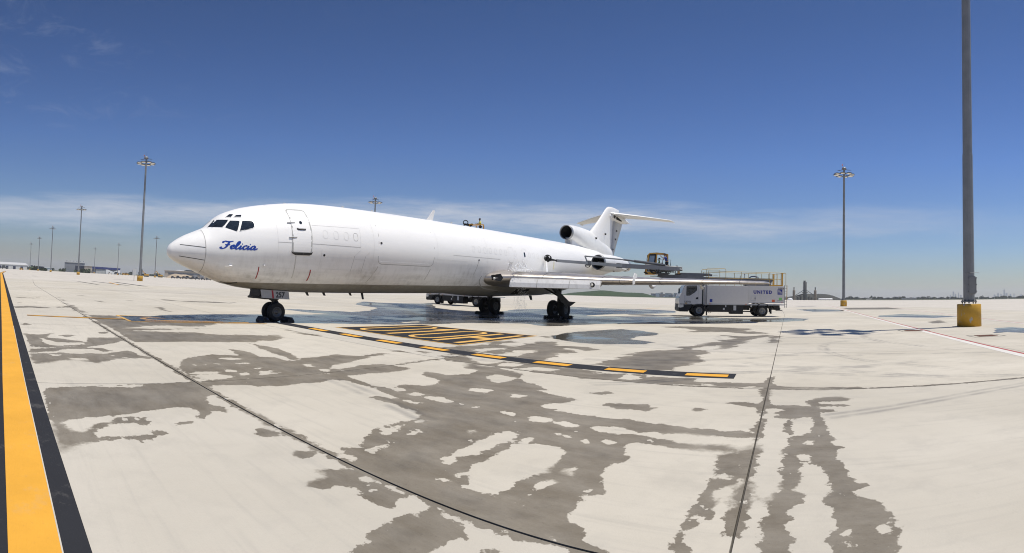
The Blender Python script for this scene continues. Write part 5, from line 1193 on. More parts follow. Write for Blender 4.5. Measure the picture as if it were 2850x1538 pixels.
def person(pose, skin_m, top_m, leg_m, hair_m, label, top_name='shirt'):
    """facing -x, feet (or seat) about the origin"""
    P = {k: Vector(v) for k, v in pose.items()}
    J, B = {}, []
    def jn(k, p, r): J[k] = (tuple(p), r)
    jn('pelvis', P['pelvis'], (.13, .11)); jn('waist', P['pelvis'].lerp(P['chest'], .45), (.12, .10)); jn('chest', P['chest'], (.155, .115)); jn('neck', P['neck'], .055)
    hd = (P['head'] - P['neck']).normalized()
    jn('jaw', P['neck'] + hd * .10 + Vector((-.025, 0, 0)), .065); jn('head', P['head'], .098); jn('crown', P['head'] + hd * .085, .07)
    B += [('pelvis', 'waist'), ('waist', 'chest'), ('chest', 'neck'), ('neck', 'jaw'), ('jaw', 'head'), ('head', 'crown')]
    for s, sg in (('l', -1), ('r', 1)):
        sh = P['chest'] + Vector((0, sg * .185, .045)); jn('sh' + s, sh, .062); B.append(('chest', 'sh' + s))
        jn('el' + s, P['elbow' + s], .042); jn('wr' + s, P['wrist' + s], .030); B += [('sh' + s, 'el' + s), ('el' + s, 'wr' + s)]
        d = (P['wrist' + s] - P['elbow' + s]).normalized(); jn('pa' + s, P['wrist' + s] + d * .08, (.036, .018)); B.append(('wr' + s, 'pa' + s))
        sd_ = d.cross(Vector((0, 0, 1)));  sd_ = sd_.normalized() if sd_.length > .1 else Vector((0, 1, 0))
        for q, (off, ln) in enumerate(((-.03, .07), (-.01, .082), (.01, .078), (.03, .06))):
            a = P['wrist' + s] + d * .115 + sd_ * off; e = a + d * ln * .8 + Vector((0, 0, -ln * .4)); jn(f'f{q}{s}', a, .009); jn(f'g{q}{s}', e, .007); B += [('pa' + s, f'f{q}{s}'), (f'f{q}{s}', f'g{q}{s}')]
        a = P['wrist' + s] + d * .05 - sd_ * .045; jn('th' + s, a, .010); jn('tt' + s, a + d * .05 - sd_ * .01, .008); B += [('pa' + s, 'th' + s), ('th' + s, 'tt' + s)]
        hip = P['pelvis'] + Vector((0, sg * .09, -.06)); jn('hp' + s, hip, .088); jn('kn' + s, P['knee' + s], .058); jn('an' + s, P['ankle' + s], .042); jn('to' + s, P['ankle' + s] + Vector((-.17, 0, -.045)), (.045, .03))
        B += [('pelvis', 'hp' + s), ('hp' + s, 'kn' + s), ('kn' + s, 'an' + s), ('an' + s, 'to' + s)]
    body = skinned('person', J, B, skin_m, root='pelvis')
    tag(body, label, 'person')
    hc = P['head']; fx = Vector((-1, 0, 0))
    nz = MB(); nz.ball(hc + fx * .100 + Vector((0, 0, -.015)), .018, 8, (1, .8, 1.2)); nz.build('nose', skin_m, body)
    [MB().ball(hc + fx * .088 + Vector((0, y, .018)), .011, 6).build('eye', m_glass, body) for y in (-.032, .032)]
    [MB().ball(hc + Vector((.01, y, 0)), .026, 8, (.7, .4, 1.2)).build('ear', skin_m, body) for y in (-.098, .098)]
    MB().ball(hc + Vector((.022, 0, .045)), .108, 14, (1, .95, .82)).build('hair', hair_m, body)
    g = 1.22
    T = {'a': (P['pelvis'] + Vector((0, 0, .04)), (.15, .13)), 'b': (P['pelvis'].lerp(P['chest'], .5), (.15, .125)), 'c': (P['chest'], (.185, .14)), 'd': (P['neck'] - Vector((0, 0, .05)), (.09, .08))}
    E = [('a', 'b'), ('b', 'c'), ('c', 'd')]
    for s, sg in (('l', -1), ('r', 1)):
        sh = P['chest'] + Vector((0, sg * .19, .05)); T['s' + s] = (sh, .085); T['e' + s] = (sh.lerp(P['elbow' + s], .75), .066); E += [('c', 's' + s), ('s' + s, 'e' + s)]
    skinned(top_name, {k: (tuple(v[0]), v[1]) for k, v in T.items()}, E, top_m, body)
    T = {'a': (P['pelvis'] + Vector((0, 0, .03)), (.145, .125))}; E = []
    for s, sg in (('l', -1), ('r', 1)):
        T['h' + s] = (P['pelvis'] + Vector((0, sg * .09, -.06)), .105); T['k' + s] = (P['knee' + s], .078); T['n' + s] = (P['ankle' + s] + Vector((0, 0, .03)), .062); E += [('a', 'h' + s), ('h' + s, 'k' + s), ('k' + s, 'n' + s)]
    skinned('trousers', {k: (tuple(v[0]), v[1]) for k, v in T.items()}, E, leg_m, body)
    [MB().ball(P['ankle' + s] + Vector((-.06, 0, -.05)), .06, 8, (1.9, .85, .75)).build('boot', m_black, body) for s in 'lr']
    return body


STAND = dict(pelvis=(0, 0, .95), chest=(-.05, 0, 1.32), neck=(-.06, 0, 1.50), head=(-.09, 0, 1.66), elbowl=(-.16, -.25, 1.12), elbowr=(-.14, .25, 1.10), wristl=(-.40, -.22, 1.20), wristr=(-.38, .22, 1.18),
             kneel=(-.03, -.10, .50), kneer=(.0, .10, .50), anklel=(.02, -.11, .09), ankler=(.05, .12, .09))
SIT = dict(pelvis=(0, 0, .12), chest=(.02, 0, .50), neck=(.0, 0, .68), head=(-.02, 0, .84), elbowl=(-.10, -.25, .30), elbowr=(-.10, .25, .30), wristl=(-.34, -.20, .30), wristr=(-.34, .20, .30),
           kneel=(-.43, -.12, .14), kneer=(-.43, .12, .14), anklel=(-.46, -.12, -.28), ankler=(-.46, .12, -.28))

# ------------------------------------------------------------------ deicing trucks
TRX = Vector((0.981, -0.191, 0)).normalized(); TROT = math.atan2(TRX.y, TRX.x)
# ground point of the near front wheel
FWP = Vector((15.98, 39.38, 0))
def truck_base(label, group='deicing trucks'):
    t_ = empty('deicing_truck', label=label, cat='truck', group=group)
    def ln(z): return z
    # cab
    cab = MB()
    prof = [(-.02, .95), (-.03, 1.35), (.03, 1.76), (.53, 2.72), (.68, 2.86), (1.93, 2.90), (1.97, 2.70), (1.97, 1.10)]
    cab.prism(prof, -1.2, 1.2); cb = cab.build('cab', m_truck, t_)
    MB().prism([(.02, 1.60), (.52, 2.70), (.49, 2.72), (-.03, 1.60)], -1.08, 1.08).build('windscreen', m_glass, cb)
    for y0, y1 in ((-1.206, -1.198), (1.198, 1.206)):
        MB().prism([(.58, 1.86), (.60, 2.66), (1.53, 2.70), (1.53, 2.28), (1.30, 2.06), (.90, 1.80), (.62, 1.79)], y0, y1).build('side_window', m_glass, cb)
        MB().prism([(1.42, 1.50), (1.44, 1.62), (1.52, 1.68), (1.66, 1.68), (1.66, 1.50)], y0, y1).build('vent', m_black, cb)
        MB().prism([(.42, 1.10), (.43, 1.85), (.445, 1.85), (.435, 1.10)], y0, y1).build('door_gap', m_seam, cb)
        MB().prism([(1.64, 1.4), (1.64, 2.8), (1.655, 2.8), (1.655, 1.4)], y0, y1).build('door_gap', m_seam, cb)
    mr = MB(); mr.box(-.12, -.02, -1.42, -1.22, 1.95, 2.42, .03); mr.tube([(.1, -1.2, 2.5), (-.05, -1.32, 2.42)], .02, 6); mr.build('mirror', m_black, cb)
    bp = MB().prism([(-.05, .95), (-.06, .55), (.05, .42), (.75, .42), (.95, .70), (1.15, 1.02), (1.15, 1.10), (-.02, 1.10)], -1.2, 1.2).build('bumper', m_black, t_)
    for y0, y1 in ((-1.206, -.85), (.85, 1.206)): MB().prism([(-.062, .78), (-.05, 1.02), (.36, 1.03), (.36, .82), (.1, .76)], y0, y1).build('headlight', m_lens, bp)
    for side in (-1, 1):
        arch = [(1.75 + .70 * math.cos(a), .55 + .62 * math.sin(a)) for a in np.linspace(-.1, math.pi + .1, 15)]; inn = [(1.75 + .62 * math.cos(a), .55 + .55 * math.sin(a)) for a in np.linspace(math.pi + .1, -.1, 15)]
        MB().prism(arch + inn, side * 1.20 - (.0 if side < 0 else .35), side * 1.20 + (.35 if side < 0 else 0) + side * .03).build('mudguard', m_black, t_)
        arch = [(7.56 + .78 * math.cos(a), .55 + .68 * math.sin(a)) for a in np.linspace(-.2, math.pi, 15)]; inn = [(7.56 + .72 * math.cos(a), .55 + .62 * math.sin(a)) for a in np.linspace(math.pi, -.2, 15)]
        MB().prism(arch + inn, side * 1.20 - (.0 if side < 0 else .45), side * 1.20 + (.45 if side < 0 else 0) + side * .02).build('mudguard', m_black, t_)
        MB().box(8.36, 8.40, side * 1.0 - .22, side * 1.0 + .22, .28, .95).build('mud_flap', m_black, t_)
        MB().box(2.42, 2.46, side * 1.0 - .2, side * 1.0 + .2, .12, .7).build('mud_flap', m_black, t_)
        wheel((1.75, side * 1.03, .535), .535, .30, t_, rimm=m_rim2)
        wheel((7.56, side * .92, .535), .535, .56, t_, rimm=m_rim2)
    # chassis
    ch = MB(); ch.box(.9, 9.3, -.45, .45, .75, 1.06); ch.box(2.5, 4.6, -1.1, -.4, .42, 1.06); ch.box(4.6, 5.75, -1.12, -.35, .25, 1.06, .03); ch.box(2.7, 5.5, .4, 1.1, .4, 1.06); ch.box(5.9, 6.5, -.6, .6, .6, 1.0)
    ch.beam((5.75, -.5, .48), (6.9, -.5, .46), .08, .10); ch.prism([(8.3, 1.1), (8.7, .95), (9.05, .60), (9.4, .60), (9.35, 1.1)], -.7, .7); ch.build('chassis', m_black, t_)
    hk = MB(); hk.tube([(9.3, -.1, .72), (9.65, -.1, .72)], .07, 8); hk.lathe([(.09, -.04), (.13, 0), (.09, .04), (.05, 0)], (9.75, -.1, .56), 'z', 12, closed=True); hk.beam((9.2, -.1, .56), (9.7, -.1, .56), .12, .06); hk.build('tow_hitch', m_steeld, t_)
    dt = MB(); dt.box(4.85, 5.10, -1.128, -1.118, .57, 1.0); dt.box(3.9, 4.05, -1.11, -1.10, .6, .78); dt.box(4.1, 4.2, -1.11, -1.10, .85, 1.02); dt.box(6.45, 6.58, -1.1, -.9, .88, 1.05); dt.build('tool_plate', m_grey_paint, t_)
    hs = MB(); hs.tube([(2.68 + .13 * math.cos(a), -1.12, .42 + .10 * math.sin(a)) for a in np.linspace(-math.pi, 0, 9)], .02, 6); hs.build('hose_loop', m_strut, t_)
    # body
    bx = MB(); bx.box(2.42, 6.22, -1.22, 1.22, 1.12, 2.74, .02); bx.box(6.225, 9.62, -1.22, 1.22, 1.24, 2.78, .02); bd = bx.build('tank_body', m_truck, t_)
    MB().box(2.42, 9.62, -1.19, 1.19, 1.04, 1.13).build('sill', m_grey_paint, bd)
    g2 = MB(); g2.box(2.42, 6.22, -1.225, -1.221, 1.12, 1.15); g2.build('sill_edge', m_grey_paint, bd)
    MB().box(6.22, 9.62, -1.226, -1.221, 1.24, 1.33).build('sill_edge', m_grey_paint, bd)
    for x0 in (2.6, 5.9, 9.3): MB().box(x0, x0 + .16, -1.232, -1.226, 1.10 if x0 < 6 else 1.26, 1.14 if x0 < 6 else 1.30).build('marker_lamp', m_orange, bd)
    pi = MB(); [pi.tube([(x, -1.12, 1.0), (x, -1.12, 2.75)], r, 8) for x, r in ((2.16, .045), (2.27, .05), (2.38, .03))]; pi.build('riser_pipe', m_truck, t_)
    MB().box(1.99, 2.41, -.9, .9, 1.0, 2.75).build('pump_bay', m_steeld, t_)
    MB().box(2.03, 2.40, -1.1, -.93, 2.60, 2.78).build('valve_box', m_black, t_)
    ht = MB(); [ht.box(a, b_, -1.232, -1.2205, c, d) for a, b_, c, d in ((6.41, 6.44, 1.43, 1.89), (6.86, 6.89, 1.43, 1.89), (6.44, 6.86, 1.43, 1.46), (6.44, 6.86, 1.86, 1.89))]; h_ = ht.build('hatch_frame', m_grey_paint, bd)
    MB().box(6.78, 6.83, -1.245, -1.222, 1.58, 1.72).build('hatch_handle', m_black, h_)
    for nm, mt_, a, b_, c, d in (('placard', m_orange, 8.41, 8.69, 1.34, 1.56), ('placard', m_green, 9.08, 9.38, 1.51, 1.74), ('placard', m_navy, 2.67, 2.91, 1.28, 1.54)):
        MB().box(a, b_, -1.227, -1.221, c, d).build(nm, mt_, bd)
    MB().box(2.72, 2.86, -1.229, -1.2275, 1.33, 1.49).build('placard_face', m_blue, bd)
    tr = MB(); tr.box(8.98, 9.52, -1.226, -1.221, 1.44, 1.475); tr.box(8.90, 8.94, -1.226, -1.221, 1.40, 1.50); tr.build('lettering', m_black, bd)
    TX = lambda x, z: Matrix.Translation((x, -1.2245, z)) @ Matrix.Rotation(R(90), 4, 'X')
    text_mesh('company_lettering', 'UNITED', 0.395, m_navy, bd, TX(6.66, 2.09), bold=.022, spacing=1.34)
    text_mesh('fleet_number', 'DE936', 0.22, m_black, bd, TX(9.02, 2.50), spacing=.95)
    text_mesh('fleet_number', 'DE936', 0.22, m_black, cb, Matrix.Translation((.43, -1.204, 1.20)) @ Matrix.Rotation(R(90), 4, 'X'), spacing=.95)
    MB().box(.50, .68, -1.206, -1.2, 1.115, 1.175).build('placard', m_yel, cb)
    # globe emblem: blue square, white latitude and longitude arcs
    lg = MB().box(8.95, 9.42, -1.226, -1.221, 2.02, 2.49).build('emblem', m_navy, bd)
    ar = MB()
    def strip(P, w_):
        P = [np.array(p) for p in P]; vs, fs = [], []
        for i, p in enumerate(P):
            d = P[min(i + 1, len(P) - 1)] - P[max(i - 1, 0)]; d = d / (np.hypot(*d) + 1e-9); nn = np.array([-d[1], d[0]]) * w_ * (.35 + .65 * i / (len(P) - 1)) / 2
            vs += [(8.95 + (p + nn)[0], -1.2275, 2.02 + (p + nn)[1]), (8.95 + (p - nn)[0], -1.2275, 2.02 + (p - nn)[1])]
            if i: fs.append((2*i-2, 2*i-1, 2*i+1, 2*i))
        ar.add(vs, fs)
    for k in range(6):
        r = .10 + .075 * k
        strip([(0.005 + r * .98 * math.sin(a) * .92, .44 - .0 - r * (1 - math.cos(a)) * .95 - .03 * (5 - k) * .9) for a in np.linspace(0.05, 1.35, 9) if .005 + r * .98 * math.sin(a) * .92 < .44 and .44 - r * (1 - math.cos(a)) * .95 - .027 * (5 - k) > .01], .030)
    for k in range(4): strip([(.02 + .06 * k + .10 * t * (1 + .8 * k * .5) , .42 - .05 * k - (.36 - .05 * k) * t) for t in np.linspace(0, 1, 6)], .016)
    ar.build('arcs', m_truck, lg)
    # roof deck rails and ladder
    def rail(P, nm='guard_rail'): return MB().tube(P, .022, 6).build(nm, m_rail, t_)
    for y in (-1.15, 1.15):
        rail([(2.36, y, 2.75), (2.36, y, 4.12), (2.44, y, 4.24), (4.02, y, 4.24), (4.10, y, 4.12), (4.10, y, 2.75)]); rail([(2.45, y, 4.00), (9.6, y, 4.00), (9.78, y, 3.92), (9.78, y, 2.85)]); rail([(2.45, y, 3.40), (9.3, y, 3.40)])
        for x in (2.55, 5.52, 6.90, 8.20, 8.9, 9.3): MB().tube([(x, y, 2.75), (x, y, 4.0)], .022, 6).build('rail_post', m_rail, t_)
        MB().box(9.36, 9.48, y - .05, y + .05, 2.8, 4.0).build('rail_post', m_yel, t_)
    rail([(9.78, -1.15, 4.0), (9.78, 1.15, 4.0)])
    MB().box(8.3, 9.5, -1.16, -1.10, 2.80, 2.90).build('toe_board', m_yel, t_)
    ld = MB(); [ld.tube([(x, -1.16, .83), (x, -1.16, 2.9)], .022, 6) for x in (9.66, 9.88)]; [ld.tube([(9.66, -1.16, z), (9.88, -1.16, z)], .016, 6) for z in np.arange(.9, 2.9, .24)]; ld.build('ladder', m_steel, t_)
    MB().box(9.86, 9.90, -1.22, -1.17, 1.5, 2.88).build('ladder_grip', m_yel, t_)
    return t_


def finish_pose(o, loc, rz):
    o.matrix_world = Matrix.Translation(loc) @ Matrix.Rotation(rz, 4, 'Z'); return o


truck = truck_base('white deicing truck lettered UNITED parked beyond the wing tip')
far_truck = copy_tree(truck); far_truck['label'] = 'second deicing truck mostly hidden behind the jet, wheels showing under its belly'
o0 = FWP - TRX * 1.75 + Vector((TRX.y, -TRX.x, 0)) * -1.18
finish_pose(truck, (o0.x, o0.y, 0), TROT)
TI = (Matrix.Translation((o0.x, o0.y, 0)) @ Matrix.Rotation(TROT, 4, 'Z')).inverted()
def TL(p): return TI @ Vector(p)
# main beam lying along the deck, carried forward past the cab
bm_ = MB(); bm_.prism([(-1.85, 3.42), (-1.75, 3.62), (2.2, 3.62), (2.3, 3.50), (8.75, 3.50), (8.85, 3.35), (8.6, 3.0), (6.9, 2.95), (2.0, 3.08), (-1.3, 3.28)], -.28, .28); main_beam = bm_.build('boom_beam', m_boom, truck)
b2 = MB(); b2.box(-.2, 3.2, .32, .60, 3.60, 3.78); b2.box(.2, 2.9, -.24, .24, 3.62, 3.82); b2.tube([(3.2, -.1, 3.68), (3.55, -.1, 3.70), (3.56, -.1, 3.60)], .018, 5); b2.build('upper_beam', m_boom, main_beam)
MB().tube([(-2.5, -.3, 3.44), (-1.4, -.3, 3.46)], .04, 6).build('step_rail', m_steeld, main_beam)
MB().prism([(6.2, 2.80), (6.0, 3.3), (8.7, 3.36), (8.55, 2.8)], -.45, .45).build('boom_pivot', m_boom, main_beam)
hc_ = MB(); hc_.tube([(7.0 + .45 * math.cos(a), -.2, 3.48 + .22 * math.sin(a)) for a in np.linspace(0, math.pi, 11)], .035, 6); hc_.tube([(7.05 + .38 * math.cos(a), .1, 3.46 + .20 * math.sin(a)) for a in np.linspace(0, math.pi, 11)], .035, 6); hc_.build('hose_loop', m_hose, main_beam)
MB().tube([(6.22, .2, 3.4), (6.22, .2, 3.78)], .03, 6).tube([(6.22, .2, 3.78), (6.22, .2, 3.90)], .07, 8).build('beacon', m_grey_paint, truck)
MB().tube([(5.78, .1, 3.4), (5.78, .1, 3.72)], .025, 6).build('beacon_stem', m_black, truck)
# turret with the operator's cab
tu = MB(); tu.prism([(-1.9, 3.60), (-1.75, 3.78), (-.4, 3.95), (.02, 4.05), (.04, 4.30), (-.15, 4.45), (-.30, 4.32), (-1.95, 4.20), (-2.0, 3.95)], -.35, .35); tu.box(-1.75, -.9, -.5, .5, 3.60, 3.72); turret = tu.build('turret', m_steeld, truck)
MB().box(-.02, .09, -.45, .35, 3.72, 4.24, .02).build('end_plate', m_yel, turret)
mc = MB(); [mc.tube([(-1.9 + .25 * k, -.42, 3.75 + .05 * (k % 3)), (-1.5 + .25 * k, -.44, 4.0 + .06 * (k % 2))], .03, 6) for k in range(5)]; [mc.ball((-.9 + .2 * k, -.4, 3.85), .08, 8) for k in range(4)]; mc.build('hydraulics', m_steel, turret)
cy0, cy1 = .45, 1.55                         # the cab stands on the far side of the turret
cf = MB()
for x, z0, z1, lean in ((-2.80, 3.85, 5.45, .20), (-1.98, 3.65, 5.52, .10), (-.86, 4.2, 5.45, -.04)):
    for y in (cy0, cy1): cf.beam((x, y, z0), (x + lean, y, z1), .08, .10)
cf.prism([(-2.62, 5.44), (-2.55, 5.53), (-1.9, 5.60), (-1.2, 5.56), (-.86, 5.48), (-.86, 5.42), (-1.2, 5.47), (-1.9, 5.50), (-2.55, 5.43)], cy0 - .03, cy1 + .03)
cf.box(-2.84, -1.98, cy0 - .04, cy1 + .03, 3.63, 3.84); cf.box(-1.98, -.8, cy0, cy1, 3.66, 3.78); cf.box(-1.16, -.74, cy0 - .05, cy1, 4.24, 4.50); cf.box(-.90, -.84, cy0, cy1, 4.5, 5.45)
opcab = cf.build('operator_cab', m_yel, truck)
gp = MB(); gp.prism([(-2.76, 4.55), (-2.56, 5.36), (-2.02, 5.38), (-2.08, 4.55)], cy0 - .012, cy0 + .0); gp.build('cab_window', MAT('sky_tinted_glass', (.27, .34, .42), .05, spec=.8), opcab)  # opaque pane, its pale blue stands in for sky showing through
fw_ = MB(); fw_.prism([(-2.80, 4.50), (-2.58, 5.42), (-2.48, 5.42), (-2.66, 4.55)], cy0 - .03, cy0 - .013); fw_.prism([(-2.66, 4.47), (-2.72, 4.6), (-2.08, 4.62), (-2.02, 4.47)], cy0 - .03, cy0 - .013); fw_.prism([(-2.56, 5.30), (-2.55, 5.42), (-1.96, 5.46), (-1.98, 5.32)], cy0 - .03, cy0 - .013); fw_.prism([(-2.14, 4.6), (-2.06, 5.32), (-1.94, 5.44), (-2.02, 4.6)], cy0 - .03, cy0 - .013); fw_.box(-2.78, -2.02, cy0 - .03, cy0 - .005, 3.86, 4.46); fw_.build('door_frame', m_black, opcab)
gl2 = MB(); [gl2.box(-2.68, -2.50, cy0 - .04, cy0 - .031, z, z + .035) for z in (3.93, 4.0, 4.07, 4.14)]; gl2.build('step_grille', m_grey_paint, opcab)
MB().add([(-2.82, cy0, 4.5), (-2.82, cy1, 4.5), (-2.60, cy1, 5.42), (-2.60, cy0, 5.42)], [(0, 1, 2, 3)]).build('front_glass', m_glass, opcab)
se = MB(); se.box(-1.78, -1.3, cy0 + .3, cy0 + .8, 4.05, 4.16, .03); se.box(-1.38, -1.26, cy0 + .3, cy0 + .8, 4.16, 4.75, .03); se.box(-1.7, -1.4, cy0 + .4, cy0 + .7, 3.78, 4.05); se.build('seat', m_black, opcab)
MB().box(-1.38, -1.12, cy0 - .34, cy0 - .05, 3.95, 4.56).build('control_box', m_black, opcab)
hr = MB(); hr.tube([(-1.95, cy0 - .35, 4.96), (-.66, cy0 - .35, 4.94), (-.64, cy0 - .35, 4.3)], .02, 6); hr.tube([(-.74, cy0 - .35, 4.0), (-.64, cy0 - .35, 4.95)], .018, 6); hr.build('hand_rail', m_steel, opcab)
MB().box(-1.98, -.70, cy0 - .55, cy0 - .02, 3.72, 3.78).build('step_platform', m_steeld, opcab)
# telescopic spray arm reaching over the wing
N0, A0, AM, AR = TL((2.4, 32.91, 4.03)), TL((3.02, 33.26, 3.93)), TL((8.24, 37.1, 4.0)), TL((14.6, 40.45, 4.12))
arm = MB(); arm.beam(AR, AM, .30, .34); arm_o = arm.build('spray_arm', m_boom, truck)
MB().beam(AM + (AR - AM).normalized() * .6, A0, .20, .24, .16, .18).build('inner_arm', m_steel, arm_o)
cl_ = MB(); d_ = (A0 - AM).normalized()
for f in (.0, .52): cl_.beam(AM.lerp(A0, f) - d_ * .12, AM.lerp(A0, f) + d_ * .12, .30, .36)
cl_.build('arm_collar', m_steeld, arm_o)
U0, U1, U2 = TL((5.26, 35.11, 4.47)), TL((8.7, 37.51, 4.51)), TL((13.03, 40.24, 4.40))
up_ = MB(); up_.tube([U0, U1], .055, 8); up_.tube([U0, AM.lerp(A0, .53)], .06, 6); up_.build('upper_tube', m_steel, arm_o)
up_ = MB(); up_.tube([U1, U1.lerp(U2, .35)], .07, 8); up_.tube([U1.lerp(U2, .25), U2], .11, 8); up_.build('cylinder', m_steeld, arm_o)
lw = MB(); lw.tube([AR + Vector((.1, -.25, -.08)), AR + Vector((-2.6, -.25, .12))], .10, 8); lw.tube([AR + Vector((.1, -.1, .12)), AR + Vector((-3.2, -.1, .30))], .08, 8); lw.build('feed_pipe', m_steel, arm_o)
hl = MB(); q0 = AR.lerp(AM, .46); hl.tube([q0 + Vector((.38 * math.cos(a), -.2, -.18 + .30 * math.sin(a))) for a in np.linspace(-math.pi * 1.05, .2, 12)], .055, 6); hl.tube([q0 + Vector((.25 * math.cos(a) - .05, -.25, -.15 + .22 * math.sin(a))) for a in np.linspace(-math.pi, 0, 10)], .04, 6); hl.build('hose_loop', m_black, arm_o)
wl_ = MB(); [wl_.box(*(lambda c: (c.x - .12, c.x + .12, c.y - .08, c.y + .08, c.z - .05, c.z + .05))(q0 + Vector((-.75 + .12 * k, -.1, -.42 - .10 * k))), .02) for k in range(2)]; wl_.build('work_light', m_black, arm_o)
hk_ = AM.lerp(A0, .53); MB().tube([hk_ + Vector((.18 * math.cos(a), -.14, -.14 + .17 * math.sin(a))) for a in np.linspace(-math.pi * 1.1, .2, 12)], .03, 6).build('hose_loop', m_black, arm_o)
nb = MB()
for r, off in ((.21, .0), (.18, .07), (.15, -.06)): nb.tube([N0 + Vector((r * math.cos(a) - .02 + off, -.1 + off, .02 + r * math.sin(a))) for a in np.linspace(0, 2 * math.pi, 17)], .032, 5)
for k in range(12): nb.beam(N0 + Vector((rng.uniform(-.2, .2), rng.uniform(-.1, .1), rng.uniform(-.2, .12))), N0 + Vector((rng.uniform(-.1, .45), rng.uniform(-.1, .1), rng.uniform(-.22, .0))), .10, .10)
nb.tube([A0, N0], .06, 6); nb.tube([N0 + Vector((.3, 0, -.1)), N0 + Vector((-.08, 0, -.16))], .035, 6); nozzle = nb.build('spray_nozzle', m_black, arm_o)
MB().tube([A0 + Vector((-.16, -.1, -.05)), A0 + Vector((-.16, -.1, -.62))], .022, 5).build('strap', m_tape, arm_o)
TW = TI.inverted()
op = person(SIT, m_skind, m_hivis, m_darkcloth, m_hair, 'person in a lime vest sitting inside the yellow operator cab', 'vest'); op.matrix_world = TW @ Matrix.Translation((-1.62, cy0 + .28, 4.17))
LEAN = dict(STAND); LEAN.update(chest=(-.10, 0, 1.30), neck=(-.16, 0, 1.47), head=(-.22, 0, 1.62), elbowl=(-.33, -.24, 1.22), wristl=(-.42, -.20, .98), elbowr=(-.36, .22, 1.34), wristr=(-.55, .2, 1.52))
bl = person(LEAN, m_skin, m_bluecloth, m_darkcloth, m_hair, 'person in a blue shirt standing outside the yellow operator cab'); bl.matrix_world = TW @ Matrix.Translation((-1.0, cy0 - .22, 3.785))

# the second truck, beyond the aircraft, its lift basket showing over the roof line
T2 = Matrix.Translation((-8.9, 56.0, 0)) @ Matrix.Rotation(R(-38), 4, 'Z')
far_truck.matrix_world = T2
T2I = T2.inverted()
kp = Vector((-4.35, 49.9, 0)); up2 = MB(); a_, b2_ = T2I @ Vector((-4.9, 53.5, 3.2)), T2I @ Vector((-3.9, 50.6, 7.35)); up2.beam(a_, b2_, .35, .4, .25, .3); mast2 = up2.build('lift_boom', m_boom, far_truck)
bk = MB(); c0 = T2I @ Vector((-3.95, 50.0, 7.3))
M2 = T2I
def w2(p): return T2I @ Vector(p)
fl = MB(); fl.add([w2((-4.55, 49.6, 7.30)), w2((-3.1, 49.6, 7.30)), w2((-3.1, 50.7, 7.30)), w2((-4.55, 50.7, 7.30)), w2((-4.55, 49.6, 7.38)), w2((-3.1, 49.6, 7.38)), w2((-3.1, 50.7, 7.38)), w2((-4.55, 50.7, 7.38))], [(3,2,1,0),(4,5,6,7),(0,1,5,4),(1,2,6,5),(2,3,7,6),(3,0,4,7)]); bas = fl.build('basket', m_yel, far_truck)
rl = MB()
for x in (-4.55, -3.85, -3.1):
    for y in (49.6, 50.7): rl.tube([w2((x, y, 7.38)), w2((x, y, 8.46))], .035, 6)
for z in (7.9, 8.46):
    for P in (((-4.55, 49.6), (-3.1, 49.6)), ((-3.1, 49.6), (-3.1, 50.7)), ((-3.1, 50.7), (-4.55, 50.7)), ((-4.55, 50.7), (-4.55, 49.6))): rl.tube([w2(P[0] + (z,)), w2(P[1] + (z,))], .035, 6)
rl.build('basket_rail', m_yel, bas)
nz2 = MB()
for r in (.26, .22): nz2.tube([w2((-4.95 + r * math.cos(a), 49.7 + .06 * r, 8.62 + r * math.sin(a))) for a in np.linspace(0, 2 * math.pi, 17)], .028, 5)
for k in range(12): nz2.beam(w2((-5.15 + rng.uniform(0, 1.0), 49.7, 8.25 + rng.uniform(0, .28))), w2((-5.1 + rng.uniform(0, 1.1), 49.8, 8.2 + rng.uniform(0, .35))), .10, .10)
nz2.build('spray_head', m_black, bas)
yp = person(STAND, m_skind, m_hiyel, m_darkcloth, m_hair, 'person in a yellow vest up in a lift basket seen over the jet roof', 'vest'); yp.matrix_world = Matrix.Translation((-3.45, 50.1, 7.385)) @ Matrix.Rotation(R(20), 4, 'Z')

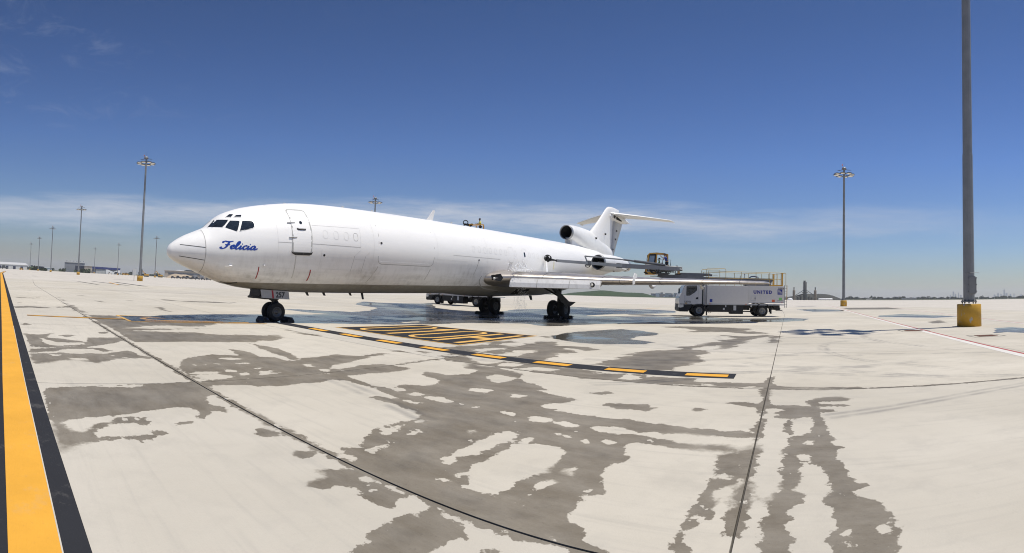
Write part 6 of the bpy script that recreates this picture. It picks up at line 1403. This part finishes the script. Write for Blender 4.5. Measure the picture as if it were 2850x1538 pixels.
# ------------------------------------------------------------------ light masts
MH = 31.5
def make_mast():
    t_ = empty('light_mast', label='', cat='light mast', group='high light masts on yellow bases')
    MB().lathe([(0.0, 1.34), (.70, 1.34), (.735, 1.31), (.74, 0), (0, 0)], (0, 0, 0), 'z', 40).build('base', m_base, t_)
    z0 = 1.52
    pr = []
    for z, r in ((z0, .352), (10.5, .318), (10.52, .300), (20.8, .272), (20.82, .255), (31.2, .222)): pr.append([(r * math.cos(2 * math.pi * k / 12), r * math.sin(2 * math.pi * k / 12), z) for k in range(12)])
    po = MB().loft(pr).build('pole', m_steel, t_)
    for p in po.data.polygons: p.use_smooth = False
    pl = MB().lathe([(0, z0 - .06), (.49, z0 - .06), (.49, z0), (.0, z0)], (0, 0, 0), 'z', 24).build('base_plate', m_steel, t_)
    for k in range(10):
        a = 2 * math.pi * k / 10; x, y = .43 * math.cos(a), .43 * math.sin(a)
        MB().tube([(x, y, 1.33), (x, y, z0 + .12)], .022, 6).lathe([(.0, z0 + .001), (.05, z0 + .001), (.05, z0 + .05), (0, z0 + .05)], (x, y, 0), 'z', 6).lathe([(.0, z0 - .11), (.05, z0 - .11), (.05, z0 - .065), (0, z0 - .065)], (x, y, 0), 'z', 6).build('bolt', m_steeld, t_)
    bx = MB().box(.27, .47, -.02, .46, 1.92, 3.0, .06)
    bo = bx.build('control_box', m_steel, t_)
    for z in (2.1, 2.5, 2.9):
        for y in (-.03, .47): MB().tube([(.37, y - .02, z), (.37, y + .02, z)], .035, 6).build('latch', m_black, bo)
    MB().tube([(.38, -.2, 3.22), (.38, .62, 3.20)], .014, 5).build('bracket', m_steel, t_)
    hz_ = 29.9
    hub = MB(); hub.lathe([(.0, 31.75), (.30, 31.7), (.52, 31.45), (.56, 31.2), (.40, 31.1), (.25, 31.0)], (0, 0, 0), 'z', 16); hub.build('cap', m_steel, t_)
    rg = MB(); rg.tube([(1.25 * math.cos(2 * math.pi * k / 16), 1.25 * math.sin(2 * math.pi * k / 16), hz_ + .12) for k in range(17)], .06, 6)
    for k in range(6): a = 2 * math.pi * k / 6; rg.tube([(.3 * math.cos(a), .3 * math.sin(a), hz_ + .55), (1.25 * math.cos(a), 1.25 * math.sin(a), hz_ + .12)], .045, 5)
    for k in range(4): a = 2 * math.pi * k / 4 + .4; rg.beam((.4 * math.cos(a), .4 * math.sin(a), 31.1), (1.5 * math.cos(a), 1.5 * math.sin(a), 30.95), .08, .10)
    ring_ = rg.build('lamp_ring', m_lampback, t_)
    for k in range(8):
        a = 2 * math.pi * (k + .5) / 8; ca, sa = math.cos(a), math.sin(a)
        def q(r, s, z): return (r * ca - s * sa, r * sa + s * ca, z)
        L = MB(); vs = [q(r, s, z) for z in (hz_ - .05, hz_ + .14) for r, s in ((1.22, -.50), (2.38, -.50), (2.38, .50), (1.22, .50))]
        L.add(vs, [(3,2,1,0),(4,5,6,7),(0,1,5,4),(1,2,6,5),(2,3,7,6),(3,0,4,7)]); lu = L.build('floodlight', m_lampback, t_)
        L = MB(); vs = [q(r, s, hz_ - .054) for r, s in ((1.29, -.44), (2.31, -.44), (2.31, .44), (1.29, .44))]; L.add(vs, [(3,2,1,0)]); L.build('lens', m_lens, lu, fix=False)
    MB().tube([(0, 0, 31.7), (0, 0, 32.9)], .018, 5).build('lightning_rod', m_steeld, t_)
    ob = MB(); ob.tube([(-.75, 0, 31.0), (-.75, 0, 31.9)], .02, 5); ob.ball((-.75, 0, 32.05), .16, 8); ob.build('obstruction_lamp', m_orange, t_)
    return t_
mast = make_mast()
MASTS = [(None, (23.82, 17.48), -144, 'nearest light mast at the right, cut off by the top of the picture'),
         (39.02, 110, 20, 'whole light mast standing right of the lettered truck'), (-43.65, 124, 0, 'tallest looking light mast left of the jet nose, with a cabinet at its foot'),
         (-50.93, 224, 30, 'second tallest light mast, standing in front of the grey hangar'), (-54.18, 338, 10, 'third light mast from the tall one in the row at left, beside scrub'),
         (-55.66, 455, 50, 'slim light mast second from the end of the far left row'), (-56.63, 566, 70, 'farthest light mast at the end of the left row near the white shed'),
         (-49.07, 600, 15, 'smallest light mast in front of the blue fascia hangar at its left end'), (-46.32, 490, 35, 'small light mast by the right end of the blue and white hangar'),
         (-41.92, 376, 5, 'light mast just right of the tall left mast, nearest the jet nose'), (-16.43, 164, 40, 'light mast whose head alone shows above the jet roof')]
for i, (deg, d, rz, lab) in enumerate(MASTS):
    o = mast if i == 0 else copy_tree(mast)
    x, y = d if deg is None else (d * math.sin(R(deg)), d * math.cos(R(deg)))
    o.location = (x, y, 0.0); o.rotation_euler = (0, 0, R(rz)); o['label'] = lab
x, y = 123.2 * math.sin(R(-44.35)), 123.2 * math.cos(R(-44.35))
cbx = empty('control_cabinet', (x, y, 0), R(44), 'pale electrical cabinet on a post beside the tall left light mast', 'cabinet')
MB().box(-.45, .45, -.2, .2, 1.4, 3.0, .03).build('cabinet_box', m_palewall, cbx); MB().tube([(0, 0, 0), (0, 0, 1.4)], .06, 6).build('post', m_steel, cbx); c2 = MB(); [c2.box(-.52, -.455, -.18, .18, z, z + .18) for z in (1.5, 1.85, 2.2, 2.55)]; c2.build('hinge', m_black, cbx)


# ------------------------------------------------------------------ the airfield's edge
ORD = 'first second third fourth fifth sixth seventh eighth ninth tenth eleventh twelfth thirteenth fourteenth fifteenth sixteenth'.split()
def bear(deg, d): return (d * math.sin(R(deg)), d * math.cos(R(deg)))
def bpx(px): return 0.0423174 * px - 60.149         # bearing in degrees of a vertical in the panorama strip
def face_empty(name, px, d, label, cat, group=None):
    dg = bpx(px); x, y = bear(dg, d)
    return empty(name, (x, y, 0), R(-dg), label, cat, group)      # local x to the right, y away from the apron
def wid(p0, p1, d): return (p1 - p0) / 1357.0 * d

def shed(px0, px1, d, h, depth, wall, roofm, label, cat='hangar', rise=1.2, roof_over=.6):
    W_ = wid(px0, px1, d); t_ = face_empty('hangar', (px0 + px1) / 2, d, label, cat)
    MB().box(-W_ / 2, W_ / 2, 0, depth, -.1, h).build('wall', wall, t_)
    MB().prism([(-W_ / 2 - roof_over, h), (W_ / 2 + roof_over, h), (W_ / 2 + roof_over, h + .4), (W_ / 2 - 2, h + rise), (-W_ / 2 + 2, h + rise), (-W_ / 2 - roof_over, h + .4)], -roof_over, depth + roof_over).build('roof', roofm, t_)
    return t_, W_
t_, W_ = shed(-75, 76, 560, 5.2, 40, m_palewall, m_roofw, 'long white roofed shed at the far left edge', rise=2.6)
for k in range(7): MB().box(-W_ / 2 + 4 + k * 8.4, -W_ / 2 + 7 + k * 8.4, -.15, -.02, 0, 3.4).build('door', m_navywall, t_)
t_, W_ = shed(86, 91, 620, 5.0, 10, m_greywall, m_roofd, 'small grey block beside the farthest mast', 'building')
t_, W_ = shed(101, 123, 700, 4.5, 20, m_navywall, m_roofd, 'low dark building between two far left masts', 'building')
t_, W_ = shed(123, 144, 760, 4.2, 20, m_roofw, m_roofw, 'low white building left of the third mast', 'building')
t_, W_ = shed(179, 235, 640, 12.5, 60, m_greywall, m_palewall, 'grey hangar with one dark open bay behind the second tallest mast', rise=1.5)
MB().box(W_ / 2 - 12.5, W_ / 2 - .2, -.15, -.02, 0, 8.8).build('open_bay', m_navywall, t_)
for k in range(4): MB().box(-W_ / 2 + 1 + k * 3.4, -W_ / 2 + 4.2 + k * 3.4, -.12, -.02, 0, 8.5).build('door_panel', m_greywall, t_)
for k in range(6): MB().box(-W_ / 2 + 2 + 4.4 * k, -W_ / 2 + 3.2 + 4.4 * k, 5, 7, 13.9, 15.0).build('roof_vent', m_greywall, t_)
t_, W_ = shed(234, 255, 630, 9.0, 30, m_tan, m_palewall, 'plain pale block joining the grey and blue hangars', 'building', rise=.5)
t_, W_ = shed(256, 334, 640, 7.4, 50, m_greywall, m_roofd, 'wide hangar with blue fascia and white door section', rise=1.0)
MB().prism([(-W_ / 2, 5.8), (W_ / 2, 5.8), (W_ / 2, 8.3), (-W_ / 2, 8.9)], -.9, -.1).build('fascia', m_blueroof, t_)
for a, b_, h in ((-W_ / 2 + 5, -W_ / 2 + 9, 5.4), (-W_ / 2 + 9.2, -W_ / 2 + 13, 5.4), (-W_ / 2 + 13.2, -W_ / 2 + 17, 5.4)): MB().box(a, b_, -.3, -.02, 0, h).build('door_panel', m_palewall, t_)
MB().prism([(W_ / 2 - 19, 0), (W_ / 2, 0), (W_ / 2, 5.6), (W_ / 2 - 3, 5.6), (W_ / 2 - 9, 3.3), (W_ / 2 - 16, 5.7), (W_ / 2 - 19, 5.7)], -1.0, -.92).build('white_panel', m_roofw, t_)
t_, W_ = shed(457, 640, 520, 7.2, 60, m_tan, m_tan, 'long tan terminal with pale and blue stepped roofs behind the jet nose', 'terminal', rise=.5)
for a, b_, h, m_, nm in ((-W_ / 2 + 11, -W_ / 2 + 24, 9.0, m_roofw, 'stepped_roof'), (-W_ / 2 + 20, -W_ / 2 + 42, 9.3, m_roofd, 'stepped_roof'), (-W_ / 2 + 27, -W_ / 2 + 31, 10.6, m_roofd, 'roof_unit')): MB().prism([(a, 7.8), (b_, 7.8), (b_, h - .9), (a + 3, h)], 4, 30).build(nm, m_, t_)
MB().box(-W_ / 2 + 4, -W_ / 2 + 40, -.4, -.05, 3.9, 5.4).build('window_band', m_roofd, t_)
for k in range(3): MB().box(-W_ / 2 + 31 + 7 * k, -W_ / 2 + 35 + 7 * k, -.5, -.05, 0, 4.6).build('bay_door', m_greywall, t_)
# sand heap, a line of parked ground vehicles
def mound(name, px0, px1, d, h, depth, mat, seed, n=40, m=9, top=None):
    W_ = wid(px0, px1, d); t_ = face_empty(name, (px0 + px1) / 2, d, None, None); r = np.random.default_rng(seed); mb = MB(); vs = []
    ph = r.uniform(0, 6, 4)
    for j in range(m + 1):
        v = j / m
        for i in range(n + 1):
            u = i / n; e = (math.sin(math.pi * u) ** .55) * math.sin(math.pi * v) ** .7
            if top: e = np.interp(u, *zip(*top)) * math.sin(math.pi * v) ** .7
            z = h * e * (1 + .10 * math.sin(7 * u + ph[0]) + .06 * math.sin(17 * u + ph[1] + 3 * v) + r.normal(0, .012)); vs.append((-W_ / 2 + W_ * u, depth * v + r.normal(0, .01) * depth, max(-.08, z - .08)))
    fs = [(j * (n + 1) + i, j * (n + 1) + i + 1, (j + 1) * (n + 1) + i + 1, (j + 1) * (n + 1) + i) for j in range(m) for i in range(n)]
    o = mb.add(vs, fs, True).build(name, mat); o.location = t_.location; o.rotation_euler = t_.rotation_euler; bpy.data.objects.remove(t_); return o
tag(mound('sand_heap', 462, 545, 440, 4.3, 18, m_sand, 3), kind='structure')
tag(mound('grass_hill', 1545, 1838, 760, 9.0, 120, m_hill, 5, 60, 10, [(0, 0), (.12, .45), (.28, .80), (.42, .93), (.62, .86), (.85, .80), (.93, .45), (1, 0)]), kind='structure')
tag(mound('earth_mound', 2150, 2352, 680, 10.5, 80, m_mound, 8, 60, 10, [(0, 0), (.18, .45), (.42, .92), (.58, .96), (.72, .75), (.83, .55), (.92, .28), (1, 0)]), kind='structure')
def cart(px, d, label, s=1.0, kind_='tug', mat=None, rz=0):
    t_ = face_empty('ground_vehicle', px, d, label, 'vehicle', 'ground vehicles along the apron edge'); t_.rotation_euler.z += rz
    L = 3.6 * s; b_ = MB().prism([(-L / 2, .35 * s), (L / 2, .35 * s), (L / 2, 1.1 * s), (L * .1, 1.2 * s), (L * .05, 1.9 * s), (-L * .35, 1.9 * s), (-L / 2, 1.1 * s)], -.8 * s, .8 * s).build('body', mat or m_steeld, t_)
    MB().prism([(-L * .36, 1.25 * s), (L * .0, 1.25 * s), (-L * .02, 1.75 * s), (-L * .32, 1.75 * s)], -.82 * s, .82 * s).build('window', m_glass, b_)
    for x in (-L * .32, L * .32):
        for y in (-.8 * s, .8 * s): MB().lathe([(0, -.12), (.35 * s, -.12), (.38 * s, 0), (.35 * s, .12), (0, .12)], (x, y, .38 * s), 'y', 14).build('wheel', m_rubber, t_)
    return t_
names = ['dark baggage tug at the left end of the vehicle row by the terminal', 'dark tug second in the vehicle row by the terminal', 'low dark tug third in the vehicle row by the terminal', 'taller dark vehicle in the middle of the row by the terminal', 'dark tug right of the tallest vehicle in the row by the terminal',
         'dark tug beyond the middle of the vehicle row by the terminal', 'dark tug near the right end of the vehicle row by the terminal', 'last dark tug in the row, beside the jet nose']
for k, nm in enumerate(names): cart(482 + k * 13.5 + (k * 7 % 5), 372 + (k * 13 % 9), nm, 1.0 + .35 * (k == 3) + .1 * ((k * 5) % 3))
cart(13, 500, 'black van on the far left apron beside the yellow line', 1.9); cart(306, 560, 'white pickup parked before the blue fascia hangar', 1.3, mat=m_truck); cart(325, 555, 'dark truck parked right of the white pickup by the blue hangar', 1.7); cart(60, 430, 'small yellow and dark cart near the far left masts', 1.0, mat=m_digger)
cart(345, 540, 'low yellow loader right of the blue fascia hangar', 1.3, mat=m_digger); cart(354, 545, 'second yellow loader right of the blue fascia hangar', 1.2, mat=m_digger)
def digger(px, d, label):
    t_ = face_empty('excavator', px, d, label, 'excavator', 'excavators on the far left')
    MB().box(-2.2, 2.2, -1.4, 1.4, 0.02, .95, .2).build('tracks', m_black, t_); MB().prism([(-1.9, 1.05), (2.2, 1.05), (2.2, 2.4), (-.2, 2.4), (-.4, 3.1), (-1.7, 3.1), (-1.9, 2.0)], -1.3, 1.3).build('body', m_digger, t_); MB().prism([(-1.6, 2.1), (-.5, 2.1), (-.55, 2.95), (-1.5, 2.95)], -1.32, 1.32).build('cab_window', m_glass, t_)
    a = MB(); a.beam((-1.2, 0, 2.2), (-3.6, 0, 5.4), .4, .6); a.beam((-3.6, 0, 5.4), (-5.6, 0, 3.0), .35, .5); a.build('arm', m_digger, t_); MB().prism([(-5.9, 3.0), (-5.2, 2.9), (-5.1, 1.9), (-5.7, 2.0), (-6.1, 2.5)], -.6, .6).build('bucket', m_steeld, t_)
digger(407, 420, 'orange yellow excavator just right of the tall left mast'); digger(446, 430, 'orange yellow excavator with raised arm left of the tan terminal')
# concrete plant on the right
t_ = face_empty('silo', 2205.5, 590, 'left tan silo with a narrow dark stack on top at the concrete plant', 'silo', 'silos of the concrete plant'); MB().lathe([(1.6, 0), (1.6, 11.2), (1.3, 11.9), (0, 11.9)], (0, 0, 0), 'z', 16).build('shell', m_silo, t_); MB().tube([(0, 0, 11.8), (0, 0, 15.6)], .65, 10).build('stack', m_tower, t_)
t_ = face_empty('silo', 2264.5, 590, 'right tan silo with a narrow dark stack on top at the concrete plant', 'silo', 'silos of the concrete plant'); MB().lathe([(1.6, 0), (1.6, 11.2), (1.3, 11.9), (0, 11.9)], (0, 0, 0), 'z', 16).build('shell', m_silo, t_); MB().tube([(0, 0, 11.8), (0, 0, 15.6)], .65, 10).build('stack', m_tower, t_)
t_ = face_empty('batching_tower', 2236, 600, 'tall dark steel tower between the two tan silos', 'tower')
MB().lathe([(2.1, 0), (2.1, 22.0), (1.2, 22.6), (0, 22.6)], (0, 0, 0), 'z', 18).build('tower_body', m_tower, t_); q = MB(); q.box(-2.0, .8, -1, 1, 22.6, 23.6); [q.tube([(x, 0, 23), (x, 0, 24.6)], .12, 5) for x in (-1.6, -.4, .6)]; q.build('top_platform', m_tower, t_)
q = MB(); [q.box(-2.9, -2.15, -.4, .4, z, z + .18) for z in np.arange(1, 23, 1.1)]; q.build('ladder_cage', m_steeld, t_)
q = MB(); q.tube([(-2, 0, 12), (-12, 0, 5.5), (-12.5, 0, 0)], .35, 6); q.tube([(2, 0, 12), (10.5, 0, 6.5), (11.5, 0, 3)], .35, 6); q.beam((-2, 0, 7.5), (-11, 0, 4.8), .5, 1.2); q.build('conveyor', m_tower, t_)
q = MB(); [q.box(x - 1.2, x + 1.2, -1, 1, 0, h) for x, h in ((-9, 4.0), (-5.5, 5.6), (4.6, 4.4), (8.0, 3.0), (-13, 2.2))]; q.box(-4, 4, -1.2, 1.2, 9.2, 10.0); q.build('hoppers', m_tower, t_)
t_ = face_empty('storage_tank', 2293, 560, 'long white horizontal tank right of the concrete plant', 'tank'); MB().lathe([(0, -8.2), (.8, -8), (1.05, -7.2), (1.05, 7.2), (.8, 8), (0, 8.2)], (0, 0, 1.35), 'x', 14).build('shell', m_roofw, t_); q = MB(); [q.box(x - .2, x + .2, -.9, .9, 0, .6) for x in (-5, 0, 5)]; q.build('saddles', m_steeld, t_)
t_ = face_empty('dome_tent', 2195, 560, 'small white rounded tent left of the concrete plant', 'tent'); q = MB(); q.loft([[(x, -1.6 * math.cos(a) * k, 2.4 * math.sin(a) * k) for a in np.linspace(0, math.pi, 9)] for x, k in ((-3.2, .3), (-2, .85), (0, 1), (2, .85), (3.2, .3))], closed=False); q.build('canopy', m_roofw, t_)
# pale boxes behind the hill (a far town), each a block of its own
for k in range(16):
    px = 1812 + k * 5.4 + (k * 37 % 5); d = 1500 + (k * 71 % 9) * 40; h = 5 + (k * 53 % 7) * 1.6; w_ = 4 + (k * 29 % 5) * 2.6
    t_ = face_empty('far_building', px, d, None, 'building', 'far low buildings between hill and truck'); tag(t_, ORD[k] + ' far block from the left in the pale town between green hill and truck')
    MB().box(-w_, w_, 0, 12, 0, h).build('wall', [m_palewall, m_greywall, m_tan, m_roofw][k % 4], t_); MB().box(-w_ - .5, w_ + .5, -.5, 12.5, h, h + 1).build('roof', m_roofd if k % 3 else m_roofw, t_)
# far tree belts: too many to count, one mass each
def belt(px0, px1, d, h, seed, dens=1.0):
    r = np.random.default_rng(seed); mb = MB(); n = int(wid(px0, px1, d) / 7 * dens)
    for k in range(n):
        dg = bpx(r.uniform(px0, px1)); dd = d + r.uniform(0, 90); x, y = bear(dg, dd); hh = h * r.uniform(.5, 1.1) * (.75 + .3 * math.sin(dg * 2.1) + .2 * math.sin(dg * 7)); w_ = r.uniform(3.5, 8); vs = []
        for q in range(22):
            a, b_ = r.uniform(0, 2 * math.pi), r.uniform(-.1, 1); c_ = Vector((x + w_ * math.cos(a) * math.sqrt(max(0, 1 - b_ * b_)) * r.uniform(.5, 1), y + w_ * math.sin(a) * r.uniform(.2, .9), max(.2, hh * (.5 + .5 * b_))))
            s = r.uniform(1.2, 2.8); d1 = Vector(r.normal(0, 1, 3)).normalized() * s; d2 = Vector(r.normal(0, 1, 3)).normalized() * s; mb.add([c_ - d1, c_ + d2, c_ + d1, c_ - d2], [(0, 1, 2, 3)])
        mb.add([(x - w_, y, -.1), (x + w_, y, -.1), (x + w_ * .9, y, hh * .55), (x - w_ * .9, y, hh * .55)], [(0, 1, 2, 3)])
    return tag(mb.build('tree_belt', m_tree, fix=False), kind='stuff')
belt(2340, 2900, 1500, 8.5, 1, 3.2); belt(-60, 470, 1150, 7, 2, 1.1); belt(90, 240, 520, 3.2, 4, 1.2); belt(1180, 1560, 1600, 11, 3, .6)
# aircraft standing far off on the right, each small
def far_jet(px, d, label, body_m, tail_m, s=1.0, flip=False):
    t_ = face_empty('parked_airliner', px, d, label, 'airplane', 'airliners parked on the far side'); t_.rotation_euler.z += R(15) + (math.pi if flip else 0)
    L = 34 * s; MB().loft([[(x * L, r * 1.9 * s * math.cos(a), 3.4 * s + z + r * 1.9 * s * math.sin(a)) for a in np.linspace(0, 2 * math.pi, 13)[:-1]] for x, r, z in ((-.5, .05, -.2), (-.46, .6, -.1), (-.38, 1, 0), (.2, 1, 0), (.42, .5, .6), (.5, .1, 1.1))]).build('fuselage', body_m, t_)
    MB().prism([(L * .33, 5 * s), (L * .47, 5 * s), (L * .53, 11 * s), (L * .46, 11 * s)], -.2, .2).build('fin', tail_m, t_)
    w_ = MB(); [w_.add([(-L * .1, sg * 1.5 * s, 2.6 * s), (L * .1, sg * 1.5 * s, 2.6 * s), (L * .22, sg * 16 * s, 4 * s), (L * .16, sg * 16 * s, 4 * s), (-L * .1, sg * 1.5 * s, 3.1 * s), (L * .1, sg * 1.5 * s, 2.9 * s), (L * .22, sg * 16 * s, 4.2 * s), (L * .16, sg * 16 * s, 4.2 * s)], [(0,1,2,3),(4,5,6,7),(0,1,5,4),(1,2,6,5),(2,3,7,6),(3,0,4,7)]) for sg in (-1, 1)]; w_.build('wing', body_m, t_)
    [MB().tube([(x * L, y * s, 0), (x * L, y * s, 2.5 * s)], .35 * s, 6).build('gear_leg', m_black, t_) for x, y in ((-.36, 0), (.05, -2.5), (.05, 2.5))]
far_jet(2663, 1900, 'tiny yellow airliner with a dark fin left of the near mast', m_digger, m_navywall, .85, True); far_jet(2742, 1700, 'tiny white airliner with a dark fin right of the near mast', m_roofw, m_navywall, 1.05, True); far_jet(2800, 1750, 'tiny white airliner farthest right on the horizon', m_roofw, m_roofw, .75)
t_ = face_empty('low_hangar', 2525, 1300, 'long low pale hangar on the horizon left of the near mast', 'hangar'); MB().box(-20, 20, 0, 15, 0, 3.8).build('wall', m_palewall, t_); MB().box(-21, 21, -1, 16, 3.8, 4.6).build('roof', m_greywall, t_)
far_jet(2414, 900, 'small white jet far off beside the right hand mast foot', m_roofw, m_roofw, .35)
# city towers in the haze
for k, (px, h, w_) in enumerate(((2640, 62, 9), (2648, 110, 14), (2654, 78, 12), (2662, 92, 9), (2668, 60, 16), (2762, 60, 16), (2772, 84, 14), (2780, 70, 12), (2789, 138, 14), (2795, 82, 16), (2806, 64, 14), (2816, 72, 10), (2836, 55, 18))):
    t_ = face_empty('city_tower', px, 8300, ('faint hazy skyscraper left of the near mast, ' + ORD[k] + ' of five' if k < 5 else 'faint hazy skyscraper right of the near mast, ' + ORD[k - 5] + ' of eight from the left'), 'tower', 'hazy city towers'); MB().box(-w_, w_, -w_, w_, 0, h).build('shaft', m_concf, t_); MB().box(-w_ * .6, w_ * .6, -w_ * .6, w_ * .6, h, h * 1.08).build('crown', m_concf, t_)
    if h > 90: MB().tube([(-w_ * .3, 0, h), (-w_ * .3, 0, h * 1.3)], 1.6, 5).build('mast', m_concf, t_)

# ------------------------------------------------------------------ water in the air
J0 = TW @ (N0 + Vector((-.10, 0, -.16))); J1 = MP @ Vector((21.4, -3.3, 3.02)); P = []
for t in np.linspace(0, 1, 10): P.append(J0.lerp(J1, t) + Vector((0, 0, .10 * math.sin(math.pi * t))))
jet = MB().tube(P, .014, 6, r1=.04); tag(jet.build('water_jet', m_drops), 'thin jet of water from the spray nozzle onto the wing root', 'water jet')
def spray(name, n, fn, smin, smax, seed):
    r = np.random.default_rng(seed); mb = MB(); oc = [(1, 0, 0), (-1, 0, 0), (0, 1, 0), (0, -1, 0), (0, 0, 1), (0, 0, -1)]; of = [(0, 2, 4), (2, 1, 4), (1, 3, 4), (3, 0, 4), (2, 0, 5), (1, 2, 5), (3, 1, 5), (0, 3, 5)]
    for k in range(n):
        p = fn(r); s = r.uniform(smin, smax); mb.add([(p[0] + a * s, p[1] + b_ * s, p[2] + c_ * s * 1.5) for a, b_, c_ in oc], of, True)
    return tag(mb.build(name, m_drops, fix=False), kind='stuff')
def sp1(r):
    t = r.exponential(.30); return MP @ Vector((18.6 + r.normal(0, .5), -2.9 - abs(r.normal(0, .25)), 3.0 + min(.75, t * .55)))
spray('water_splash', 620, sp1, .008, .03, 11)
def sp2(r):
    f = r.uniform(0, 1); return MP @ Vector((19.4 + r.normal(0, .30) * (1.4 - f), -2.7 + r.normal(0, .22), .15 + 2.2 * f))
spray('falling_water', 420, sp2, .006, .020, 12)
def sp3(r): return MP @ Vector((19.4 + r.normal(0, .9), -2.7 + r.normal(0, .7), .14 + abs(r.normal(0, .07))))
spray('splashing_water', 420, sp3, .006, .018, 13)
# ------------------------------------------------------------------ hazy air
HAZE = 0.00010
hz = MB().box(-9300, 9300, -9300, 9300, -1.2, 190).build('haze', None)
mh = bpy.data.materials.new('pale_air'); mh.use_nodes = True; t = NT(mh.node_tree); t.n.clear()
pv = t.a('ShaderNodeVolumePrincipled'); pv.inputs['Density'].default_value = HAZE; pv.inputs['Color'].default_value = (.86, .90, .97, 1); pv.inputs['Anisotropy'].default_value = 0.2
t.l.new(pv.outputs[0], t.a('ShaderNodeOutputMaterial').inputs['Volume']); hz.data.materials.append(mh); tag(hz, kind='stuff')
for o in bpy.data.objects:           # tiny joined fittings, too small to pick apart one by one
    if o.name.split('.')[0] in ('tool_plate', 'arm_collar', 'hatch_frame', 'grating', 'lettering', 'arcs', 'hydraulics', 'riser_pipe', 'step_grille', 'work_light', 'hoppers', 'ladder_cage', 'spray_head', 'spray_nozzle', 'saddles', 'door_frame', 'hinge', 'stand_one', 'stand_letter', 'feed_pipe', 'upper_beam', 'cylinder', 'boom_beam', 'steering_box', 'torque_link', 'conveyor', 'top_platform', 'basket_rail', 'hand_rail', 'name_lettering', 'company_lettering', 'fleet_number', 'frame', 'upper_tube', 'hose_loop') and o.parent and 'kind' not in o:
        o['kind'] = 'stuff'
bpy.context.view_layer.update()
